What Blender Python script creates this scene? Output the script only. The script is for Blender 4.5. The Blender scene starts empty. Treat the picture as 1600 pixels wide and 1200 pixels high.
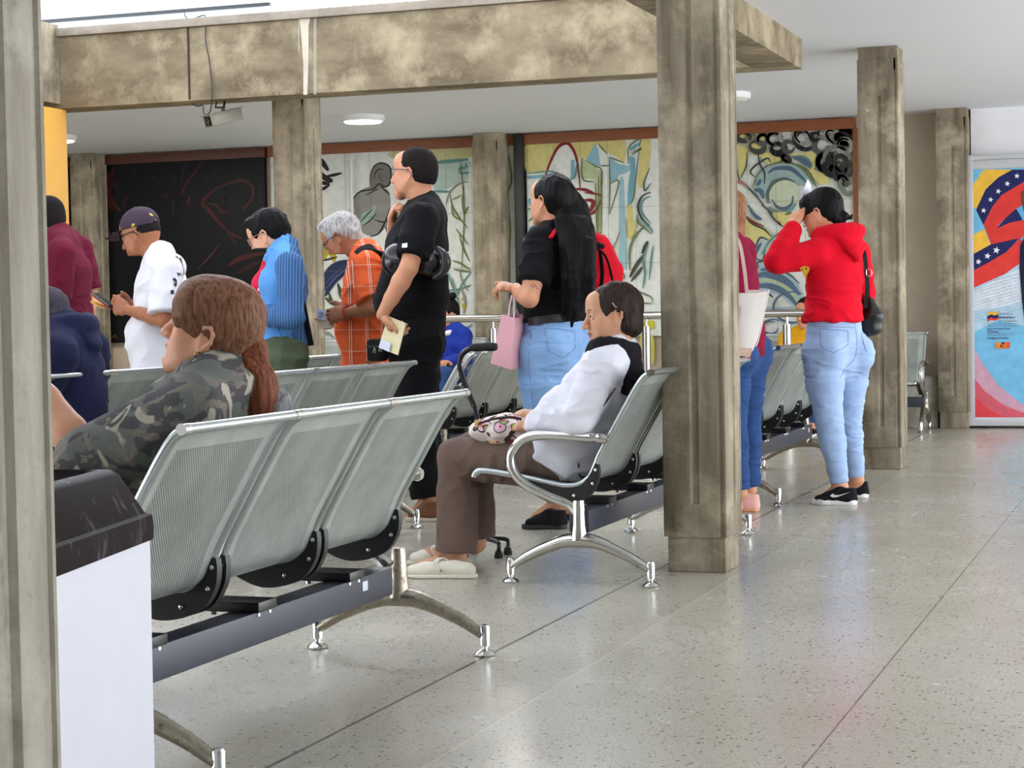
import bpy, bmesh, math, random
import numpy as np
from mathutils import Vector, Matrix, Quaternion
random.seed(7)
RNG = np.random.default_rng(11)
SC = bpy.context.scene
COL = SC.collection
PI = math.pi

# ------------------------------------------------------------------ camera model (world metres; +Y runs along the bench rows)
F_PX = 2992.614
D_FWD = np.array([0.3316357, -0.04125762, 0.94250495])
D_RGT = np.array([0.94323799, -0.00443877, -0.33208793])
D_UP = np.array([-0.01788472, -0.99913868, -0.0374437])
CAM_R = np.stack([D_RGT, D_FWD, D_UP])
CAM_H = 1.0
def ray(px, py): return CAM_R @ np.array([px - 800.0, py - 600.0, F_PX])
def at(px, py, Y):
    v = ray(px, py); t = Y / v[1]
    return np.array([v[0] * t, Y, CAM_H + v[2] * t])
def atx(px, py, X):
    v = ray(px, py); t = X / v[0]
    return np.array([X, v[1] * t, CAM_H + v[2] * t])
def atz(px, py, z=0.0):
    v = ray(px, py); t = (z - CAM_H) / v[2]
    return np.array([v[0] * t, v[1] * t, z])

# ------------------------------------------------------------------ colours and materials
def lin(c):
    c = c / 255.0
    return c / 12.92 if c <= 0.04045 else ((c + 0.055) / 1.055) ** 2.4
def rgb(r, g, b): return (lin(r), lin(g), lin(b), 1.0)

class NT:
    def __init__(s, name):
        s.m = bpy.data.materials.new(name); s.m.use_nodes = True
        s.n = s.m.node_tree.nodes; s.l = s.m.node_tree.links
        s.b = s.n['Principled BSDF']; s.out = s.n['Material Output']
    def new(s, t, **kw):
        nd = s.n.new(t)
        for k, v in kw.items():
            if k == 'ins':
                for kk, vv in v.items():
                    if isinstance(vv, bpy.types.NodeSocket): s.l.new(vv, nd.inputs[kk])
                    else: nd.inputs[kk].default_value = vv
            else: setattr(nd, k, v)
        return nd
    def coord(s, kind='Object', scale=(1, 1, 1)):
        tc = s.new('ShaderNodeTexCoord')
        mp = s.new('ShaderNodeMapping', ins={'Vector': tc.outputs[kind], 'Scale': scale})
        return mp.outputs[0]
    def noise(s, vec, scale=5, detail=4, rough=0.55, dist=0.0):
        return s.new('ShaderNodeTexNoise', ins={'Vector': vec, 'Scale': scale, 'Detail': detail, 'Roughness': rough, 'Distortion': dist}).outputs['Fac']
    def ramp(s, fac, stops, interp='LINEAR'):
        r = s.new('ShaderNodeValToRGB', ins={'Fac': fac}); cr = r.color_ramp; cr.interpolation = interp
        while len(cr.elements) < len(stops): cr.elements.new(0.5)
        for e, (p, c) in zip(cr.elements, stops):
            e.position = p; e.color = c if hasattr(c, '__len__') else (c, c, c, 1)
        return r.outputs['Color']
    def mix(s, fac, a, b, mode='MIX'):
        nd = s.new('ShaderNodeMix', data_type='RGBA', blend_type=mode)
        for k, v in ((0, fac), (6, a), (7, b)):
            if isinstance(v, bpy.types.NodeSocket): s.l.new(v, nd.inputs[k])
            else: nd.inputs[k].default_value = v
        return nd.outputs[2]
    def math(s, op, a, b=0.0, c=0.0):
        nd = s.new('ShaderNodeMath', operation=op)
        for k, v in ((0, a), (1, b), (2, c)):
            if isinstance(v, bpy.types.NodeSocket): s.l.new(v, nd.inputs[k])
            else: nd.inputs[k].default_value = v
        return nd.outputs[0]
    def sep(s, vec):
        return s.new('ShaderNodeSeparateXYZ', ins={'Vector': vec}).outputs
    def set(s, **kw):
        names = {'color': 'Base Color', 'rough': 'Roughness', 'metal': 'Metallic', 'alpha': 'Alpha', 'spec': 'Specular IOR Level', 'sheen': 'Sheen Weight', 'coat': 'Coat Weight', 'sss': 'Subsurface Weight'}
        for k, v in kw.items():
            i = s.b.inputs[names[k]]
            if isinstance(v, bpy.types.NodeSocket): s.l.new(v, i)
            else: i.default_value = v
    def bump(s, h, strength=0.3, dist=0.01):
        bp = s.new('ShaderNodeBump', ins={'Height': h, 'Strength': strength, 'Distance': dist})
        s.l.new(bp.outputs[0], s.b.inputs['Normal'])

MATS = {}
def flat(name, col, rough=0.5, metal=0.0, spec=0.5, var=0.0, vscale=8.0, emit=0.0, coat=0.0):
    if name in MATS: return MATS[name]
    t = NT(name)
    if var > 0:
        n = t.noise(t.coord(), vscale, 5)
        c = t.mix(t.ramp(n, [(0.3, 0.0), (0.7, 1.0)]), tuple(x * (1 - var) for x in col[:3]) + (1,), tuple(min(1, x * (1 + var)) for x in col[:3]) + (1,))
        t.set(color=c)
    else: t.set(color=col)
    t.set(rough=rough, metal=metal, spec=spec, coat=coat)
    if emit > 0:
        t.b.inputs['Emission Color'].default_value = col; t.b.inputs['Emission Strength'].default_value = emit
    MATS[name] = t.m
    return t.m

def cloth(name, col, var=0.12, rough=0.9, weave=900.0, rib=None, sheen=0.03):
    if name in MATS: return MATS[name]
    t = NT(name); v = t.coord()
    n = t.noise(v, 14, 4)
    c = t.mix(t.ramp(n, [(0.3, 0.0), (0.7, 1.0)]), tuple(x * (1 - var) for x in col[:3]) + (1,), tuple(min(1, x * (1 + var)) for x in col[:3]) + (1,))
    t.set(color=c, rough=rough, spec=0.12, sheen=sheen)
    h = t.noise(v, weave * 0.3, 2)
    t.bump(h, 0.12, 0.002)
    MATS[name] = t.m
    return t.m

def skin(name, col, blush=0.18):
    if name in MATS: return MATS[name]
    t = NT(name); v = t.coord()
    n = t.noise(v, 22, 5, 0.6)
    red = (min(1, col[0] * 1.05), col[1] * 0.82, col[2] * 0.76, 1)
    drk = (col[0] * 0.85, col[1] * 0.8, col[2] * 0.8, 1)
    c = t.mix(t.ramp(n, [(0.35, 0.0), (0.75, blush * 3)]), col, red)
    n2 = t.noise(v, 7, 3)
    c = t.mix(t.ramp(n2, [(0.45, 0.0), (0.8, 0.5)]), c, drk)
    t.set(color=c, rough=0.5, spec=0.35, sss=0.08)
    t.b.inputs['Subsurface Radius'].default_value = (0.012, 0.005, 0.003)
    t.bump(t.noise(v, 260, 3), 0.12, 0.002)
    MATS[name] = t.m
    return t.m

def hairmat(name, col, col2, rough=0.42, stretch=(60, 60, 6), rot=(0, 0, 0)):
    if name in MATS: return MATS[name]
    t = NT(name)
    tc = t.new('ShaderNodeTexCoord')
    mp = t.new('ShaderNodeMapping', ins={'Vector': tc.outputs['Object'], 'Scale': stretch, 'Rotation': rot})
    n = t.noise(mp.outputs[0], 2.2, 4, 0.6, 0.4)
    c = t.mix(t.ramp(n, [(0.3, 0.0), (0.7, 1.0)]), col, col2)
    t.set(color=c, rough=rough + .12, spec=0.12)
    t.bump(n, 0.5, 0.006)
    MATS[name] = t.m
    return t.m

# ------------------------------------------------------------------ mesh builder
def nrm(v):
    v = np.asarray(v, float); l = np.linalg.norm(v)
    return v / l if l > 1e-9 else v
def crom(P, n=8, closed=False):
    """Catmull-Rom through the points P."""
    P = [np.asarray(p, float) for p in P]
    if len(P) < 3 and not closed: return [P[0] + (P[-1] - P[0]) * i / n for i in range(n + 1)]
    out = []; m = len(P)
    rng = range(m) if closed else range(m - 1)
    for i in rng:
        if closed: a, b, c, d = P[i - 1], P[i], P[(i + 1) % m], P[(i + 2) % m]
        else:
            b, c = P[i], P[i + 1]
            a = P[i - 1] if i > 0 else 2 * b - c
            d = P[i + 2] if i + 2 < m else 2 * c - b
        for k in range(n):
            t = k / n
            out.append(0.5 * (2 * b + (c - a) * t + (2 * a - 5 * b + 4 * c - d) * t * t + (3 * b - a - 3 * c + d) * t ** 3))
    if not closed: out.append(P[-1])
    return out

class MB:
    def __init__(s): s.v = []; s.f = []; s.m = []; s.uv = None
    def add(s, vs, fs, mi=0):
        b = len(s.v); s.v.extend([tuple(map(float, p)) for p in vs]); s.f.extend([tuple(b + i for i in q) for q in fs]); s.m.extend([mi] * len(fs)); return s
    def box(s, lo, hi, mi=0, bev=0.0, M=None):
        lo = np.array(lo, float); hi = np.array(hi, float)
        bm = bmesh.new(); bmesh.ops.create_cube(bm, size=1.0)
        for v in bm.verts: v.co = Vector(((lo + hi) / 2 + np.array(v.co) * (hi - lo)))
        if bev > 0: bmesh.ops.bevel(bm, geom=bm.edges[:], offset=bev, segments=2, affect='EDGES', profile=0.6)
        bm.verts.index_update()
        vs = [np.array(v.co) for v in bm.verts]
        if M is not None: vs = [np.array(M @ Vector(v)) for v in vs]
        s.add(vs, [[v.index for v in f.verts] for f in bm.faces], mi); bm.free(); return s
    def tube(s, pts, r, seg=10, mi=0, closed=False, cap=True, flatv=None, ref=None):
        """Sweep a circle (or an ellipse: flatv = (a, b)) along the points; r a number or one per point."""
        P = [np.asarray(p, float) for p in pts]; n = len(P)
        R = [r] * n if np.isscalar(r) else list(r)
        T = []
        for i in range(n):
            if closed: t = P[(i + 1) % n] - P[i - 1]
            else: t = P[min(i + 1, n - 1)] - P[max(i - 1, 0)]
            T.append(nrm(t))
        a = np.array(ref if ref is not None else ((0, 0, 1) if abs(T[0][2]) < 0.9 else (1, 0, 0)), float)
        N = nrm(a - T[0] * np.dot(a, T[0])); vs = []
        for i in range(n):
            if ref is not None:
                N2 = np.array(ref, float) - T[i] * np.dot(ref, T[i])
                if np.linalg.norm(N2) > 1e-3: N = nrm(N2)
            else: N = nrm(N - T[i] * np.dot(N, T[i]))
            B = np.cross(T[i], N); fa, fb = flatv if flatv else (1, 1)
            for k in range(seg):
                an = 2 * PI * k / seg
                vs.append(P[i] + R[i] * (fa * math.cos(an) * N + fb * math.sin(an) * B))
        fs = []
        for i in range(n if closed else n - 1):
            j = (i + 1) % n
            for k in range(seg):
                l = (k + 1) % seg
                fs.append((i * seg + k, i * seg + l, j * seg + l, j * seg + k))
        if cap and not closed:
            fs.append(tuple(range(seg - 1, -1, -1))); fs.append(tuple((n - 1) * seg + k for k in range(seg)))
        return s.add(vs, fs, mi)
    def prism(s, poly, a, b, axis=1, mi=0):
        """A 2D polygon (in the two other axes) extruded from a to b along axis."""
        n = len(poly); o = [i for i in range(3) if i != axis]; vs = []
        for val in (a, b):
            for p in poly:
                q = [0, 0, 0]; q[axis] = val; q[o[0]] = p[0]; q[o[1]] = p[1]; vs.append(q)
        fs = [tuple(range(n)), tuple(range(2 * n - 1, n - 1, -1))]
        fs += [(i, i + n, (i + 1) % n + n, (i + 1) % n) for i in range(n)]
        return s.add(vs, fs, mi)
    def lathe(s, prof, c=(0, 0, 0), seg=20, mi=0, M=None):
        vs = []; n = len(prof)
        for r, z in prof:
            for k in range(seg):
                an = 2 * PI * k / seg; vs.append((c[0] + r * math.cos(an), c[1] + r * math.sin(an), c[2] + z))
        if M is not None: vs = [np.array(M @ Vector(v)) for v in vs]
        fs = [(i * seg + k, i * seg + (k + 1) % seg, (i + 1) * seg + (k + 1) % seg, (i + 1) * seg + k) for i in range(n - 1) for k in range(seg)]
        fs += [tuple(range(seg - 1, -1, -1)), tuple((n - 1) * seg + k for k in range(seg))]
        return s.add(vs, fs, mi)
    def ell(s, c, rad, seg=16, rings=10, mi=0, M=None):
        c = np.array(c, float); vs = []; fs = []
        for i in range(rings + 1):
            th = PI * i / rings
            for k in range(seg):
                an = 2 * PI * k / seg
                p = np.array([math.sin(th) * math.cos(an), math.sin(th) * math.sin(an), math.cos(th)]) * np.array(rad)
                if M is not None: p = M @ p
                vs.append(c + p)
        for i in range(rings):
            for k in range(seg):
                l = (k + 1) % seg; fs.append((i * seg + k, (i + 1) * seg + k, (i + 1) * seg + l, i * seg + l))
        return s.add(vs, fs, mi)
    def sheet(s, grid, th=0.003, mi=0):
        """A rows x cols grid of points given thickness th along its normals."""
        G = np.array(grid, float); n, m = G.shape[:2]
        du = np.gradient(G, axis=1); dv = np.gradient(G, axis=0); N = np.cross(du, dv); N /= (np.linalg.norm(N, axis=2, keepdims=True) + 1e-12)
        A = G + N * th / 2; B = G - N * th / 2
        vs = list(A.reshape(-1, 3)) + list(B.reshape(-1, 3)); o = n * m; fs = []
        for i in range(n - 1):
            for j in range(m - 1):
                q = (i * m + j, i * m + j + 1, (i + 1) * m + j + 1, (i + 1) * m + j)
                fs.append(q); fs.append(tuple(o + x for x in reversed(q)))
        def edge(a, b): fs.append((a, o + a, o + b, b))
        for j in range(m - 1): edge(j, j + 1); edge((n - 1) * m + j + 1, (n - 1) * m + j)
        for i in range(n - 1): edge((i + 1) * m, i * m); edge(i * m + m - 1, (i + 1) * m + m - 1)
        return s.add(vs, fs, mi)
    def xf(s, M):
        s.v = [tuple(M @ Vector(v)) for v in s.v]; return s
    def build(s, name, mats, parent=None, smooth=True, angle=40, origin=None):
        me = bpy.data.meshes.new(name)
        V = s.v
        if origin is not None: V = [(v[0] - origin[0], v[1] - origin[1], v[2] - origin[2]) for v in V]
        me.from_pydata(V, [], s.f); me.validate()
        if not isinstance(mats, (list, tuple)): mats = [mats]
        for m in mats: me.materials.append(m)
        if len(me.polygons) == len(s.m): me.polygons.foreach_set('material_index', s.m)
        if smooth:
            me.polygons.foreach_set('use_smooth', [True] * len(me.polygons)); me.set_sharp_from_angle(angle=math.radians(angle))
        bm = bmesh.new(); bm.from_mesh(me); bmesh.ops.recalc_face_normals(bm, faces=bm.faces[:]); bm.to_mesh(me); bm.free()
        o = bpy.data.objects.new(name, me); COL.objects.link(o)
        if parent is not None: o.parent = parent
        if origin is not None: o.location = tuple(origin)
        return o

def tag(o, label, cat, group=None, kind=None):
    if label: o['label'] = label
    if cat: o['category'] = cat
    if group: o['group'] = group
    if kind: o['kind'] = kind
    return o
def empty(name, loc=(0, 0, 0), rz=0.0):
    o = bpy.data.objects.new(name, None); COL.objects.link(o); o.empty_display_size = 0.1
    o.location = tuple(float(x) for x in loc); o.rotation_euler = (0, 0, rz); return o
def struct(o): o['kind'] = 'structure'; return o
def kids(o): return [c for c in bpy.data.objects if c.parent == o]
def copy_tree(o, parent=None):
    c = o.copy(); COL.objects.link(c)
    if parent is not None: c.parent = parent
    for ch in kids(o): copy_tree(ch, c)
    return c
# ------------------------------------------------------------------ setting materials
def m_concrete(name, base, dark, light, streak=True, seed=0.0, spots=0.35):
    t = NT(name)
    tc = t.new('ShaderNodeTexCoord')
    def mp(scale, loc=(seed, seed * 2, seed * 3)):
        return t.new('ShaderNodeMapping', ins={'Vector': tc.outputs['Object'], 'Scale': scale, 'Location': loc}).outputs[0]
    sc = (7, 7, 0.9) if streak else (1.2, 3, 2.6)
    a = t.noise(mp(sc), 1.6, 6, 0.64, 0.1)
    b = t.noise(mp((1, 1, 1)), 3.4, 8, 0.68, 0.15)
    c = t.noise(mp((1, 1, 1)), 38, 4, 0.6)
    col = t.mix(t.ramp(a, [(0.34, 0.0), (0.62, 1.0)]), dark, base)
    col = t.mix(t.ramp(b, [(0.47, 0.0), (0.64, 0.85)]), col, light)
    col = t.mix(t.ramp(c, [(0.60, 0.0), (0.78, 0.3)]), col, tuple(x * 0.45 for x in dark[:3]) + (1,))
    v = t.new('ShaderNodeTexVoronoi', ins={'Vector': mp((1, 1, 1)), 'Scale': 9.0, 'Randomness': 1.0})
    sp = t.math('LESS_THAN', v.outputs['Distance'], t.math('MULTIPLY', t.ramp(t.noise(mp((1, 1, 1)), 12, 5), [(0.52, 0.0), (0.7, 1.0)]), spots * 0.3))
    col = t.mix(sp, col, rgb(196, 190, 172))
    t.set(color=col, rough=0.85, spec=0.25)
    t.bump(t.mix(0.5, b, c), 0.35, 0.01)
    return t.m

CONC = m_concrete('weathered_concrete', rgb(150, 139, 119), rgb(108, 98, 80), rgb(182, 170, 146))
CONC_L = m_concrete('pale_concrete', rgb(180, 174, 158), rgb(140, 132, 116), rgb(198, 194, 180), seed=4.0)
CONC_B = m_concrete('stained_beam_concrete', rgb(146, 133, 108), rgb(106, 95, 76), rgb(176, 163, 134), streak=False, seed=2.0, spots=0.12)
CONC_LIP = m_concrete('lip_concrete', rgb(160, 150, 136), rgb(136, 126, 112), rgb(172, 164, 150), streak=False, seed=7.0, spots=0.1)

def m_floor():
    t = NT('terrazzo'); v = t.coord('Object')
    big = t.noise(v, 0.7, 4)
    base = t.mix(t.ramp(big, [(0.3, 0.0), (0.7, 1.0)]), rgb(188, 182, 166), rgb(205, 201, 188))
    fine = t.noise(v, 110, 4, 0.75)
    base = t.mix(t.ramp(fine, [(0.36, 0.5), (0.62, 0.0)]), base, rgb(146, 138, 122))
    for sc_, th, keep, colr, amt in ((62.0, 0.34, 0.45, rgb(70, 63, 56), 0.9), (110.0, 0.34, 0.35, rgb(104, 96, 86), 0.8), (48.0, 0.26, 0.6, rgb(222, 218, 208), 0.35)):
        vo = t.new('ShaderNodeTexVoronoi', ins={'Vector': v, 'Scale': sc_, 'Randomness': 1.0}); cs = t.sep(vo.outputs['Color'])
        chip = t.math('LESS_THAN', vo.outputs['Distance'], t.math('MULTIPLY', cs[0], th))
        base = t.mix(t.math('MULTIPLY', t.math('MULTIPLY', chip, t.math('GREATER_THAN', cs[1], keep)), amt), base, colr)
    s = t.sep(v)
    def band(c, x0, w): return t.math('LESS_THAN', t.math('ABSOLUTE', t.math('SUBTRACT', c, x0)), w)
    # darker field under the benches, left of the light divider strip
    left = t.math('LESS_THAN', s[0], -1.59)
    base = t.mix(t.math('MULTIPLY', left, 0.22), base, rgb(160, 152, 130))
    lines = t.math('ADD', t.math('MULTIPLY', band(s[0], -1.928, 0.0055), 0.85), t.math('MULTIPLY', band(s[0], -0.79, 0.0022), 0.75))
    for k in (0.01, 0.81, 1.61, 2.41): lines = t.math('ADD', lines, t.math('MULTIPLY', band(s[0], k, 0.002), 0.7))
    fy = t.math('FRACT', t.math('DIVIDE', t.math('ADD', s[1], 0.18), 0.8))
    right = t.math('GREATER_THAN', s[0], -1.59)
    lines = t.math('ADD', lines, t.math('MULTIPLY', t.math('MULTIPLY', t.math('LESS_THAN', fy, 0.004), right), 0.3))
    base = t.mix(t.math('MINIMUM', lines, 1.0), base, rgb(64, 57, 50))
    base = t.mix(t.math('MULTIPLY', band(s[0], -1.592, 0.003), 0.6), base, rgb(216, 206, 184))
    t.set(color=base, spec=0.5)
    t.set(rough=t.ramp(t.noise(v, 2.3, 5), [(0.3, 0.20), (0.7, 0.30)]))
    return t.m
def m_paint(name, c1, c2, sc=0.6, rough=0.7):
    t = NT(name); v = t.coord('Object')
    n = t.noise(v, sc, 5, 0.6); n2 = t.noise(v, 60, 3)
    t.set(color=t.mix(t.ramp(n, [(0.3, 0.0), (0.7, 1.0)]), c1, c2), rough=rough, spec=0.3)
    t.bump(n2, 0.15, 0.004)
    return t.m
M_CEIL = m_paint('ceiling_paint', rgb(230, 235, 240), rgb(236, 240, 245))
M_WALLW = m_paint('white_wall_paint', rgb(226, 226, 226), rgb(238, 238, 240), 2.0)
M_WALLB = m_paint('beige_plaster', rgb(182, 168, 148), rgb(196, 182, 160), 3.0)
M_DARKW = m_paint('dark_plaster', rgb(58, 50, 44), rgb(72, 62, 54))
M_ORANGE = m_paint('orange_paint', rgb(226, 168, 74), rgb(236, 180, 86), 2.0, 0.5)
M_WOOD = NT('mural_frame_wood'); _v = M_WOOD.coord('Object', (2, 20, 20))
M_WOOD.set(color=M_WOOD.mix(M_WOOD.noise(_v, 3, 5), rgb(112, 58, 24), rgb(150, 86, 42)), rough=0.5); M_WOOD = M_WOOD.m
M_TILEGROUT = flat('tile_joint', rgb(120, 122, 112), 0.6)
M_STEEL = flat('brushed_steel', rgb(190, 188, 182), 0.22, 1.0)
M_BLACKP = flat('black_plastic', rgb(22, 22, 24), 0.42)
M_BLACKM = flat('black_metal', rgb(18, 18, 20), 0.35)

# ------------------------------------------------------------------ room shell
CZ = 2.57
X_L, X_R, Y_N, Y_W = -13.0, 4.2, -5.0, 16.05
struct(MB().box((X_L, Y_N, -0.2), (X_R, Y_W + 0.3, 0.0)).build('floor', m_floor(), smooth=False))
OX0, OX1, OY0, OY1 = -7.0, -2.38, 2.9, 11.0          # light well in the ceiling
c = MB()
c.box((X_L, Y_N, CZ), (OX0 - 0.25, Y_W + 0.3, CZ + 0.3)); c.box((OX1 + 0.26, Y_N, CZ), (X_R, Y_W + 0.3, CZ + 0.3))
c.box((OX0 - 0.25, OY1 + 0.25, CZ), (OX1 + 0.26, Y_W + 0.3, CZ + 0.3)); c.box((OX0 - 0.25, Y_N, CZ), (OX1 + 0.26, OY0 - 0.25, CZ + 0.3))
struct(c.build('ceiling', M_CEIL, smooth=False))
ZB, ZT = 2.395, 2.865
b = MB()
struct(MB().box((OX0 - 0.25, OY1, ZB), (OX1 + 0.26, OY1 + 0.25, ZT), bev=0.006).build('beam_far', CONC_B))
struct(MB().box((OX1, OY0 - 0.25, ZB), (OX1 + 0.26, OY1 + 0.001, ZT), bev=0.006).build('beam_right', CONC_B))
struct(MB().box((OX0 - 0.25, OY0 - 0.25, ZB + 0.03), (OX0, OY1 + 0.001, ZT + 0.08), bev=0.006).build('beam_left', CONC))
struct(MB().box((OX0, OY0 - 0.25, ZB), (OX1, OY0, ZT), bev=0.006).build('beam_near', CONC_B))
struct(MB().box((OX0 - 0.02, OY1 - 0.03, ZT), (OX1 + 0.26, OY1 + 0.3, ZT + 0.055), bev=0.006).build('beam_lip', CONC_LIP))
# pale lime run down the far beam and a pour joint
p0 = at(478, 20, OY1 - 0.002)
s = MB()
run = [(458, 17), (496, 15), (486, 22), (482, 40), (482, 90), (480, 148), (474, 148), (474, 100), (471, 60), (468, 30), (464, 22)]
ys = OY1 - 0.0025
s.prism([(at(x, y, ys)[0], at(x, y, ys)[2]) for x, y in run], ys, ys + 0.002, 1)
for xx in (490.5, 493, 466.5):
    s.prism([(at(x, y, ys)[0], at(x, y, ys)[2]) for x, y in ((xx, 18), (xx + .9, 18), (xx + .9, 148 if xx > 470 else 80), (xx, 148 if xx > 470 else 80))], ys, ys + 0.002, 1)
struct(s.build('trim_lime_run', flat('lime_stain', rgb(196, 188, 170), 0.8, var=0.1), smooth=False))
pj = at(295, 90, OY1)[0]
struct(MB().box((pj - 0.006, OY1 - 0.006, ZB + .01), (pj + 0.006, OY1 + 0.01, ZT)).build('trim_pour_joint', flat('joint_dark', rgb(58, 46, 38), 0.9), smooth=False))

# walls
struct(MB().box((X_L, Y_W, 0), (X_R, Y_W + 0.3, CZ)).build('wall_back', M_WALLB, smooth=False))
struct(MB().box((X_L - 0.3, 6.5, 0), (X_L, Y_W + 0.3, CZ)).build('wall_left', M_DARKW, smooth=False))  # unseen dark wall added to dim the left; stops short to light faces
struct(MB().box((-1.63, 15.86, 2.16), (X_R, Y_W - 0.001, CZ)).build('wall_right', M_WALLW, smooth=False))
struct(MB().box((-9.6, 15.78, 0), (-1.9, Y_W - 0.001, 0.42), bev=0.01).build('trim_bench_plinth', CONC_L))

struct(MB().box((X_L, Y_N - .3, 0), (X_R, Y_N, CZ)).build('wall_front_blocker', M_WALLW, smooth=False))  # added unseen wall that keeps light off the front of the hall
struct(MB().box((X_R, Y_N - .3, 0), (X_R + .3, 3.0, CZ)).build('wall_right_blocker', M_WALLW, smooth=False))  # added unseen wall, closes the near right side to dim the front
# columns
def pillar(name, cx, cy, w=0.25, mat=CONC, zt=CZ, groove=True):
    h = w / 2; g0, g1, gd = 0.012, 0.012, 0.011
    def sec(h):
        side = [(-h + .012, -h), (-g0 - .006, -h), (-g0 + .004, -h + gd), (g1 - .004, -h + gd), (g1 + .006, -h), (h - .035, -h), (h - .03, -h + .006), (h - .02, -h + .006), (h - .015, -h), (h - .006, -h)]
        out = []
        for k in range(4):
            ca, sa = math.cos(k * PI / 2), math.sin(k * PI / 2)
            out += [(ca * x - sa * y, sa * x + ca * y) for x, y in side]
        return out
    m = MB(); P = [(cx + x, cy + y) for x, y in sec(h)]
    m.prism(P, 0.135, zt - 0.075, 2)
    m.box((cx - h + .012, cy - h + .012, 0), (cx + h - .012, cy + h - .012, 0.2), bev=0.008)
    m.box((cx - h + .006, cy - h + .006, zt - 0.15), (cx + h - .006, cy + h - .006, zt), bev=0.004)
    # the groove is filled near foot and head
    for k in range(4):
        a = k * PI / 2; R = Matrix.Translation((cx, cy, 0)) @ Matrix.Rotation(a, 4, 'Z')
        m.box((-0.02, -h + 0.001, 0.137), (0.02, -h + 0.02, 0.26), M=R); m.box((-0.02, -h + 0.001, zt - 0.30), (0.02, -h + 0.02, zt - 0.08), M=R)
    return struct(m.build(name, mat, angle=30))
pillar('pillar_front', -1.767, 2.415, mat=CONC_L)
pillar('pillar_middle', -1.757, 7.175)
pillar('pillar_right', -1.757, 11.88)
pillar('pillar_corner', -1.765, 15.82)
pc = at(456, 300, 11.78); pillar('pillar_well', pc[0], 11.88)
pc = at(762, 300, 15.78); pillar('pillar_mural', pc[0], 15.87)
pc = at(131, 300, 15.78); pillar('pillar_dark_corner', pc[0], 15.87)
struct(MB().box((OX0 - 0.25, 10.45, 0), (OX0 + 0.008, 11.06, ZB - .002), bev=0.01).build('pillar_orange', M_ORANGE))

struct(MB().box((-11, -1.5, 5.4), (1.0, 11.6, 5.5)).build('roof_light_blocker', M_WALLW, smooth=False))  # added slab out of view, cuts the light falling through the well
# roof parts seen through the light well
struct(MB().box((-9.5, 12.4, 3.02), (-6.2, 12.6, 3.30)).build('trim_roof_parapet', flat('pale_blue_paint', rgb(190, 214, 222), 0.7), smooth=False))
struct(MB().box((-9.5, 12.1, 3.16), (-6.0, 12.13, 3.185)).build('trim_roof_bar', M_BLACKM, smooth=False))

# handrail in front of the mural
def handrail(x0, x1, posts, label):
    Y = 14.5; z = 0.955
    r = empty('handrail', ((x0 + x1) / 2, Y, 0)); tag(r, label, 'railing')
    o = np.array([(x0 + x1) / 2, Y, 0])
    MB().tube([(x0, Y, z), (x1, Y, z)], 0.03, 14).build('rail', M_STEEL, r, origin=None).matrix_parent_inverse = Matrix.Translation(-Vector(o))
    for px in posts:
        q = MB().tube([(px, Y, 0.0), (px, Y, 0.87)], 0.034, 14); q.tube([(px, Y, 0.87), (px, Y, z)], 0.012, 10); q.lathe([(0.07, 0), (0.07, 0.012), (0.036, 0.016)], (px, Y, 0))
        q.build('post', M_STEEL, r).matrix_parent_inverse = Matrix.Translation(-Vector(o))
    return r
handrail(at(487, 500, 14.5)[0], at(1262, 490, 14.5)[0], [at(541, 560, 14.5)[0], at(771, 540, 14.5)[0], at(1010, 540, 14.5)[0], at(1230, 540, 14.5)[0]], 'long stainless steel handrail running in front of the painted tile mural')

# ceiling lights
M_GLOW = flat('lamp_glow', (1, 1, 1, 1), 0.4, emit=6.0)
M_LAMPB = flat('lamp_housing', rgb(232, 232, 230), 0.4)
def ceil_light(px, py, label, lit=True, sx=0.17, sy=0.17):
    p = atz(px, py, CZ)
    r = empty('ceiling_light', p); tag(r, label, 'ceiling light', 'round ceiling lights')
    sq = Matrix.Diagonal((sx / 0.17, sy / 0.17, 1, 1))
    MB().lathe([(0.172, 0.0), (0.172, -0.035), (0.165, -0.045), (0.15, -0.047)], seg=32).xf(sq).build('housing', M_LAMPB, r)
    MB().lathe([(0.155, -0.044), (0.14, -0.055), (0.08, -0.06), (0.001, -0.061)], seg=32).xf(sq).build('diffuser', M_GLOW if lit else flat('lamp_diffuser', rgb(240, 240, 236), 0.3), r)
ceil_light(567, 181, 'lit round ceiling light between the stained beam and the painted tile mural')
ceil_light(1136, 146, 'unlit round ceiling light half hidden behind the middle concrete pillar', False)
ceil_light(88, 212, 'lit ceiling light half hidden by the orange column at the left')

for k_, (lx, ly) in enumerate(((-6.19, 14.08), (-9.03, 14.18), (-4.4, 12.9))):  # first two sit at lit lamps; the last is an added light without fixture
    ld = bpy.data.lights.new('lamp_and_fill_light', 'AREA'); ld.shape = 'DISK'; ld.size = 0.3; ld.energy = 22; ld.color = (1.0, 0.98, 0.94)
    lo_ = bpy.data.objects.new('lamp_and_fill_light', ld); COL.objects.link(lo_); lo_.location = (lx, ly, CZ - 0.07)
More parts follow.
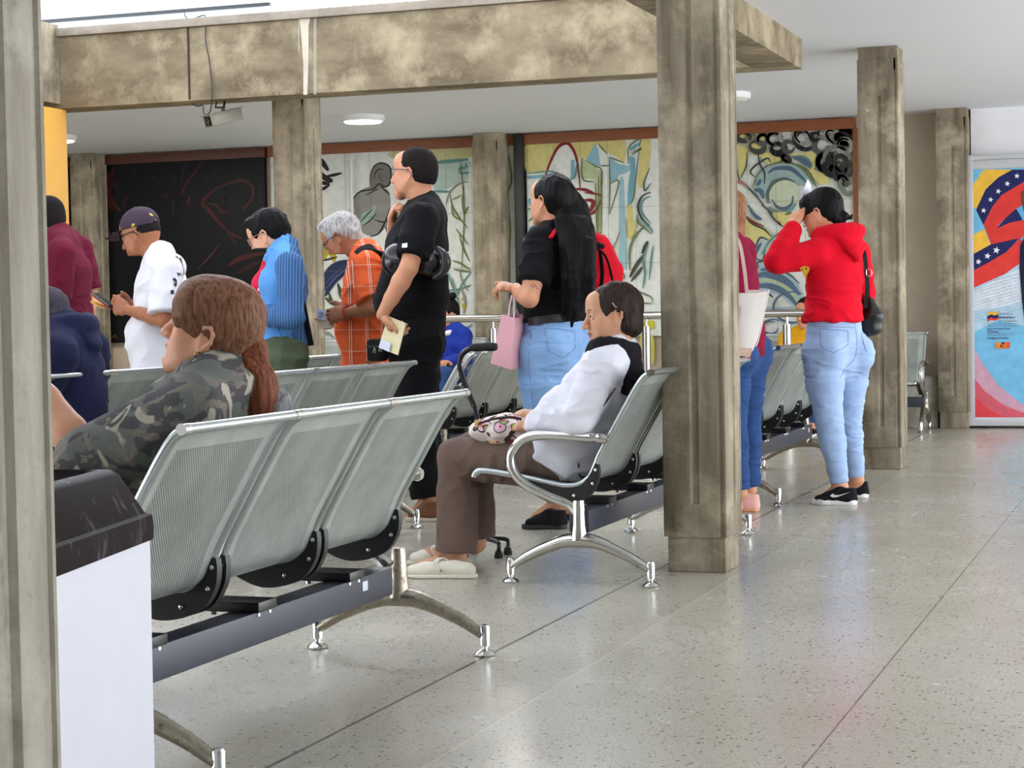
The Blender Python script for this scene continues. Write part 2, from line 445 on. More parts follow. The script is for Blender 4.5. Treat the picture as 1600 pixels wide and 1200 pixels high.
# ------------------------------------------------------------------ benches
M_SHEET = None
def m_sheet():
    t = NT('perforated_steel')
    tc = t.new('ShaderNodeTexCoord'); s0 = t.sep(tc.outputs['UV'])
    p = 0.0098
    def lattice(off):
        a = t.math('SUBTRACT', t.math('FRACT', t.math('ADD', t.math('DIVIDE', s0[0], p), off)), 0.5)
        bq = t.math('SUBTRACT', t.math('FRACT', t.math('ADD', t.math('DIVIDE', s0[1], p), off)), 0.5)
        d = t.math('SQRT', t.math('ADD', t.math('MULTIPLY', a, a), t.math('MULTIPLY', bq, bq)))
        return t.math('LESS_THAN', d, 0.24)
    hole = t.math('MAXIMUM', lattice(0.0), lattice(0.5))
    inside = t.math('MULTIPLY', t.math('MULTIPLY', t.math('GREATER_THAN', s0[0], 0.05), t.math('LESS_THAN', s0[0], 0.45)), t.math('MULTIPLY', t.math('GREATER_THAN', s0[1], 0.07), t.math('LESS_THAN', s0[1], 0.86)))
    hole = t.math('MULTIPLY', hole, inside)
    v = t.coord('Object'); n = t.noise(v, 9, 5)
    c0 = t.mix(t.ramp(n, [(0.35, 0.0), (0.7, 1.0)]), rgb(176, 184, 178), rgb(198, 205, 199))
    t.set(color=t.mix(hole, c0, rgb(52, 48, 42)), rough=0.38, metal=0.45, spec=0.5)  # shade inside the holes is put into the colour
    t.set(alpha=t.math('SUBTRACT', 1.0, t.math('MULTIPLY', hole, 0.45)))
    return t.m
M_SHEET = m_sheet()
M_TUBE = flat('satin_tube', rgb(186, 194, 192), 0.25, 0.85, var=0.08)
M_CHROME = flat('chrome', rgb(214, 214, 210), 0.09, 1.0)
M_BEAM = flat('slate_beam', rgb(52, 55, 66), 0.4, 0.1, var=0.06)
def m_leg():
    t = NT('worn_cast_metal'); v = t.coord('Object')
    n = t.noise(v, 26, 6, 0.7); n2 = t.noise(v, 90, 4)
    c = t.mix(t.ramp(n, [(0.56, 0.0), (0.68, 1.0)]), rgb(158, 150, 134), rgb(112, 88, 64))
    t.set(color=c, rough=t.ramp(n, [(0.4, 0.22), (0.65, 0.6)]), metal=t.ramp(n, [(0.5, 0.95), (0.64, 0.35)]))
    t.bump(n2, 0.3, 0.003)
    return t.m
M_LEG = m_leg()
M_STICK = flat('paper_sticker', rgb(206, 216, 226), 0.6)
SEAT_W = 0.50; PITCH = 0.545
PROF = [(-.415, .388), (-.408, .402), (-.375, .412), (-.25, .395), (-.13, .372), (-.06, .360), (-.005, .366), (.035, .392), (.058, .435), (.080, .485), (.138, .585), (.195, .682), (.229, .735), (.251, .760), (.276, .774)]
PS = crom([np.array([x, z]) for x, z in PROF], 5)
def seat_mesh():
    me = bpy.data.meshes.new('seat'); n = len(PS); xs = np.linspace(0, SEAT_W, 5); vs = []; uv = []
    arc = [0.0]
    for i in range(1, n): arc.append(arc[-1] + float(np.linalg.norm(PS[i] - PS[i - 1])))
    th = 0.0025
    for side in (1, -1):
        for i in range(n):
            tq = nrm(PS[min(i + 1, n - 1)] - PS[max(i - 1, 0)]); nx, nz = -tq[1], tq[0]
            for y in xs:
                vs.append((PS[i][0] + side * nx * th / 2, y, PS[i][1] + side * nz * th / 2)); uv.append((y, arc[i]))
    m = len(xs); o = n * m; fs = []
    for i in range(n - 1):
        for j in range(m - 1):
            q = (i * m + j, i * m + j + 1, (i + 1) * m + j + 1, (i + 1) * m + j); fs.append(q); fs.append(tuple(o + k for k in reversed(q)))
    me.from_pydata(vs, [], fs); me.materials.append(M_SHEET)
    L = me.uv_layers.new(name='UVMap')
    li = np.empty(len(me.loops), int); me.loops.foreach_get('vertex_index', li)
    L.data.foreach_set('uv', np.array(uv)[li].ravel())
    me.polygons.foreach_set('use_smooth', [True] * len(me.polygons))
    return me
SEAT_ME = seat_mesh()
def mesh_of(mb, name, mat, **k):
    o = mb.build(name, mat, **k); me = o.data; bpy.data.objects.remove(o); return me
_t = MB().tube([(p[0], 0, p[1]) for p in PS], 0.0115, 10); SIDE_ME = mesh_of(_t, 'side_tube', M_TUBE)
_t = MB().tube([(PROF[-1][0], -0.012, PROF[-1][1]), (PROF[-1][0], SEAT_W + 0.012, PROF[-1][1])], 0.0115, 12)
_t.tube([(PROF[-1][0], -0.022, PROF[-1][1]), (PROF[-1][0], 0.004, PROF[-1][1])], 0.0128, 12, 1); _t.tube([(PROF[-1][0], SEAT_W - .004, PROF[-1][1]), (PROF[-1][0], SEAT_W + 0.022, PROF[-1][1])], 0.0128, 12, 1)
RAIL_ME = mesh_of(_t, 'top_rail', [M_TUBE, M_CHROME])
_out = crom([np.array(p) for p in [(.074, .440), (.076, .41), (.068, .37), (.038, .325), (-.02, .298), (-.09, .292), (-.16, .318), (-.25, .375)]], 5)
_in = crom([np.array(p) for p in [(-.25, .389), (-.13, .366), (-.06, .354), (-.003, .360), (.03, .388), (.052, .425), (.062, .445)]], 5)
_t = MB().prism([tuple(p) for p in _out] + [tuple(p) for p in _in], 0, 0.024, 1)
for q in ((.052, .37), (-.02, .325), (.064, .42)):
    _t.lathe([(.006, 0), (.006, .004), (.002, .006)], seg=8, mi=1, M=Matrix.Translation((q[0], 0.0, q[1])) @ Matrix.Rotation(PI / 2, 4, 'X'))
    _t.lathe([(.006, 0), (.006, .004), (.002, .006)], seg=8, mi=1, M=Matrix.Translation((q[0], 0.024, q[1])) @ Matrix.Rotation(-PI / 2, 4, 'X'))
BRACK_ME = mesh_of(_t, 'bracket', [M_BLACKP, M_CHROME])
_t = MB().box((-0.10, 0, 0.272), (0.05, 0.10, 0.298), bev=0.004)
for q in ((-.085, .02), (-.085, .08), (.036, .02), (.036, .08)): _t.lathe([(.007, 0), (.007, .008), (.002, .01)], (q[0], q[1], 0.262), 8, 1)
CLAMP_ME = mesh_of(_t, 'clamp', [M_BLACKM, M_CHROME])
def leg_mesh():
    m = MB()
    m.tube([(0, 0, .31), (0, 0, .28), (0, 0, .22), (0, 0, .165)], [.021, .024, .026, .034], 16, flatv=(1, 1.1))
    for sg in (-1, 1):
        pts = crom([np.array(p) for p in [(0, 0, .165), (sg * .06, 0, .158), (sg * .13, 0, .133), (sg * .20, 0, .100), (sg * .262, 0, .062)]], 5)
        m.tube(pts, list(np.linspace(.034, .017, len(pts))), 14, flatv=(.85, 1.0), ref=(0, 0, 1))
    return mesh_of(m, 'leg', M_LEG)
LEG_ME = leg_mesh(); LEG_CH = LEG_ME.copy(); LEG_CH.materials[0] = flat('polished_cast_metal', rgb(204, 202, 196), .16, 1.0, var=.06)
_t = MB().tube([(0, 0, .03), (0, 0, .085), (0, 0, .092)], [.0155, .0155, .011], 14); _t.lathe([(.03, 0), (.032, .006), (.026, .013), (.009, .022), (.008, .032)], seg=18)
FOOT_ME = mesh_of(_t, 'foot', M_CHROME)
ARM_PTS = crom([np.array(p) for p in [(.098, 0, .537), (.03, 0, .540), (-.07, 0, .546), (-.16, 0, .545), (-.218, 0, .525), (-.258, 0, .475), (-.252, 0, .415), (-.205, 0, .365), (-.12, 0, .325), (-.04, 0, .295), (-.002, 0, .262)]], 6)
_t = MB().tube(ARM_PTS, [.0155] * 4 + [.0185] * (len(ARM_PTS) - 10) + [.019, .02, .021, .022, .023, .024], 14)
_t.tube([(.075, 0, .538), (.10, 0, .536), (.112, 0, .535)], [.019, .021, .014], 14); ARM_ME = mesh_of(_t, 'armrest', M_CHROME)

def link(name, me, parent, loc=(0, 0, 0), rz=0):
    o = bpy.data.objects.new(name, me); COL.objects.link(o); o.parent = parent; o.location = loc; o.rotation_euler = (0, 0, rz); return o
def bench(x, y, n, label, rz=0.0, arms=(), zs=1.0, sticker=None, legs=None, lm=None):
    """A row of n linked seats; (x, y) is the near end of its beam, the row runs along local +Y, backs towards local +X."""
    L = n * PITCH
    r = empty('waiting_bench', (x, y, 0), rz); tag(r, label, 'bench', 'perforated steel waiting benches'); r.scale = (1, 1, zs)
    for k in range(n):
        y0 = k * PITCH + (PITCH - SEAT_W) / 2
        s = link('seat', SEAT_ME, r, (0, y0, 0))
        link('side_tube', SIDE_ME, s, (0, 0, 0)); link('side_tube', SIDE_ME, s, (0, SEAT_W, 0)); link('top_rail', RAIL_ME, s)
        link('bracket', BRACK_ME, s, (0, -0.012, 0)); link('bracket', BRACK_ME, s, (0, SEAT_W - 0.012, 0)); link('clamp', CLAMP_ME, s, (0, SEAT_W / 2 - 0.05, 0))
    MB().box((-0.038, 0.0, 0.192), (0.038, L, 0.272), bev=0.004).build('beam', M_BEAM, r)
    for yy in (legs if legs else (0.0, L)):
        g = link('leg', lm or LEG_ME, r, (0, yy, 0))
        link('foot', FOOT_ME, g, (-0.268, 0, 0)); link('foot', FOOT_ME, g, (0.268, 0, 0))
    for yy in arms: link('armrest', ARM_ME, r, (0, yy, 0))
    if sticker is not None:
        MB().box((0.0382, sticker, 0.232), (0.0392, sticker + 0.035, 0.258)).build('sticker', M_STICK, r)['label'] = 'pale paper sticker'
    return r
bench(-2.20, 3.435, 3, 'front bench beside the white bin, where the woman in camouflage sits', sticker=1.42, arms=(3 * PITCH + .06,), legs=(.14, 1.77))
bench(-2.095, 6.655, 3, 'bench by the middle pillar where the old woman in white sits', arms=(0.0,), lm=LEG_CH)
bench(-2.205, 9.5, 4, 'bench behind the woman in the red hoodie, beyond the middle pillar', zs=1.03, sticker=2.05, arms=(4 * PITCH,), legs=(0.0, 4 * PITCH))
bench(-3.66, 6.62, 3, 'second row bench of pale empty seats beneath the man in black', arms=(3 * PITCH,), sticker=1.5)
bench(-4.60, 6.05, 3, 'bench behind the woman in camouflage, below the man in the white shirt')
bench(-4.72, 9.18, 3, 'bench behind the short haired woman in blue')
bench(-3.924, 9.72, 1, 'pale seat turned askew behind the black cane handle', rz=math.radians(24))
bench(-4.18, 10.62, 3, 'bench behind the pink handbag')
bench(-1.95, 15.36, 3, 'wall bench behind the woman in the red hoodie, ending between the two right pillars', rz=PI / 2, arms=(0.0,), sticker=None)
bench(at(748, 540, 15.36)[0], 15.36, 4, 'bench against the wall under the middle tile mural, behind the handrail', rz=PI / 2)
# ------------------------------------------------------------------ painted tile murals
def px_tf(ox, oy, k): return lambda pts: [(ox + x / k, oy + y / k) for x, y in pts]
class Paint:
    """Paint laid on a flat board standing at depth Y: each patch or brush line is a thin sheet of its own colour on the board."""
    def __init__(s, Y): s.Y = Y; s.mb = MB(); s.mats = []; s.k = 0
    def mi(s, col):
        m = flat('paint_%d_%d_%d' % col, rgb(*col), 0.5, var=0.10, vscale=14, spec=.2)
        if m not in s.mats: s.mats.append(m)
        return s.mats.index(m)
    def q(s, p, y): a = at(p[0], p[1], s.Y); return (a[0], y, a[2])
    def patch(s, col, pts, smooth=True):
        s.k += 1; y = s.Y - 0.00025 * s.k
        P = crom([np.array(p) for p in pts], 5, True) if smooth else [np.array(p) for p in pts]
        s.mb.add([s.q(p, y) for p in P], [tuple(range(len(P)))], s.mi(col))
    def line(s, col, w, pts, taper=True, closed=False):
        s.k += 1; y = s.Y - 0.00025 * s.k
        P = crom([np.array(p) for p in pts], 7, closed); n = len(P); vs = []; fs = []
        for i, p in enumerate(P):
            a = P[i - 1] if (i or closed) else p; b = P[(i + 1) % n] if (i < n - 1 or closed) else p
            t = nrm(b - a); d = np.array([-t[1], t[0]])
            ww = w / 2 * ((0.35 + 0.65 * math.sin(PI * (i + .6) / (n + .2))) if taper else 1.0)
            vs += [s.q(p + d * ww, y), s.q(p - d * ww, y)]
        for i in range(n if closed else n - 1):
            j = (i + 1) % n; fs.append((2 * i, 2 * i + 1, 2 * j + 1, 2 * j))
        s.mb.add(vs, fs, s.mi(col))
    def ring(s, col, w, c, rx, ry, a0=0, a1=360, n=14, rot=0):
        pts = []
        for i in range(n + 1):
            a = math.radians(a0 + (a1 - a0) * i / n); x, z = rx * math.cos(a), ry * math.sin(a); r = math.radians(rot)
            pts.append((c[0] + x * math.cos(r) - z * math.sin(r), c[1] + x * math.sin(r) + z * math.cos(r)))
        s.line(col, w, pts)
GRN, YEL, BLU, TEAL, NAV, BLK, RED, OLV, GRY = (128, 142, 110), (214, 204, 136), (126, 176, 190), (96, 140, 136), (86, 104, 122), (34, 34, 34), (140, 48, 44), (108, 118, 66), (140, 136, 126)
BASE = (220, 223, 214)
ZM0 = 0.775
def mural(name, px0, px1, base, label, painter, Y=16.0, frame=True, joints=True, side=False, wood=M_WOOD):
    x0, x1 = at(px0, 300, Y)[0], at(px1, 300, Y)[0]; xc = (x0 + x1) / 2
    zt = CZ - 0.10
    r = empty(name, (xc, Y, 0)); tag(r, label, 'mural', 'painted tile murals'); inv = Matrix.Translation((-xc, -Y, 0))
    P = Paint(Y); P.mb.box((x0, Y, ZM0), (x1, Y + 0.045, zt), P.mi(base))
    painter(P)
    if joints:
        jm = P.mi((112, 112, 104)) if base != (10, 9, 10) else P.mi((20, 17, 17)); P.k += 1; y = Y - 0.00025 * P.k
        x = x0 + 0.02
        while x < x1 - .02:
            P.mb.box((x - .0012, y, ZM0), (x + .0012, y + .0002, zt), jm); x += 0.245
        z = zt - 0.58
        while z > ZM0: P.mb.box((x0, y, z - .0012), (x1, y + .0002, z + .0012), jm); z -= 0.485
    P.mb.build('tile_panel', P.mats, r, smooth=False).matrix_parent_inverse = inv
    f = MB().box((x0 - .02, Y - 0.03, zt), (x1 + .02, Y + 0.045, CZ - 0.012), bev=0.003)
    if side: f.box((x1, Y - 0.03, ZM0), (x1 + 0.045, Y + 0.045, zt), bev=0.003)
    f.build('frame', wood, r).matrix_parent_inverse = inv
    return r
# the black panel
def paint_black(P):
    T = px_tf(80, 150, 4.444)
    D = (70, 26, 23); E = (44, 19, 17); G = (48, 44, 42)
    for col, w, pts in [(D, 6, [(480, 800), (430, 740), (400, 640), (420, 560), (440, 500)]), (E, 9, [(395, 520), (410, 600), (460, 620)]), (D, 4, [(1040, 470), (990, 540), (940, 610), (905, 690)]), (D, 5, [(960, 700), (950, 760)]), (E, 3, [(1200, 450), (1120, 540), (1040, 600)]), (G, 2, [(940, 460), (910, 540), (905, 600)]),
                        (D, 6, [(1175, 625), (1100, 680), (1050, 740), (1100, 800), (1170, 880), (1240, 950), (1330, 990)]), (D, 4, [(1090, 745), (1150, 760), (1190, 810), (1240, 800)]), (D, 5, [(1180, 630), (1250, 600), (1340, 590), (1400, 640), (1390, 720), (1330, 780)]), (G, 2, [(1290, 580), (1380, 582)]), (G, 1.5, [(1440, 600), (1450, 680), (1440, 760)]), (E, 5, [(1180, 890), (1250, 980), (1290, 1040)]),
                        (D, 8, [(1490, 1090), (1380, 1110), (1290, 1140), (1230, 1180)]), (E, 8, [(1480, 1140), (1380, 1180), (1300, 1230)]), (E, 4, [(855, 720), (850, 780), (850, 830)]), (G, 1.5, [(570, 510), (600, 570)]), (G, 1.5, [(680, 565), (720, 570), (740, 600)]), (G, 1.2, [(700, 620), (740, 620)]), (E, 3, [(790, 520), (850, 560), (870, 620)]), (E, 4, [(500, 780), (520, 720), (560, 690)]),
                        (G, 1.5, [(670, 730), (675, 800)]), (D, 5, [(390, 1060), (400, 980), (395, 900)]), (D, 3, [(1330, 800), (1400, 720)]), (E, 3, [(1210, 760), (1190, 700), (1230, 660)]), (E, 4, [(760, 700), (800, 690), (830, 640)])]:
        P.line(col, w, T(pts))
    for col, w, pts in [((60, 20, 20), 10, [(172, 268), (166, 300), (176, 330)]), ((80, 60, 26), 3, [(176, 528), (180, 524), (184, 530)]), ((70, 34, 30), 4, [(390, 470), (400, 440), (420, 425)]), ((64, 36, 34), 4, [(310, 420), (330, 400), (345, 380)])]:
        P.line(col, w, pts)
mural('mural', 100, 414, (10, 9, 10), 'black tile mural panel with dark red brush lines at the left of the back wall', paint_black, wood=flat('dark_frame_wood', rgb(84, 42, 24), 0.5, var=.15))
# the middle panel
def paint_mid(P):
    T = px_tf(480, 200, 5.714)
    P.patch((196, 194, 142), T([(720, 240), (860, 190), (1440, 170), (1440, 270), (1100, 300), (860, 300)]))
    P.patch((176, 196, 184), T([(1130, 320), (1440, 290), (1440, 400), (1430, 470), (1300, 520), (1140, 560)]))
    P.patch((140, 138, 130), T([(410, 640), (470, 560), (560, 520), (590, 500), (700, 540), (740, 600), (740, 800), (690, 900), (610, 960), (500, 940), (470, 830), (430, 760)]))
    P.patch((116, 112, 106), T([(600, 330), (660, 310), (730, 340), (750, 410), (735, 500), (690, 525), (640, 500), (580, 540), (560, 480), (570, 390)]))
    P.patch((150, 176, 160), T([(480, 780), (560, 730), (610, 690), (590, 780), (520, 850), (485, 860)]))
    P.patch((178, 160, 34), T([(90, 690), (130, 790), (170, 880), (200, 1010), (260, 1130), (240, 1200), (190, 1130), (160, 1190), (120, 1140), (92, 1190)]))
    K = (48, 46, 44)
    for col, w, pts in [(K, 3, [(560, 520), (565, 420), (600, 340), (660, 312), (730, 340), (750, 410), (735, 500), (690, 525), (640, 500), (590, 545), (470, 570), (410, 640), (405, 700), (430, 780)]), (K, 2.5, [(640, 510), (700, 560), (740, 600)]), (K, 2, [(600, 450), (610, 400), (640, 370), (690, 370)]), (K, 2, [(520, 600), (600, 560), (640, 540)]), (K, 3, [(740, 720), (700, 830), (640, 940), (560, 970)]), (K, 2.5, [(600, 820), (680, 840), (730, 820)]), (K, 3, [(700, 870), (720, 960), (700, 1010)]), (K, 2, [(480, 840), (530, 780), (590, 720)]), (K, 2, [(500, 870), (570, 820), (620, 760)]), ((90, 88, 80), 2, [(660, 400), (650, 450), (690, 480)]),
                        (BLK, 9, [(85, 270), (130, 300), (190, 380)]), (BLK, 9, [(85, 340), (130, 420), (200, 465), (230, 470)]), (BLK, 5, [(180, 430), (240, 420), (310, 403)]), (BLK, 5, [(85, 570), (150, 540), (205, 505)]), (BLK, 6, [(85, 480), (140, 490), (200, 500)]), (K, 4, [(90, 900), (150, 880), (200, 850)]), (K, 3, [(95, 1060), (160, 1040), (220, 1010)]), (K, 3, [(90, 1195), (200, 1170), (270, 1150)]),
                        (TEAL, 6, [(1140, 310), (1250, 300), (1440, 280)]), (TEAL, 5, [(1360, 400), (1365, 360), (1420, 350), (1415, 310)]), (TEAL, 4, [(1360, 405), (1450, 400)]), (TEAL, 4, [(1120, 565), (1280, 570)]), (GRY, 3, [(1240, 680), (1280, 570), (1360, 500), (1445, 480)]), (OLV, 3, [(1280, 600), (1300, 700), (1360, 800), (1440, 900)]), (OLV, 3, [(1400, 520), (1390, 660), (1400, 770)]), (OLV, 3, [(1290, 700), (1310, 780), (1380, 830)]), (OLV, 2, [(1300, 640), (1380, 600)]), (OLV, 3, [(1440, 700), (1400, 780)]), (OLV, 3, [(1360, 960), (1400, 1080), (1450, 1190)]), (OLV, 2.5, [(1330, 900), (1440, 1040)])]:
        P.line(col, w, T(pts))
    T = px_tf(480, 380, 4.444)
    P.patch((40, 48, 78), T([(80, 300), (130, 190), (200, 130), (290, 120), (280, 200), (200, 280), (130, 370), (90, 330)]))
    for col, w, pts in [((58, 70, 46), 6, [(215, 280), (240, 340), (290, 370)]), ((70, 84, 50), 7, [(130, 380), (170, 410), (230, 430), (270, 440)]), ((60, 76, 50), 5, [(155, 345), (170, 400), (200, 430)]), ((70, 80, 60), 4, [(220, 330), (250, 400)]), (GRY, 3, [(100, 600), (150, 640)]), (GRY, 3, [(140, 610), (190, 660)]), ((60, 70, 110), 3, [(110, 300), (180, 230), (260, 150)]), ((90, 100, 130), 2, [(130, 320), (200, 240), (270, 180)]), ((120, 150, 130), 4, [(90, 410), (110, 370), (130, 330)]),
                        (OLV, 3, [(1020, 180), (1080, 190), (1140, 200)]), (TEAL, 3, [(960, 330), (1050, 320), (1140, 290)]), (TEAL, 3, [(980, 410), (1040, 360), (1080, 280), (1140, 200)]), (GRY, 4, [(1010, 240), (1030, 330), (1060, 420)]), (GRY, 4, [(1070, 300), (1100, 400), (1090, 490)]), (GRY, 3, [(1060, 180), (1080, 260), (1120, 330)]), (OLV, 3, [(1010, 120), (1070, 140), (1140, 190)]), ((180, 160, 40), 5, [(1080, 420), (1092, 440), (1090, 460)]), ((190, 170, 60), 5, [(1075, 385), (1090, 388)]), (TEAL, 3, [(1060, 650), (1100, 600), (1150, 560)]), (TEAL, 2.5, [(1000, 550), (1080, 600)])]:
        P.line(col, w, T(pts))
    for col, w, pts in [(OLV, 3, [(792, 300), (798, 360), (794, 420)]), (TEAL, 4, [(790, 440), (800, 460), (796, 500)]), (OLV, 3, [(795, 240), (800, 280), (792, 310)]), (TEAL, 4, [(662, 345), (690, 400), (716, 470)]), (OLV, 2, [(720, 250), (726, 330), (722, 420)])]: P.line(col, w, pts)
MID_MURAL = mural('mural', 424, 806, BASE, 'middle tile mural panel with a grey stooping figure, partly hidden by the man in black', paint_mid)
# the right panel
def paint_right(P):
    T = px_tf(800, 190, 6.667)
    Y2 = (208, 198, 128)
    P.patch(Y2, T([(145, 230), (330, 210), (700, 195), (690, 400), (600, 240), (500, 240), (420, 360), (330, 520), (150, 520)]))
    P.patch(Y2, T([(610, 210), (860, 195), (870, 260), (760, 390), (680, 330)]))
    P.patch(Y2, T([(900, 195), (1170, 185), (1170, 420), (1080, 360), (960, 300)]))
    P.patch(Y2, T([(1340, 200), (1440, 180), (1440, 420), (1350, 680), (1310, 640), (1330, 440)]))
    P.patch(Y2, T([(1200, 880), (1260, 900), (1270, 1080), (1310, 1200), (1200, 1200)]))
    P.patch((140, 182, 194), T([(870, 230), (900, 300), (920, 460), (860, 460), (770, 390)]), False)
    P.patch((140, 182, 194), T([(1020, 390), (1110, 440), (1230, 470), (1200, 530), (1110, 560), (1100, 610), (1030, 620)]))
    P.patch((110, 166, 184), T([(1225, 370), (1275, 380), (1280, 500), (1250, 830), (1205, 850), (1210, 700), (1230, 500)]))
    P.patch((110, 166, 184), T([(1225, 270), (1330, 215), (1335, 240), (1235, 310)]), False)
    P.patch((124, 172, 186), T([(150, 565), (330, 550), (330, 590), (155, 600)]), False)
    P.patch((124, 172, 186), T([(615, 395), (650, 400), (660, 560), (610, 600)]), False)
    P.patch((120, 176, 192), T([(165, 810), (260, 800), (250, 870), (200, 890)]))
    P.patch((150, 188, 196), T([(1125, 610), (1165, 620), (1180, 1000), (1170, 1200), (1125, 1200), (1120, 900)]))
    P.patch((176, 190, 146), T([(720, 380), (760, 400), (890, 480), (890, 600), (740, 590)]), False)
    P.patch((186, 194, 156), T([(870, 490), (935, 510), (935, 1170), (870, 1170)]), False)
    P.patch((70, 110, 118), T([(185, 1110), (240, 1080), (290, 1120), (290, 1170), (230, 1200), (190, 1180)]))
    R2 = (128, 40, 40); G2 = (110, 124, 92)
    for col, w, pts in [(R2, 5, [(315, 650), (360, 530), (410, 400), (480, 270), (560, 225), (610, 250), (660, 340), (690, 480), (710, 690)]), (R2, 5, [(640, 700), (760, 710), (850, 740)]), (R2, 4, [(760, 740), (850, 750), (930, 775), (920, 850)]), (R2, 7, [(740, 820), (820, 820), (850, 850), (820, 920), (780, 950)]), (R2, 5, [(920, 850), (870, 930), (800, 980)]), (R2, 4, [(260, 1050), (320, 1120), (380, 1170)]),
                        (G2, 2.5, [(1015, 370), (1020, 640), (1015, 970)]), (G2, 2.5, [(1015, 370), (1170, 430)]), (G2, 2.5, [(1020, 960), (1115, 630), (1020, 650)]), (G2, 2.5, [(1195, 880), (1260, 820), (1290, 600), (1330, 270)]), (G2, 2.5, [(1215, 440), (1220, 270), (1335, 180), (1330, 260)]), (G2, 2.5, [(1250, 350), (1350, 280), (1240, 330)]), (G2, 2.5, [(895, 225), (950, 290), (1000, 340)]), (G2, 2.5, [(920, 460), (1015, 460)]), (G2, 3, [(730, 380), (740, 595), (860, 630)]), (OLV, 2, [(770, 400), (860, 460), (940, 515), (935, 760)]), (OLV, 2.5, [(870, 640), (880, 900), (890, 1160)]), (OLV, 2.5, [(930, 520), (935, 800), (930, 1160)]), (OLV, 2, [(905, 560), (905, 1150)]), (OLV, 2.5, [(830, 1160), (940, 1160)]),
                        ((80, 100, 92), 3, [(1440, 480), (1390, 600), (1375, 660), (1390, 720), (1450, 640)]), ((60, 70, 64), 3.5, [(1450, 735), (1370, 770), (1320, 850), (1320, 930), (1360, 1010), (1440, 1090)]), (TEAL, 3.5, [(1450, 780), (1380, 810), (1345, 880), (1370, 970), (1450, 1060)]), (G2, 3, [(1310, 960), (1310, 1040), (1360, 1090), (1430, 1150)]), (G2, 3, [(1390, 1080), (1320, 1150), (1280, 1200)]), (TEAL, 3, [(150, 540), (420, 520), (440, 560), (430, 610)]), (TEAL, 3, [(600, 610), (660, 570), (680, 420)]), (G2, 2, [(150, 910), (240, 905)]), (G2, 3, [(180, 1040), (220, 1000), (250, 980)]), (TEAL, 3, [(180, 1120), (300, 1130)])]:
        P.line(col, w, T(pts))
    T = px_tf(900, 340, 4.614)
    P.patch(Y2, T([(380, 20), (440, 40), (420, 110), (385, 150)]))
    P.patch((150, 188, 194), T([(320, 0), (360, 0), (365, 370), (295, 380), (320, 200)]), False)
    P.patch((196, 186, 60), T([(475, 760), (560, 740), (560, 800), (480, 790)]))
    P.patch((196, 190, 90), T([(470, 840), (560, 860), (560, 1050), (490, 1000)]))
    for col, w, pts in [(R2, 3, [(200, 120), (250, 190), (280, 260), (275, 330), (245, 350)]), (G2, 4, [(475, 80), (420, 150), (390, 240), (390, 380)]), ((64, 72, 60), 6, [(390, 430), (440, 340), (500, 260)]), ((70, 76, 66), 5, [(400, 460), (450, 400), (480, 355)]), ((60, 66, 60), 6, [(480, 260), (520, 170)]), (TEAL, 4, [(485, 510), (500, 400), (490, 300), (520, 200)]), (TEAL, 3, [(530, 450), (545, 300), (560, 200)]), (G2, 2.5, [(270, 405), (340, 400), (345, 440), (290, 450)]), (G2, 2.5, [(390, 480), (450, 530), (540, 570), (555, 610)]), (G2, 2.5, [(440, 560), (480, 610), (555, 620)]), (G2, 3, [(440, 0), (480, 60), (550, 120)]), (TEAL, 3, [(460, 0), (540, 80), (560, 110)]), (G2, 2, [(230, 300), (290, 180), (320, 100)])]:
        P.line(col, w, T(pts))
    T = px_tf(1130, 180, 7.06)
    for pts in ([(30, 190), (300, 190), (480, 250), (480, 420), (400, 460), (280, 390), (250, 320), (140, 300), (40, 420)], [(150, 330), (270, 380), (265, 560), (190, 690), (170, 520)], [(410, 420), (560, 420), (800, 420), (1030, 420), (980, 640), (900, 520), (760, 440), (640, 500), (500, 540)], [(970, 600), (1130, 660), (1170, 740), (1050, 760)]):
        P.patch(Y2, T(pts))
    P.patch((150, 176, 170), T([(500, 560), (740, 520), (900, 620), (990, 740), (960, 800), (820, 760), (700, 700), (540, 720), (470, 900), (400, 900), (360, 800), (400, 640)]))
    P.patch((196, 204, 176), T([(520, 840), (600, 740), (740, 720), (830, 800), (820, 960), (700, 1040), (580, 1010), (520, 940)]))
    NB = (84, 104, 124)
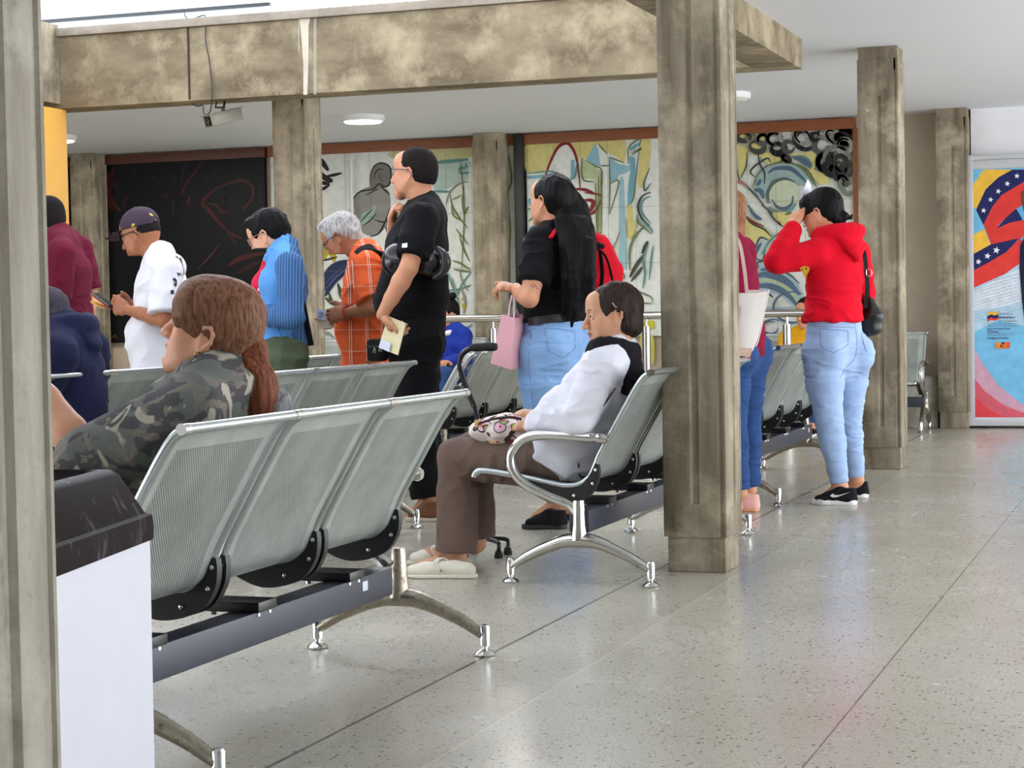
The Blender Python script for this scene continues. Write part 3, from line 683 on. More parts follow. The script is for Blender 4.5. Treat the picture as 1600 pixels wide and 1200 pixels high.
    for col, w, pts in [(NB, 7, [(500, 640), (580, 590), (740, 590), (840, 660), (920, 740)]), (NB, 8, [(350, 820), (420, 840), (450, 920)]), (NB, 6, [(380, 780), (420, 710)]), (G2, 3.5, [(325, 800), (400, 640), (520, 550), (700, 520), (860, 580), (980, 720), (1040, 800)]), ((90, 110, 100), 5, [(500, 980), (490, 860), (560, 750), (680, 700), (800, 740)]), (NB, 5, [(540, 930), (600, 1010), (680, 1030), (760, 980), (775, 890)]), (TEAL, 5, [(510, 1010), (620, 1070), (740, 1050), (810, 970)]), (NB, 9, [(780, 460), (860, 490), (940, 540), (960, 580)]), (TEAL, 3, [(760, 450), (900, 460), (980, 540), (960, 600)]), (OLV, 3, [(740, 530), (860, 560), (950, 640), (1020, 760)]),
                        ((70, 84, 70), 3, [(140, 460), (180, 700), (240, 760), (330, 850), (440, 980), (540, 1110)]), ((70, 84, 70), 2.5, [(270, 400), (260, 560), (200, 690)]), ((60, 70, 66), 3, [(385, 400), (410, 540), (460, 640), (460, 760)]), ((60, 70, 66), 3, [(530, 520), (480, 480), (310, 610), (360, 690)]), ((170, 120, 110), 6, [(45, 730), (120, 730), (200, 740), (280, 800)]), (BLK, 3, [(45, 720), (160, 715)]), (G2, 2.5, [(130, 960), (170, 930), (200, 980), (180, 1060)]), ((128, 40, 40), 4, [(225, 880), (220, 1000), (205, 1120)]), (NB, 5, [(280, 990), (340, 1090), (430, 1150)]), ((90, 96, 80), 4, [(430, 990), (520, 1060), (600, 1140)]), ((70, 84, 70), 3, [(250, 1110), (330, 1160), (400, 1200)])]:
        P.line(col, w, T(pts))
    rng = random.Random(5)
    for cx, cy, rx, ry, col, w in [(60, 250, 60, 45, BLK, 8), (70, 380, 45, 45, (22, 22, 22), 9), (140, 250, 60, 30, GRY, 6), (230, 240, 70, 45, (60, 60, 58), 8), (310, 250, 50, 45, (120, 118, 112), 6), (380, 350, 80, 55, (70, 70, 68), 9), (440, 270, 50, 55, (90, 90, 88), 7), (570, 265, 75, 65, (120, 120, 116), 8), (610, 370, 70, 55, (24, 24, 24), 11), (700, 240, 75, 60, (150, 148, 140), 7), (730, 350, 60, 60, (80, 80, 78), 8), (900, 280, 110, 90, (40, 40, 40), 9), (880, 240, 90, 70, (150, 148, 136), 6), (1090, 330, 75, 85, (90, 90, 88), 9), (1130, 210, 80, 40, (130, 128, 120), 6), (1240, 250, 110, 60, (150, 150, 140), 6), (1330, 265, 75, 45, (18, 18, 18), 11), (1370, 180, 75, 20, (30, 30, 30), 10), (1340, 340, 80, 80, (150, 150, 142), 7), (1140, 520, 90, 95, (60, 64, 60), 10), (1260, 460, 130, 110, (120, 120, 112), 8), (1200, 590, 80, 60, (36, 36, 36), 11), (1290, 560, 80, 110, (50, 50, 48), 8), (1230, 480, 60, 80, (40, 40, 40), 8), (1370, 600, 60, 80, (60, 60, 58), 10), (1270, 650, 110, 40, (40, 40, 40), 9), (1330, 720, 60, 40, (90, 92, 84), 8), (1350, 800, 90, 35, (120, 130, 110), 8), (700, 480, 50, 25, (54, 54, 50), 7), (1020, 240, 40, 40, (30, 30, 30), 8)]:
        P.ring(col, w, T([(cx, cy)])[0], rx / 7.06, ry / 7.06, rng.uniform(0, 360), rng.uniform(0, 360) + 250 if False else rng.uniform(560, 700), rot=rng.uniform(0, 60))
    T = px_tf(1130, 330, 7.06)
    P.patch(Y2, T([(250, 60), (480, 190), (540, 280), (500, 330), (330, 420), (280, 380), (240, 240)]))
    P.patch(Y2, T([(560, 20), (740, 20), (740, 100), (690, 180), (600, 100)]))
    P.patch((170, 188, 180), T([(330, 500), (400, 300), (500, 320), (430, 540)]))
    P.patch((150, 174, 180), T([(330, 780), (400, 570), (600, 620), (740, 720), (840, 840), (850, 1050), (330, 1050)]))
    P.patch((196, 202, 190), T([(480, 1050), (500, 930), (620, 920), (720, 1010), (760, 1050)]))
    for col, w, pts in [(NB, 12, [(340, 720), (480, 700), (620, 730), (740, 800), (850, 920)]), (NB, 10, [(330, 840), (480, 820), (620, 860), (740, 940), (820, 1040)]), ((176, 186, 130), 4, [(340, 780), (520, 760), (680, 830), (780, 930), (850, 1030)]), (NB, 6, [(420, 650), (500, 640), (590, 670)]), (NB, 5, [(370, 480), (400, 400), (430, 350)]), ((60, 72, 74), 3, [(340, 500), (410, 300), (510, 320)]), ((60, 72, 74), 2.5, [(330, 500), (440, 540), (470, 420)]), ((70, 84, 80), 3, [(340, 640), (390, 620), (400, 560), (620, 550)]), ((70, 84, 80), 3, [(630, 650), (740, 700), (850, 800)]), (TEAL, 4, [(430, 480), (520, 330), (620, 250), (700, 190)]), ((128, 40, 40), 3.5, [(260, 60), (340, 120), (460, 170)]), ((50, 60, 56), 3, [(250, 60), (330, 140), (460, 200), (540, 280)]), ((128, 40, 40), 4, [(600, 110), (650, 160)]), ((50, 60, 56), 2.5, [(500, 0), (580, 100), (680, 180)]), (NB, 4, [(310, 0), (370, 70), (430, 100)]), (GRY, 3, [(230, 60), (220, 150), (250, 260)]), ((60, 64, 60), 3, [(510, 910), (560, 950)]), (OLV, 4, [(690, 40), (740, 25), (780, 20)])]:
        P.line(col, w, T(pts))
    for cx, cy, r_ in ((1210, 515, 20), (1205, 512, 12), (1240, 480, 30)):
        P.ring(NB, 4, (cx, cy), r_, r_ * .8, 0, 300)
mural('mural', 823, 1334, BASE, 'right tile mural panel with yellow patches, red arch and black swirls', paint_right, side=True)
# divider post and the thin conduit in front of the middle panel
xd = at(814, 300, 16.0)[0]
struct(MB().box((xd - .04, 15.93, ZM0 - .03), (xd + .04, 16.05, CZ - .012), bev=.003).build('trim_mural_post', flat('blackened_steel', rgb(26, 24, 26), 0.5)))
xp = at(549, 300, 15.94)[0]
cp = MB().tube([(xp, 15.945, ZM0 + .5), (xp, 15.945, CZ - .13)], 0.017, 12); cp.box((xp - .03, 15.93, 2.40), (xp + .03, 15.97, 2.44)); cp.box((xp - .03, 15.93, 1.5), (xp + .03, 15.97, 1.53))
cpo = cp.build('conduit_pipe', flat('white_plastic', rgb(214, 216, 214), .4), MID_MURAL); cpo.matrix_parent_inverse = Matrix.Translation(-MID_MURAL.location); cpo['label'] = 'white vertical conduit pipe'

# ------------------------------------------------------------------ the printed sign board beside the corner column
def star(c, r, rot=0):
    return [(c[0] + (r if i % 2 == 0 else r * .42) * math.sin(PI * i / 5 + rot), c[1] - (r if i % 2 == 0 else r * .42) * math.cos(PI * i / 5 + rot)) for i in range(10)]
def text_mesh(body, size, loc, mat, parent, name='lettering', bold=False, align='LEFT', rot=(PI / 2, 0, 0)):
    cu = bpy.data.curves.new(name, 'FONT'); cu.body = body; cu.size = size; cu.align_x = align; cu.extrude = 0.0004
    if bold: cu.offset = size * 0.018
    ob = bpy.data.objects.new(name, cu); COL.objects.link(ob)
    me = bpy.data.meshes.new_from_object(ob.evaluated_get(bpy.context.evaluated_depsgraph_get())); bpy.data.objects.remove(ob)
    me.materials.clear(); me.materials.append(mat)
    o = bpy.data.objects.new(name, me); COL.objects.link(o); o.location = tuple(loc); o.rotation_euler = rot
    if parent is not None: o.parent = parent
    return o
def poster():
    Y = 15.76
    xl, xr = at(1512, 450, Y)[0], at(1712, 450, Y)[0]; z0, z1 = 0.02, at(1514, 243, Y)[2]
    r = empty('sign_board', ((xl + xr) / 2, Y, 0)); tag(r, 'tall printed sign board with a starred ribbon in a pale metal frame', 'sign'); inv = Matrix.Translation((-(xl + xr) / 2, -Y, 0))
    al = flat('pale_aluminium', rgb(206, 208, 210), 0.35, 0.3)
    f = MB(); t = 0.05; D = 0.13
    zp0, zp1 = at(1522, 652, Y)[2], at(1522, 265, Y)[2]
    f.box((xl, Y - .02, z0), (xl + t, Y + D, z1), bev=.004); f.box((xr - t, Y - .02, z0), (xr, Y + D, z1), bev=.004); f.box((xl + t, Y - .012, z1 - .04), (xr - t, Y + D, z1), bev=.004)
    f.box((xl + t, Y - .01, zp1), (xr - t, Y + D, z1 - .042), bev=.003); f.box((xl + t, Y - .012, z0), (xr - t, Y + D, zp0), bev=.004)
    f.build('frame', al, r).matrix_parent_inverse = inv
    P = Paint(Y); P.mb.box((xl + t, Y, zp0), (xr - t, Y + .02, zp1), P.mi((120, 190, 226)))
    W, N, Yw, Rd, PK, LB = (236, 240, 244), (34, 40, 92), (240, 190, 70), (222, 62, 56), (226, 110, 130), (176, 208, 226)
    P.patch(LB, [(1519, 452), (1560, 430), (1640, 380), (1703, 360), (1703, 520), (1640, 520), (1560, 500), (1521, 520)], False)
    P.patch((214, 226, 234), [(1519, 456), (1580, 425), (1640, 400), (1640, 450), (1580, 478), (1521, 486)], False)
    for i in range(26):
        for j in range(12):
            x = 1523 + i * 4.2 + (j % 2) * 2.1; y = 447 - i * 1.2 + j * 5
            if y > 452 - (x - 1521) * .45: P.k -= 1; P.patch((120, 160, 190), [(x, y - 1), (x + 1, y), (x, y + 1), (x - 1, y)], False)
    P.k += 1
    P.patch(Yw, [(1537, 265), (1600, 265), (1570, 276), (1545, 300), (1527, 328), (1519.5, 322), (1519.5, 290)], False)
    P.patch(N, [(1582, 265), (1703, 265), (1660, 268), (1600, 284), (1565, 306), (1537, 352), (1525, 328), (1540, 296), (1560, 277)], False)
    P.patch(Rd, [(1660, 268), (1703, 270), (1703, 330), (1600, 346), (1597, 322), (1589, 325), (1560, 352), (1549, 383), (1537, 351), (1550, 324), (1565, 305), (1600, 284)], False)
    P.patch(Yw, [(1520, 367), (1538, 358), (1548, 382), (1521, 398)], False)
    P.patch(Rd, [(1549, 383), (1556, 357), (1575, 348), (1600, 344), (1620, 350), (1595, 373), (1570, 380)], False)
    P.patch(N, [(1557, 357), (1574, 338), (1588, 326), (1598, 344), (1578, 348)], False)
    P.patch((100, 170, 216), [(1589, 326), (1610, 312), (1606, 345), (1598, 344)], False)
    P.patch(N, [(1521, 397), (1548, 382), (1593, 372), (1572, 394), (1545, 410), (1521, 423)], False)
    P.patch(Rd, [(1521, 423), (1545, 410), (1572, 394), (1594, 372), (1610, 400), (1570, 428), (1521, 450)], False)
    for c, rr in (((1589, 275), 4.6), ((1574, 287), 4.6), ((1560, 299), 4.6), ((1548, 312), 4.4), ((1537, 329), 4.6), ((1604, 269), 4.6), ((1529, 409), 5), ((1543, 400), 5.4), ((1557, 391), 6)): P.patch(W, star(c, rr, .2), False)
    P.patch((104, 70, 56), [(1596, 300), (1606, 292), (1622, 300), (1622, 330), (1600, 330), (1597, 318)], False)
    P.patch((30, 30, 62), [(1594, 384), (1606, 360), (1640, 350), (1690, 370), (1690, 560), (1606, 540), (1597, 470), (1593, 420)], False)
    P.patch((206, 160, 178), [(1522, 543), (1534, 566), (1560, 602), (1600, 634), (1703, 652), (1523, 652)], False)
    P.patch((214, 96, 110), [(1523, 592), (1540, 612), (1570, 634), (1620, 652), (1523, 652)], False)
    P.patch((222, 70, 78), [(1523, 620), (1545, 640), (1570, 652), (1523, 652)], False)
    P.patch(Yw, [(1543, 489), (1549, 486), (1555, 488), (1560, 485), (1560, 491), (1554, 493), (1549, 491), (1543, 494)], False)
    P.patch(N, [(1543, 494), (1549, 491), (1554, 493), (1560, 491), (1560, 496), (1554, 498), (1549, 496), (1543, 499)], False)
    P.patch(Rd, [(1543, 499), (1549, 496), (1554, 498), (1560, 496), (1560, 499), (1554, 501), (1548, 500), (1543, 503)], False)
    for y in (505.5, 520.5): P.patch((120, 130, 150), [(1543, y), (1590, y - .3), (1590, y + .3), (1543, y + .6)], False)
    P.patch((238, 160, 60), [(1556, 535), (1562, 534), (1562, 544), (1556, 545)], False); P.patch((226, 90, 60), [(1566, 535), (1578, 534), (1578, 544), (1566, 545)], False)
    P.patch((30, 26, 34), [(1562, 538), (1566, 535), (1570, 534), (1568, 540), (1565, 543)], False)
    P.mb.build('printed_panel', P.mats, r, smooth=False).matrix_parent_inverse = inv
    tm = flat('sign_ink', rgb(58, 64, 84), .6); tg = flat('sign_ink_grey', rgb(110, 126, 146), .6)
    k = 0.0052
    def T(body, px, py, s, m, bold=False):
        p = at(px, py, Y); o = text_mesh(body, s * k, (p[0], Y - 0.012, p[2]), m, r, bold=bold); o.matrix_parent_inverse = inv; return o
    T('Gobierno', 1561, 492, 5.4, tg); T('Bolivariano', 1561, 497.5, 5.4, tm, True); T('de Venezuela', 1561, 503, 5.0, tg)
    T('Ministerio del Poder Popular', 1543, 510.5, 3.9, tg); T('para el Proceso Social', 1543, 515, 3.9, tm, True); T('de Trabajo', 1543, 519.3, 3.9, tm, True)
    T('Instituto Venezolano de', 1543, 525, 3.9, tg); T('los Seguros Sociales', 1543, 529.5, 3.9, tm, True)
    T('200', 1556, 544.5, 11, flat('sign_ink_orange', rgb(240, 140, 56), .6), True)
poster()

# ------------------------------------------------------------------ security camera and its cable under the far beam
def cctv():
    Y = 11.08; c = at(349, 184, Y)
    r = empty('security_camera', c); tag(r, 'pale boxy security camera hanging under the stained beam', 'camera')
    al = flat('camera_housing', rgb(118, 112, 96), .45, var=.08); dk = flat('lens_dark', rgb(40, 34, 28), .2)
    f = nrm(at(330, 190.5, Y - .17) - at(371, 180, Y)); M = Matrix((tuple(f), tuple(nrm(np.cross((0, 0, 1), f))), tuple(np.cross(f, nrm(np.cross((0, 0, 1), f)))))).transposed().to_4x4()
    b = MB().box((-.12, -.045, -.037), (.11, .045, .034), bev=.006); b.box((-.13, -.052, .034), (.135, .052, .041), bev=.003)
    b.box((.11, -.045, -.037), (.12, -.037, .034)); b.box((.11, .037, -.037), (.12, .045, .034)); b.box((.11, -.045, -.037), (.12, .045, -.03))
    b.xf(M).build('housing', al, r)
    l = MB().lathe([(.024, 0), (.024, .016), (.017, .018), (.012, .012), (.001, .011)], M=M @ Matrix.Translation((.105, -.004, 0)) @ Matrix.Rotation(PI / 2, 4, 'Y'))
    l.box((.108, -.037, -.03), (.1105, .037, .033), M=M); l.build('lens', dk, r)
    br = MB().tube([(0, 0, .04), (0, 0, .055), (0.005, 0, .07)], .011, 10); br.tube([(.005, 0, .066), (.005, 0.02, ZB - c[2] + .004)], .008, 8); br.tube([(.0, 0, .064), (-.06, .01, .07), (-.06, .03, ZB - c[2] + .004)], .006, 8)
    br.xf(Matrix.Rotation(math.radians(0), 4, 'Z')).build('mount', M_BLACKM, r)
    pts = [at(x, y, OY1 - .012) for x, y in ((288, 20), (290, 26), (296, 31), (308, 27), (321, 25), (321, 45), (322, 68), (327, 95), (331, 130), (331, 155))] + [at(x, y, OY1 + .02) for x, y in ((329, 172), (323, 180), (318, 176), (317, 165), (308, 166), (299, 162))]
    tag(MB().tube(crom(pts, 5), .0042, 6).build('cable', M_BLACKP), 'thin black cable looping down the stained beam to the security camera', 'cable')
cctv()

# ------------------------------------------------------------------ the bin in front
def bin_():
    a = ray(1168, 481); a = nrm([a[0], a[1], 0]); n_ = np.array([a[1], -a[0], 0])      # a: along the visible side; n_: towards the right
    far = at(243, 826, 3.14); L, Wd = 0.56, 0.40
    c = np.array([far[0], far[1], 0]) - a * L / 2 - n_ * Wd / 2
    rz = math.atan2(a[1], a[0]) - PI / 2
    r = empty('waste_bin', c, rz); tag(r, 'white waste bin with a scuffed dark brown lid beside the front pillar', 'bin')
    zr = far[2] - 0.0
    w, l = Wd / 2, L / 2
    def sq(w, l, z, rr): return [(sx * (w - rr) + rr * math.cos(t), sy * (l - rr) + rr * math.sin(t), z) for sx, sy, t0 in ((1, 1, 0), (-1, 1, 90), (-1, -1, 180), (1, -1, 270)) for t in [math.radians(t0 + k * 18) for k in range(6)]]
    def loft(secs, mb):
        vs = [p for s_ in secs for p in s_]; m = len(secs[0]); fs = [(i * m + k, i * m + (k + 1) % m, (i + 1) * m + (k + 1) % m, (i + 1) * m + k) for i in range(len(secs) - 1) for k in range(m)]
        fs += [tuple(range(m - 1, -1, -1)), tuple((len(secs) - 1) * m + k for k in range(m))]; return mb.add(vs, fs)
    body = loft([sq(w - .014, l - .014, 0.0, .012), sq(w - .008, l - .008, .02, .012), sq(w - .006, l - .006, zr, .012)], MB())
    body.build('bin_body', flat('white_panel', rgb(224, 225, 233), .45, var=.02), r)
    t = NT('scuffed_brown_plastic'); v = t.coord('Object', (3, 3, 1)); nn = t.noise(v, 9, 6, .7); n2 = t.noise(t.coord('Object', (1, 1, .35)), 26, 5, .65)
    t.set(color=t.mix(t.ramp(n2, [(.56, 0.), (.70, .75)]), t.mix(t.ramp(nn, [(.3, 0.), (.7, 1.)]), rgb(22, 16, 17), rgb(36, 27, 28)), rgb(112, 104, 106)), rough=.5, spec=.06)
    lid = loft([sq(w, l, zr - .018, .018), sq(w + .002, l + .002, zr + .006, .02), sq(w, l, zr + .028, .02), sq(w - .01, l - .01, zr + .032, .02), sq(w - .012, l - .012, zr + .036, .022), sq(w - .045, l - .045, zr + .108, .03), sq(w - .055, l - .055, zr + .116, .03), sq(w - .075, l - .075, zr + .118, .03), sq(w - .085, l - .085, zr + .108, .03), sq(w - .10, l - .12, zr + .085, .03)], MB())
    lid.build('lid', t.m, r, angle=35)
bin_()
# ------------------------------------------------------------------ smooth solids: blended lofts and ellipsoids turned into one continuous surface
def vnoise(P):
    P = np.asarray(P, np.float64); i = np.floor(P); f = P - i; u = f * f * (3 - 2 * f)
    def h(a): return np.modf(np.abs(np.sin(a @ np.array([127.1, 311.7, 74.7])) * 43758.5453))[0]
    r = 0
    for dx in (0, 1):
        for dy in (0, 1):
            for dz in (0, 1):
                w = (u[:, 0] if dx else 1 - u[:, 0]) * (u[:, 1] if dy else 1 - u[:, 1]) * (u[:, 2] if dz else 1 - u[:, 2])
                r = r + w * h(i + np.array([dx, dy, dz]))
    return r
def smin(a, b, k):
    if k <= 1e-6: return np.minimum(a, b)
    h = np.clip(0.5 + 0.5 * (b - a) / k, 0, 1)
    return b + (a - b) * h - k * h * (1 - h)
class Sd:
    def __init__(s): s.P = []
    def loft(s, pts, rad, k=0.02, op='u', side=None, f0=False, f1=False, ki=0.012):
        """Tube through pts; rad: a number or (half width along side, half depth) per point; f0/f1 cut that end off flat."""
        pts = [np.asarray(p, float) for p in pts]; n = len(pts)
        rad = [rad] * n if np.isscalar(rad) or (isinstance(rad, tuple) and len(rad) == 2 and n != 2) else list(rad)
        A = np.array([r[0] if hasattr(r, '__len__') else r for r in rad], float); B = np.array([r[1] if hasattr(r, '__len__') else r for r in rad], float)
        m = max(A.max(), B.max()); pa = np.array(pts)
        s.P.append(('l', (pts, A, B, None if side is None else nrm(side), f0, f1, ki), k, op, pa.min(0) - m, pa.max(0) + m)); return s
    def ell(s, c, rad, ax=None, k=0.02, op='u'):
        c = np.asarray(c, float); rad = np.array(rad, float) if hasattr(rad, '__len__') else np.array([rad] * 3, float)
        m = rad.max(); s.P.append(('e', (c, rad, ax), k, op, c - m, c + m)); return s
    def cut(s, p, n):
        s.P.append(('c', (np.asarray(p, float), nrm(n)), 0.0, 'c', None, None)); return s
    def ext(s, o): s.P += o.P; return s
    def bounds(s):
        lo = np.min([p[4] for p in s.P if p[3] == 'u'], 0); hi = np.max([p[5] for p in s.P if p[3] == 'u'], 0); return lo, hi
    def mesh(s, h, clip=None):
        lo, hi = s.bounds(); lo = lo - 3 * h; hi = hi + 3 * h
        if clip is not None: lo = np.maximum(lo, clip[0]); hi = np.minimum(hi, clip[1])
        N = np.maximum(((hi - lo) / h).astype(int) + 1, 4)
        X, Y, Z = [lo[i] + h * np.arange(N[i]) for i in range(3)]
        D = np.full(N, 0.5, np.float32)
        for kind, dt, k, op, plo, phi in s.P:
            if op == 'c':
                p, n_ = dt
                d = (X[:, None, None] - p[0]) * n_[0] + (Y[None, :, None] - p[1]) * n_[1] + (Z[None, None, :] - p[2]) * n_[2]
                D = np.maximum(D, d.astype(np.float32)); continue
            pad = k + 2.5 * h
            i0 = np.clip(((plo - pad - lo) / h).astype(int), 0, N); i1 = np.clip(((phi + pad - lo) / h).astype(int) + 2, 0, N)
            if np.any(i1 - i0 < 1): continue
            sl = tuple(slice(a, b) for a, b in zip(i0, i1))
            gx, gy, gz = X[sl[0]][:, None, None], Y[sl[1]][None, :, None], Z[sl[2]][None, None, :]
            if kind == 'e':
                c, r, ax = dt; q = (gx - c[0], gy - c[1], gz - c[2]); A3 = np.eye(3) if ax is None else ax; e = 0
                for i in range(3): e = e + ((q[0] * A3[i][0] + q[1] * A3[i][1] + q[2] * A3[i][2]) / r[i]) ** 2
                d = (np.sqrt(e) - 1) * r.min()
            else:
                pts, A, B, side, f0, f1, ki = dt; d = None
                for j in range(len(pts) - 1):
                    p0, p1 = pts[j], pts[j + 1]; ax = p1 - p0; L = np.linalg.norm(ax)
                    if L < 1e-6: continue
                    ax = ax / L; qx, qy, qz = gx - p0[0], gy - p0[1], gz - p0[2]
                    pr = qx * ax[0] + qy * ax[1] + qz * ax[2]; t = np.clip(pr / L, 0, 1)
                    a = A[j] + (A[j + 1] - A[j]) * t; cx, cy, cz = qx - ax[0] * L * t, qy - ax[1] * L * t, qz - ax[2] * L * t
                    if side is None: dd = np.sqrt(cx * cx + cy * cy + cz * cz) - a
                    else:
                        b = B[j] + (B[j + 1] - B[j]) * t
                        sv = nrm(side - ax * np.dot(side, ax)); fv = np.cross(ax, sv)
                        es = (cx * sv[0] + cy * sv[1] + cz * sv[2]); ef = (cx * fv[0] + cy * fv[1] + cz * fv[2]); ea = (cx * ax[0] + cy * ax[1] + cz * ax[2]); mn = np.minimum(a, b)
                        dd = (np.sqrt((es / a) ** 2 + (ef / b) ** 2 + (ea / mn) ** 2) - 1) * mn
                    if f0 and j == 0: dd = np.maximum(dd, -pr)
                    if f1 and j == len(pts) - 2: dd = np.maximum(dd, pr - L)
                    d = dd if d is None else smin(d, dd, ki)
            d = d.astype(np.float32)
            if op == 'u': D[sl] = smin(D[sl], d, k)
            else: D[sl] = -smin(-D[sl], d, k)
        return nets(D, lo, h)
def nets(D, lo, h):
    S = D < 0; nx, ny, nz = D.shape
    c = np.zeros((nx - 1, ny - 1, nz - 1), np.int8)
    offs = [(i, j, k) for i in (0, 1) for j in (0, 1) for k in (0, 1)]
    for i, j, k in offs: c += S[i:nx - 1 + i, j:ny - 1 + j, k:nz - 1 + k]
    I = np.argwhere((c > 0) & (c < 8))
    if len(I) == 0: return np.zeros((0, 3)), np.zeros((0, 4), int)
    idx = np.full(c.shape, -1, np.int64); idx[I[:, 0], I[:, 1], I[:, 2]] = np.arange(len(I))
    val = {o: D[I[:, 0] + o[0], I[:, 1] + o[1], I[:, 2] + o[2]].astype(np.float64) for o in offs}
    acc = np.zeros((len(I), 3)); cnt = np.zeros(len(I))
    for o in offs:
        for a in range(3):
            if o[a] == 0:
                q = list(o); q[a] = 1; q = tuple(q); v0, v1 = val[o], val[q]; m = (v0 < 0) != (v1 < 0)
                t = np.where(m, v0 / np.where(m, v0 - v1, 1), 0); p = np.tile(np.array(o, float), (len(I), 1)); p[:, a] += t
                acc += np.where(m[:, None], p, 0); cnt += m
    V = lo + h * (I + acc / cnt[:, None]); F = []
    for a in range(3):
        b, d = (a + 1) % 3, (a + 2) % 3
        s0 = [slice(0, n) for n in D.shape]; s1 = list(s0); s0[a] = slice(0, D.shape[a] - 1); s1[a] = slice(1, D.shape[a])
        m = S[tuple(s0)] != S[tuple(s1)]; E = np.argwhere(m)
        E = E[(E[:, b] > 0) & (E[:, d] > 0) & (E[:, b] < D.shape[b] - 1) & (E[:, d] < D.shape[d] - 1)]
        if len(E) == 0: continue
        def cell(db, dd): q = E.copy(); q[:, b] -= db; q[:, d] -= dd; return idx[q[:, 0], q[:, 1], q[:, 2]]
        Q = np.stack([cell(1, 1), cell(0, 1), cell(0, 0), cell(1, 0)], 1)
        ins = S[E[:, 0], E[:, 1], E[:, 2]]; Q[~ins] = Q[~ins][:, ::-1]; F.append(Q)
    F = np.concatenate(F); return V, F[(F >= 0).all(1)]
def vnormals(V, F):
    n = np.cross(V[F[:, 2]] - V[F[:, 0]], V[F[:, 3]] - V[F[:, 1]]); N = np.zeros_like(V)
    for i in range(4): np.add.at(N, F[:, i], n)
    return N / (np.linalg.norm(N, axis=1, keepdims=True) + 1e-12)
def relax(V, F, it=1, lam=0.5):
    for _ in range(it):
        S = np.zeros_like(V); c = np.zeros(len(V))
        for i in range(4):
            a, b = F[:, i], F[:, (i + 1) % 4]; np.add.at(S, a, V[b]); np.add.at(c, a, 1)
        V = V * (1 - lam) + lam * S / np.maximum(c, 1)[:, None]
    return V
def folds(amp, scale, stretch=(1, 1, 1), seed=0.0, mask=None):
    """Cloth creases: ridged noise pushed along the normals; mask(V) scales them from place to place."""
    def fn(V, N):
        P = V * np.array(stretch) * scale + seed
        a = vnoise(P + 1.7 * vnoise(P * 0.7 + 9.1)[:, None]); b = vnoise(P * 2.3 + 4.4)
        d = amp * ((1 - np.abs(2 * a - 1)) ** 2 - 0.35 + 0.3 * (b - 0.5))
        if mask is not None: d = d * mask(V)
        return V + N * d[:, None]
    return fn
BVHS = {}
def solid(name, parts, mats, parent, org, fn=None, matfn=None, sm=1, keep=False):
    """One mesh object from (Sd, voxel, clip) parts; vertices are stored relative to org, the root's place."""
    Vs, Fs, o = [], [], 0
    for p in parts:
        V, F = p[0].mesh(p[1], p[2] if len(p) > 2 else None)
        if len(V) == 0: continue
        if sm: V = relax(V, F, sm)
        if fn is not None: V = fn(V, vnormals(V, F))
        Vs.append(V); Fs.append(F + o); o += len(V)
    V = np.concatenate(Vs); F = np.concatenate(Fs); W = V - np.asarray(org)
    me = bpy.data.meshes.new(name); me.vertices.add(len(W)); me.vertices.foreach_set('co', W.astype(np.float32).ravel())
    me.loops.add(F.size); me.loops.foreach_set('vertex_index', F.astype(np.int32).ravel())
    me.polygons.add(len(F)); me.polygons.foreach_set('loop_start', np.arange(0, F.size, 4, dtype=np.int32)); me.polygons.foreach_set('loop_total', np.full(len(F), 4, np.int32))
    mats = mats if isinstance(mats, (list, tuple)) else [mats]
    for m in mats: me.materials.append(m)
    if matfn is not None: me.polygons.foreach_set('material_index', matfn(V[F].mean(1)).astype(np.int32))
    me.update(calc_edges=True); me.polygons.foreach_set('use_smooth', np.ones(len(F), bool))
    ob = bpy.data.objects.new(name, me); COL.objects.link(ob)
    if parent is not None: ob.parent = parent
    else: ob.location = tuple(float(x) for x in org)
    if keep:
        from mathutils.bvhtree import BVHTree
        BVHS[ob.name] = BVHTree.FromPolygons([tuple(v) for v in V], [tuple(int(i) for i in f) for f in F])
    return ob
def onto(ob, pts, lift=0.001):
    """Points of the surface of ob seen through the given picture points: where a print, seam or pocket lies on a cloth."""
    out = []; b = BVHS[ob.name]; cam0 = Vector((0, 0, CAM_H))
    for x, y in pts:
        d = Vector(ray(x, y)).normalized(); hit = b.ray_cast(cam0, d)
        if hit[0] is not None: n = hit[1]; n = n if n.dot(d) < 0 else -n; out.append(np.array(hit[0] + n * lift))
    return out
def seam(name, ob, pts, r, mat, parent, org, n=5, closed=False, lift=0.0005):
    Q = [np.array(p, float) for p in pts]; Q = Q + [Q[0]] if closed else Q
    P = [mid(Q[i], Q[i + 1], k / 5) for i in range(len(Q) - 1) for k in range(5)] + ([] if closed else [Q[-1]]) if closed else crom(Q, n); W = [p - np.asarray(org) for p in onto(ob, P, lift)]
    if len(W) < 2: return None
    return MB().tube(W, r, 6, closed=closed and len(W) == len(P)).build(name, mat, parent)
def decal(name, ob, polys, mats, parent, org, lift=0.002):
    """Printed shapes on a cloth: each polygon is laid on the surface of ob."""
    m = MB()
    for mi, poly in polys:
        W = [p - np.asarray(org) for p in onto(ob, poly, lift)]
        if len(W) >= 3: m.add(W, [tuple(range(len(W)))], mi)
    return m.build(name, mats, parent, smooth=False) if m.f else None

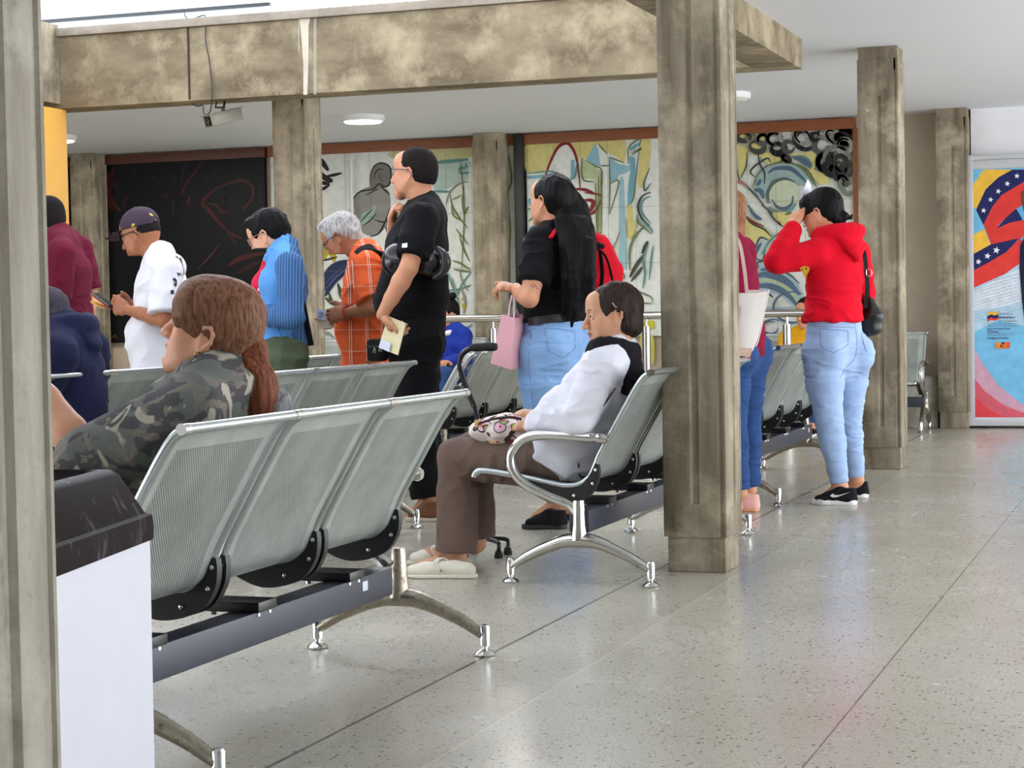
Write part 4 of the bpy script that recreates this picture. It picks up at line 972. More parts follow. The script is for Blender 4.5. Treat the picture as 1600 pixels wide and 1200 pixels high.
# ------------------------------------------------------------------ people
class Frame:
    """A head's or hand's own axes: x forward, y to its left, z up."""
    def __init__(s, c, f, u, k=1.0):
        s.c = np.asarray(c, float); s.f = nrm(f); s.r = nrm(np.cross(u, s.f)); s.u = np.cross(s.f, s.r); s.k = k
        s.ax = np.stack([s.f, s.r, s.u])
    def __call__(s, x, y, z): return s.c + s.k * (s.f * x + s.r * y + s.u * z)
    def ell(s, sd, c, rad, k=0.015, op='u', rot=0.0):
        ax = s.ax
        if rot: ca, sa = math.cos(rot), math.sin(rot); ax = np.stack([ca * s.f + sa * s.u, s.r, -sa * s.f + ca * s.u])
        sd.ell(s(*c), np.array(rad) * s.k, ax, k * s.k, op)
    def loft(s, sd, pts, rad, k=0.01, op='u', side=None):
        rr = [tuple(np.array(r) * s.k) if hasattr(r, '__len__') else r * s.k for r in (rad if hasattr(rad, '__len__') else [rad] * len(pts))]
        sd.loft([s(*p) for p in pts], rr, k * s.k, op, side=None if side is None else s.f * side[0] + s.r * side[1] + s.u * side[2], ki=0.004)

def head_sd(H, nose=1.0, jaw=1.0, full=1.0, mouth=0.0, old=0.0, brow=1.0):
    s = Sd()
    H.ell(s, (-.012, 0, .045), (.097, .076, .088), .02)
    H.ell(s, (-.03, 0, .01), (.072, .068, .075), .03)
    H.ell(s, (.036, 0, -.005), (.058, .060 * full, .092), .03)
    for y in (-1, 1):
        H.loft(s, [(.0, y * .056 * full, -.03), (.035, y * .046 * full, -.068), (.074, y * .014, -.094)], [.016, .018, .015], .03)
        H.ell(s, (.056, y * .040 * full, -.010), (.026, .022, .024), .02)
        H.ell(s, (.05, y * .038 * full, -.045), (.028, .022 * full, .03), .025)
    H.ell(s, (.078 * jaw, 0, -.090), (.020, .022, .017), .02)
    H.ell(s, (.072, 0, -.052), (.028, .030, .030), .02)
    H.loft(s, [(.080, -.036, .034), (.090, -.016, .036), (.092, 0, .034), (.090, .016, .036), (.080, .036, .034)], [.009, .010 * brow, .009, .010 * brow, .009], .02)
    H.ell(s, (.066, 0, .072), (.034, .05, .035), .03)
    for y in (-1, 1): H.ell(s, (.098, y * .033, .016), (.017, .017, .010), .012, 'd')
    n = nose
    H.loft(s, [(.090, 0, .026), (.102, 0, .006), (.112 * (1 + .04 * (n - 1)), 0, -.014), (.116 + .006 * (n - 1), 0, -.024)], [.008, .0085, .010 * n, .0115 * n], .012)
    for y in (-1, 1):
        H.ell(s, (.104, y * .012 * n, -.028), (.010, .0085 * n, .008), .006)
        H.ell(s, (.110, y * .007, -.037), (.005, .004, .004), .004, 'd')
    mo = mouth
    H.loft(s, [(.086, -.024, -.054), (.098, -.010, -.050), (.1005, 0, -.0505), (.098, .010, -.050), (.086, .024, -.054)], [.004, .0062, .0065, .0062, .004], .006)
    H.loft(s, [(.085, -.022, -.057 - mo), (.094, -.010, -.0635 - mo), (.096, 0, -.0645 - mo), (.094, .010, -.0635 - mo), (.085, .022, -.057 - mo)], [.004, .0066, .0072, .0066, .004], .006)
    if mo > 0.004: H.ell(s, (.094, 0, -.057 - mo * .5), (.022, .018, .004 + mo * .45), .004, 'd')
    else: H.loft(s, [(.092, -.020, -.0565), (.103, 0, -.0565), (.092, .020, -.0565)], [.0016, .002, .0016], .003, 'd')
    if old:
        for y in (-1, 1):
            H.loft(s, [(.100, y * .020, -.026), (.094, y * .032, -.048), (.082, y * .034, -.068)], .0035 * old, .006, 'd')
            H.ell(s, (.060, y * .042, -.066), (.02, .014, .02), .015)
            H.loft(s, [(.098, y * .022, -.002), (.092, y * .036, -.004), (.082, y * .046, .002)], .0022 * old, .005, 'd')
    for y in (-1, 1):
        H.ell(s, (-.004, y * .071, .004), (.017, .008, .028), .006, rot=-.22)
        H.loft(s, [(.006, y * .076, .012), (.002, y * .083, .030), (-.014, y * .086, .034), (-.024, y * .085, .020), (-.022, y * .082, -.002), (-.010, y * .078, -.020), (-.001, y * .074, -.028), (.004, y * .074, -.020)], [.004, .0042, .0045, .0045, .0042, .0048, .006, .004], .004)
        H.ell(s, (-.004, y * .086, .006), (.009, .008, .015), .004, 'd', rot=-.22)
        # lids round the eye
        H.ell(s, (.082, y * .032, .017), (.0150, .0165, .0142), .006)
        H.ell(s, (.098, y * .032, .0155), (.014, .0150, .0054), .003, 'd')
    return s
def eyes(H, parent, org, white, iris, near=(-1, 1)):
    for y in near:
        m = MB(); c = H(.0838, y * .032, .0165) - org
        m.ell(c, (.0134 * H.k,) * 3, 16, 12, 0)
        d = nrm(H.f * 1.0 + H.r * y * .42 - H.u * .05)
        m.ell(c + d * .0074 * H.k, (.0074 * H.k,) * 3, 12, 8, 1)
        m.build('eye', [white, iris], parent)
def brow(H, parent, org, mat, r=.0032, near=(-1, 1), z=.040):
    for y in near:
        m = MB().tube([p - org for p in crom([H(.1025, y * .014, z - .004), H(.101, y * .026, z + .001), H(.093, y * .040, z + .001), H(.081, y * .050, z - .005)], 4)], [r * H.k * q for q in (.7, .9, 1, 1.1, 1.1, 1.1, 1, 1, .9, .8, .6, .4, .3)], 8)
        m.build('eyebrow', mat, parent)
def hand_sd(w, d, n, side, curl=(.3, .5, .3), k=1.0, thumb=(.6, .75, .2), tcurl=.4, spread=.06, curls=None):
    """Hand from wrist w: d towards the knuckles, n out of the back of the hand, side (+1/-1) which way the thumb lies along cross(d, n)."""
    d = nrm(d); n = nrm(np.asarray(n) - d * np.dot(n, d)); t = np.cross(d, n) * side; s = Sd(); w = np.asarray(w, float)
    s.loft([w - d * .01 * k, w + d * .03 * k, w + d * .065 * k + n * .002, w + d * .088 * k], [(.026 * k, .019 * k), (.034 * k, .017 * k), (.040 * k, .016 * k), (.039 * k, .012 * k)], .01, side=t)
    s.ell(w + d * .035 * k + t * .022 * k - n * .010 * k, (.030 * k, .016 * k, .016 * k), np.stack([nrm(d + .25 * t), nrm(t - .25 * d), n]), .012)
    for i in range(4):
        L = (.072, .080, .074, .058)[i] * k; off = (.0305, .0105, -.0105, -.030)[i] * k; c = curls[i] if curls else curl
        p = w + d * (.086, .091, .087, .078)[i] * k + t * off; a = 0.0; pts = [p - d * .012 * k, p]
        dd0 = nrm(d + t * spread * (1.5 - i))
        for q, fr in zip(c, (.45, .31, .24)):
            a += q; p = p + (dd0 * math.cos(a) - n * math.sin(a)) * L * fr; pts.append(p)
        r = (.0088, .0090, .0086, .0076)[i] * k
        s.loft(pts, [r * 1.05, r * 1.05, r, r * .92, r * .78], .004, ki=.002)
    b = w + d * .022 * k + t * .024 * k - n * .004 * k; td = nrm(d * thumb[0] + t * thumb[1] - n * thumb[2]); pts = [b]; p = b; ax = nrm(np.cross(td, d) if abs(np.dot(td, d)) < .97 else n)
    for j, fr in enumerate((.040, .032, .026)):
        p = p + td * fr * k; pts.append(p)
        q = Quaternion(Vector(ax), tcurl); td = np.array(q @ Vector(td))
    s.loft(pts, [.014 * k, .0115 * k, .0105 * k, .0085 * k], .008, ki=.003)
    return s
def limb(sd, pts, rad, k=.02, **kw): sd.loft(pts, rad, k, **kw); return sd
def mid(a, b, t): return np.asarray(a) * (1 - t) + np.asarray(b) * t

class Person:
    """J: the joints in the world. Joints end in L and R for the person's own left and right."""
    def __init__(s, label, ground, J, group=None, g=1.0, female=False, skinm=None, vox=0.0055):
        s.J = {k: np.asarray(v, float) for k, v in J.items()}; s.org = np.array([ground[0], ground[1], 0.0]); s.g = g; s.fem = female; s.vox = vox
        s.root = tag(empty('person', s.org), label, 'person', group); s.sk = skinm
        J = s.J; s.side = nrm(J['shL'] - J['shR'])
        s.hands = Sd(); s.extra = []
    def torso(s, sd, inf=0.0, lo=0.0, k=.03, top=True, belly=0.0, bust=0.0, hem=None, flat=False, seat=0.0):
        J, g = s.J, s.g; up = nrm(J['nek'] - J['pel']); fwd = nrm(np.cross(s.side, up)); s.fwd = fwd
        hw = (.172, .120) if s.fem else (.162, .112); ww = (.130, .100) if s.fem else (.148, .105); cw = (.148, .108) if s.fem else (.168, .118); sw = (.125, .075) if s.fem else (.142, .082)
        sw_ = np.linalg.norm(J['shL'] - J['shR']) / 2
        f = lambda t, d=0.0: tuple(np.array(t) * g + inf + np.array([0, d]))
        pts = [J['pel'] - up * .02, J['wai'], J['che'], J['nek'] - up * .055, J['nek'] + up * .005]
        rad = [f(hw, seat), f(ww, belly), f(cw), f(sw), (.062 + inf, .058 + inf)]
        if hem is not None: pts = [np.asarray(hem[0])] + pts; rad = [hem[1]] + rad
        sd.loft(pts, rad, k, side=s.side, f0=flat, ki=.02)
        if belly: sd.ell(mid(J['pel'], J['wai'], .7) + fwd * (.045 + belly * .6), (.10 * g + inf, .12 * g + inf, .12), np.stack([fwd, s.side, up]), .05)
        if bust:
            for q in (-1, 1): sd.ell(J['che'] + fwd * (.065 * g) + s.side * q * .065 + up * .005, (.052 * bust + inf, .06 * bust + inf, .06 * bust + inf), np.stack([fwd, s.side, up]), .03)
        for q in 'LR':
            sd.loft([J['nek'] - up * .01, mid(J['nek'], J['sh' + q], .55) + up * .012, J['sh' + q]], [.05 + inf, .045 + inf, .052 * g ** .5 + inf], .03)
    def arm(s, sd, q, inf=0.0, t0=0.0, t1=2.0, k=.02, ra=(.052, .047, .041, .042, .034, .026), flat=False, flare=0.0):
        """Arm from t0 to t1 (0 shoulder, 1 elbow, 2 wrist)."""
        J = s.J; S, E, W = J['sh' + q], J['el' + q], J['wr' + q]; g = s.g ** .6
        P = [(0, S), (.5, mid(S, E, .5)), (1, E), (1.3, mid(E, W, .3)), (1.65, mid(E, W, .65)), (2, W)]
        def pt(t): return mid(S, E, t) if t <= 1 else mid(E, W, t - 1)
        def rr(t): return float(np.interp(t, [p[0] for p in P], ra)) * g + inf + flare * max(0, (t - t0) / (t1 - t0))
        ts = [t0] + [p[0] for p in P if t0 < p[0] < t1] + [t1]
        sd.loft([pt(t) for t in ts], [rr(t) for t in ts], k, f1=flat)
    def leg(s, sd, q, inf=0.0, t0=0.0, t1=2.0, k=.03, ra=(.098, .086, .064, .062, .046, .039), flat=False, cuff=0.0, hipr=1.0):
        J = s.J; S, E, W = J['hi' + q], J['kn' + q], J['an' + q]; g = s.g ** .7
        P = [0, .45, 1, 1.3, 1.7, 2]
        def pt(t): return mid(S, E, t) if t <= 1 else mid(E, W, t - 1)
        def rr(t): return float(np.interp(t, P, ra)) * g * (hipr if t < .5 else 1) + inf + cuff * max(0, t - 1)
        ts = [t0] + [p for p in P if t0 < p < t1] + [t1]
        sd.loft([pt(t) for t in ts], [rr(t) for t in ts], k, f1=flat)
    def build_body(s, H, head, belly=0.0, bust=0.0, lips=None, hvox=.0032, feet=True, seat=0.0, neck=.052, matfn=None, mats=None):
        b = Sd(); s.torso(b, -.016, belly=belly, bust=bust, seat=seat)
        for q in 'LR': s.arm(b, q); s.leg(b, q, -.016, ra=(.098, .086, .064, .064, .056, .052))
        if feet:
            for q in 'LR':
                if 'to' + q in s.J: b.loft([s.J['an' + q], mid(s.J['an' + q], s.J['to' + q], .5) + (0, 0, -.01), s.J['to' + q]], [.036, .034, .026], .02)
        nk = Sd(); nb = s.J['nek']; nk.loft([H(-.024, 0, -.03), H(-.022, 0, -.075), mid(H(-.022, 0, -.075), nb, .6), nb], [neck, neck * .98, neck * 1.0, neck * 1.25], .025)
        b.ext(nk); h2 = Sd().ext(head).ext(nk)
        zc = H(-.02, 0, -.09)
        clip_h = (np.minimum(H.c, nb) - .2, np.maximum(H.c, nb) + .25); clip_h[0][2] = nb[2] + .0
        parts = [(b, s.vox), (h2, hvox, clip_h)]
        if s.hands.P: parts.append((s.hands, .0028))
        M = [s.sk] + (mats or [])
        def mf(C):
            m = np.zeros(len(C), int)
            if lips is not None:
                q = (C - H.c) @ H.ax.T / H.k
                a = (((q[:, 0] - .097) / .014) ** 2 + (q[:, 1] / .0235) ** 2 + ((q[:, 2] + .057) / .0125) ** 2 < 1) & (q[:, 0] > .088)
                m[a] = 1
            if matfn is not None: m = matfn(C, m)
            return m
        s.body = solid('body', parts, [s.sk] + ([lips] if lips is not None else []) + (mats or []), s.root, s.org, matfn=mf if (lips is not None or matfn) else None, keep=True)
        s.H = H; return s.body
    def add(s, name, sd, mat, vox=.006, fn=None, sm=1, keep=False, matfn=None, label=None, parent=None, clip=None):
        o = solid(name, [(sd, vox, clip)] if clip is not None else [(sd, vox)], mat, parent or s.root, s.org, fn=fn, sm=sm, keep=keep, matfn=matfn)
        if label: o['label'] = label
        return o
    def shoe(s, q, mat, sole, toe, heel, z0=0.0, w=.045, h=.075, name='shoe', sole_h=.022, fn=None, low=False):
        """A shoe from heel to toe points on the floor."""
        toe = np.array([toe[0], toe[1], z0]); heel = np.array([heel[0], heel[1], z0]); d = nrm(toe - heel); L = np.linalg.norm(toe - heel); sd_ = np.cross((0, 0, 1), d); u = np.array([0, 0, 1.0])
        p = lambda t, z: heel + d * L * t + u * z
        a = Sd(); a.loft([p(.14, .03), p(.3, .033), p(.5, .032), p(.72, .030), p(.90, .026)], [(w * .72, .030), (w * .78, .032), (w * .82, .032), (w * .98, .028), (w * .74, .022)], .02, side=sd_)
        if not low: a.loft([p(.17, .03), p(.18, h)], [(w * .68, .05), (w * .66, .045)], .025, side=sd_, f1=True); a.loft([p(.34, h * .9), p(.62, .045)], [(w * .55, .018), (w * .6, .02)], .02, side=sd_)
        else: a.loft([p(.12, .03), p(.13, h * .8)], [(w * .7, .03), (w * .68, .022)], .02, side=sd_, f1=True)
        a.cut(p(0, .008), (0, 0, -1))
        o = s.add(name, a, mat, .0045, fn=fn)
        b = Sd(); b.loft([p(.10, sole_h * .5), p(.3, sole_h * .5), p(.5, sole_h * .5), p(.74, sole_h * .5), p(.95, sole_h * .55)], [(w * .78, .05), (w * .80, .05), (w * .82, .05), (w * 1.02, .05), (w * .62, .05)], .01, side=sd_)
        b.cut(p(0, .0), (0, 0, -1)); b.cut(p(0, sole_h), (0, 0, 1))
        so = s.add('sole', b, sole, .0045, parent=o)
        return o
def strip(pts, w, th, nrmv, mb=None, mi=0):
    """A flat strap of width w and thickness th through the points; nrmv: outward normal (one, or one per point)."""
    mb = mb or MB(); P = [np.asarray(p, float) for p in pts]; n = len(P); vs = []; fs = []
    for i, p in enumerate(P):
        t = nrm(P[min(i + 1, n - 1)] - P[max(i - 1, 0)]); nn = np.asarray(nrmv[i] if np.ndim(nrmv) == 2 else nrmv, float); nn = nrm(nn - t * np.dot(nn, t)); b = np.cross(t, nn)
        vs += [p + b * w / 2 + nn * th / 2, p - b * w / 2 + nn * th / 2, p - b * w / 2 - nn * th / 2, p + b * w / 2 - nn * th / 2]
    for i in range(n - 1):
        for k in range(4): fs.append((4 * i + k, 4 * i + (k + 1) % 4, 4 * i + 4 + (k + 1) % 4, 4 * i + 4 + k))
    fs += [(3, 2, 1, 0), tuple(4 * (n - 1) + k for k in range(4))]
    return mb.add(vs, fs, mi)
# ------------------------------------------------------------------ who is in the hall
SK_TAN = skin('skin_tan', rgb(206, 150, 116)); SK_BROWN = skin('skin_brown', rgb(164, 108, 76)); SK_DEEP = skin('skin_deep', rgb(140, 90, 64)); SK_OLD = skin('skin_old', rgb(200, 152, 120)); SK_PINK = skin('skin_fair', rgb(222, 168, 136))
LIP = flat('lips', rgb(160, 88, 78), .45); LIP2 = flat('lips_pale', rgb(150, 94, 78), .5)
EYEW = flat('eye_white', rgb(204, 194, 184), .3); IRIS = flat('eye_iris', rgb(30, 18, 12), .15)
HAIR_BLACK = hairmat('hair_black', rgb(8, 7, 8), rgb(20, 18, 19)); HAIR_DARK = hairmat('hair_dark_brown', rgb(30, 22, 20), rgb(64, 50, 44)); HAIR_BROWN = hairmat('hair_brown', rgb(84, 52, 38), rgb(152, 110, 84), rough=.38, stretch=(60, 60, 10), rot=(0, .9, 0)); HAIR_GREY = hairmat('hair_grey', rgb(120, 116, 112), rgb(206, 204, 200), stretch=(40, 40, 12)); HAIR_TAIL = hairmat('hair_auburn', rgb(74, 36, 24), rgb(146, 88, 62), stretch=(60, 60, 6)); HAIR_FADE = hairmat('hair_cropped', rgb(16, 13, 13), rgb(40, 34, 32), rough=.7, stretch=(90, 90, 90)); HAIR_LIGHT = hairmat('hair_light_brown', rgb(76, 46, 28), rgb(170, 122, 84))  # HAIR_BROWN: the sheen of the hair is put into its lighter tone
BROWM = flat('eyebrow_hair', rgb(30, 22, 18), .8); BROWG = flat('eyebrow_grey', rgb(96, 84, 76), .8)
WHITE_SOLE = flat('white_rubber', rgb(226, 226, 224), .5)
def hair_sd(H, r=(.104, .083, .095), c=(-.018, 0, .052), face=((.118, 0, -.002), (.080, .115, .088)), nape=(.068, .066, .075), extra=None):
    s = Sd(); H.ell(s, c, r, .01)
    if nape: H.ell(s, (-.040, 0, .0), nape, .02)
    H.ell(s, face[0], face[1], .012, 'd')
    for y in (-1, 1): H.ell(s, (.012, y * .088, -.012), (.034, .034, .040), .008, 'd')
    return s
def strands(amp, sc=60, st=(1, 1, .12)):
    def fn(V, N):
        a = vnoise(V * sc * np.array(st)); b = vnoise(V * sc * 2.1 * np.array(st) + 7)
        return V + N * (amp * (a + .5 * b - .75))[:, None]
    return fn
def mk(Yc): return lambda x, y, dy=0.0: at(x, y, Yc + dy)

# ---- the woman in the red hoodie
def red_woman():
    A = mk(9.8); W = cloth('hoodie_red', rgb(214, 14, 38), .06)
    J = dict(nek=A(1307, 370), shL=A(1276, 396, -.12), shR=A(1337, 395, .12), che=A(1305, 425), wai=A(1301, 476), pel=A(1304, 535), elL=A(1214, 408, -.22), wrL=A(1240, 356, -.10), elR=A(1349, 458, .22), wrR=A(1318, 462, .36),
             hiL=A(1283, 552, -.08), hiR=A(1328, 552, .08), knL=A(1296, 660, -.13), knR=A(1325, 655, .12), anL=A(1313, 762, -.14), anR=A(1338, 750, .18), toL=A(1284, 781, -.10), toR=A(1318, 772, .2))
    p = Person('woman in a red hoodie and pale blue jeans holding a paper up to her face', atz(1318, 783), J, female=True, g=1.04, skinm=SK_TAN)
    H = Frame(A(1286, 337, -.02), (-.94, .30, -.20), (-.16, .05, 1), .98)
    p.hands.ext(hand_sd(A(1240, 353, -.10), A(1246, 328, -.06) - A(1240, 353, -.10), (-.6, -1, .1), 1, curls=[(.5, .6, .3), (.6, .7, .4), (.7, .7, .4), (.8, .7, .4)], k=.86, thumb=(.95, .25, .2), tcurl=.15))
    p.hands.ext(hand_sd(J['wrR'], (-1, .1, -.3), (0, 1, .2), 1))
    b = p.build_body(H, head_sd(H, .85), bust=.0, lips=LIP, hvox=.0036)
    eyes(H, b, p.org, EYEW, IRIS, (1,)); brow(H, b, p.org, BROWM, near=(1,))
    s = Sd(); hem = A(1303, 503); p.torso(s, .014, belly=.0, hem=(hem, (.176, .134))); s.cut(A(1303, 502), (0, 0, -1))
    a = Sd(); p.arm(a, 'L', .020, 0, 1.93); p.arm(a, 'R', .020, 0, 1.93); s.ext(a)
    fw, sdv = p.fwd, p.side
    c0 = J['nek']; hood = [c0 + fw * .075 + sdv * .02 - np.array([0, 0, .045]), c0 + fw * .05 + sdv * .085, c0 - fw * .02 + sdv * .105 + np.array([0, 0, .02]), c0 - fw * .095 + sdv * .05 + np.array([0, 0, .035]), c0 - fw * .10 - sdv * .05 + np.array([0, 0, .03]), c0 - fw * .02 - sdv * .105 + np.array([0, 0, .01]), c0 + fw * .06 - sdv * .06 - np.array([0, 0, .03])]
    s.loft(crom(hood, 3), .034, .02)
    s.loft([c0 - fw * .09 + np.array([0, 0, .0]), c0 - fw * .125 - sdv * .01 - np.array([0, 0, .06]), c0 - fw * .13 - sdv * .015 - np.array([0, 0, .115])], [(.085, .032), (.06, .026), (.018, .016)], .018, side=sdv)
    def msk(V): return np.clip((J['che'][2] - V[:, 2]) * 3 + .55, .25, 1.3)
    o = p.add('hoodie', s, W, .0055, fn=folds(.012, 9, (1, 1, 2.2), 3.0, msk), keep=True)
    dec = [(0, [(1249, 418), (1256, 415), (1264, 416), (1265, 422), (1263, 428), (1261, 436), (1255, 440), (1250, 444)])]
    for i, (x, y) in enumerate(((1253, 421), (1259, 419), (1261, 425), (1254, 428), (1258, 431), (1251, 435), (1256, 437), (1262, 430))): dec.append((1, [(x - 1.6, y - .8), (x + .4, y - 1.8), (x + 1.6, y), (x, y + 1.6)]))
    decal('print', o, dec, [flat('print_yellow', rgb(226, 172, 50), .7), flat('print_dark', rgb(60, 30, 20), .7)], p.root, p.org, .004)
    JN = cloth('denim_pale', rgb(158, 182, 218), .10, .85)
    t = Sd(); pelv = J['pel']; t.loft([A(1303, 490), A(1303, 518), pelv, (J['hiL'] + J['hiR']) / 2 - np.array([0, 0, .04])], [(.150, .116), (.154, .120), (.158, .122), (.150, .115)], .02, side=sdv, f0=True)
    for q, sg in (('L', 1), ('R', -1)):
        p.leg(t, q, .004, 0, 1.93, k=.016, ra=(.094, .088, .062, .060, .046, .038), flat=True, hipr=1.0)
        t.ell(J['hi' + q] - fw * .062 + np.array([0, 0, .0]), (.080, .080, .10), None, .03)
    jo = p.add('jeans', t, JN, .0055, fn=folds(.007, 13, (.7, .7, 2.6), 8.0, lambda V: np.clip(1.2 - np.abs(V[:, 2] - .5) * 1.6, .15, 1)), keep=True)
    ST = flat('denim_stitch', rgb(104, 122, 160), .9)
    seam('pocket', jo, [(1281, 513), (1299, 515), (1325, 517), (1325, 538), (1316, 545), (1303, 551), (1290, 546), (1282, 540)], .0014, ST, p.root, p.org, 3, True)
    seam('pocket', jo, [(1345, 520), (1349, 535), (1354, 550)], .0014, ST, p.root, p.org, 3)
    seam('centre_seam', jo, [(1333, 500), (1337, 515), (1339, 540), (1334, 562), (1322, 574), (1313, 590)], .0013, ST, p.root, p.org, 4)
    seam('waistband', jo, [(1255, 508), (1280, 510), (1310, 511), (1335, 512)], .0013, ST, p.root, p.org, 3)
    seam('side_seam', jo, [(1256, 530), (1262, 580), (1282, 640)], .0010, ST, p.root, p.org, 4)
    h = hair_sd(H, face=((.122, 0, -.020), (.080, .115, .092)), c=(-.016, 0, .050), r=(.106, .085, .098))
    H.ell(h, (.052, .012, .084), (.046, .068, .044), .02); H.loft(h, [(.080, .040, .085), (.078, .058, .055), (.055, .074, .025)], [.018, .014, .008], .014)
    H.ell(h, (-.075, -.01, -.03), (.042, .05, .05), .015); H.ell(h, (-.112, -.01, -.03), (.024, .026, .024), .012); H.loft(h, [(-.115, -.02, -.03), (-.138, -.03, -.045), (-.148, -.03, -.032)], [.014, .009, .005], .01)
    p.add('hair', h, HAIR_BLACK, .0042, fn=strands(.004, 70, (1, 1, .4)))
    BK = cloth('trainer_black', rgb(24, 24, 26), .15, .8)
    for q, toe, heel in (('L', atz(1273, 788), atz(1335, 789)), ('R', atz(1300, 777), atz(1352, 778))):
        so = p.shoe(q, BK, WHITE_SOLE, toe, heel, w=.046, h=.085, sole_h=.030)
        if q == 'L':
            BVH_ = so
    d = nrm(atz(1335, 789) - atz(1273, 788)); nn = np.array([-d[1] * -1, d[0] * -1, 0]); nn = nn if nn[1] < 0 else -nn
    m = MB(); base = atz(1273, 788)
    sw = [(.085, .048), (.10, .040), (.125, .044), (.185, .068), (.13, .052), (.108, .052), (.098, .060)]
    W2 = [base + d * x + np.array([0, 0, z]) + nn * .043 - p.org for x, z in sw]; m.add(W2, [tuple(range(len(W2)))])
    W3 = [q - nn * .006 for q in W2]; n = len(W2); m.add(W3, [tuple(range(n))])
    m.f += [(i, (i + 1) % n, n + (i + 1) % n, n + i) for i in range(n)]; m.m += [0] * n
    m.build('shoe_mark', WHITE_SOLE, p.root, smooth=False)
    p.root['label'] = 'woman in a red hoodie and pale blue jeans holding a paper up to her face'
    # what she holds and carries
    pp = [A(1253, 286, -.06), A(1268, 277, .02), A(1266, 345, .05), A(1251, 345, -.03)]
    m = MB().sheet([[A(1262, 280, .02), A(1268, 290, .05)], [A(1254, 300, -.02), A(1266, 305, .04)], [A(1253, 322, -.03), A(1263, 325, .03)], [A(1252, 347, -.03), A(1262, 344, .02)]], .001)
    tag(m.build('paper', flat('white_paper', rgb(226, 228, 240), .7)), 'folded white paper held to the face of the woman in red', 'paper')
    HB = flat('black_leather', rgb(18, 17, 18), .38, var=.2)
    b = Sd(); b.loft([A(1352, 476, .12), A(1358, 497, .12), A(1360, 512, .12)], [(.055, .035), (.072, .050), (.066, .045)], .02, side=np.array([.9, -.3, 0]))
    r = tag(empty('handbag', A(1357, 497, .12)), 'black shoulder handbag with a buckled strap behind the woman in red', 'bag')
    solid('bag_body', [(b, .005)], HB, r, A(1357, 497, .12), fn=folds(.010, 16))
    st = crom([A(1342, 372, .07), A(1350, 395, .02), A(1354, 425, .02), A(1355, 455, .03), A(1352, 482, .06)], 5)
    strip([q - A(1357, 497, .12) for q in st], .022, .004, (.3, -1, 0)).build('strap', HB, r)
    MB().tube([q - A(1357, 497, .12) for q in crom([A(1354, 421, .01), A(1361, 422, .01), A(1361, 431, .01), A(1354, 430, .01)], 3, True)], .003, 8, closed=True).build('buckle', M_CHROME, r)
red_woman()
def glasses(H, parent, org, mat, near=(1,), rim=.0022, lens=None):
    m = MB()
    for y in (-1, 1): m.tube([q - org for q in crom([H(.106, y * .014, .020), H(.107, y * .018, .034), H(.104, y * .036, .036), H(.098, y * .052, .030), H(.098, y * .050, .010), H(.104, y * .034, .002), H(.107, y * .018, .006)], 4, True)], rim * H.k, 6, closed=True)
    m.tube([q - org for q in (H(.106, -.014, .024), H(.110, 0, .028), H(.106, .014, .024))], rim * H.k, 6)
    for y in (-1, 1): m.tube([q - org for q in (H(.099, y * .052, .029), H(.06, y * .074, .028), H(.0, y * .084, .026), H(-.02, y * .086, .012), H(-.03, y * .084, -.004))], rim * H.k, 6)
    o = m.build('glasses', mat, parent)
    return o

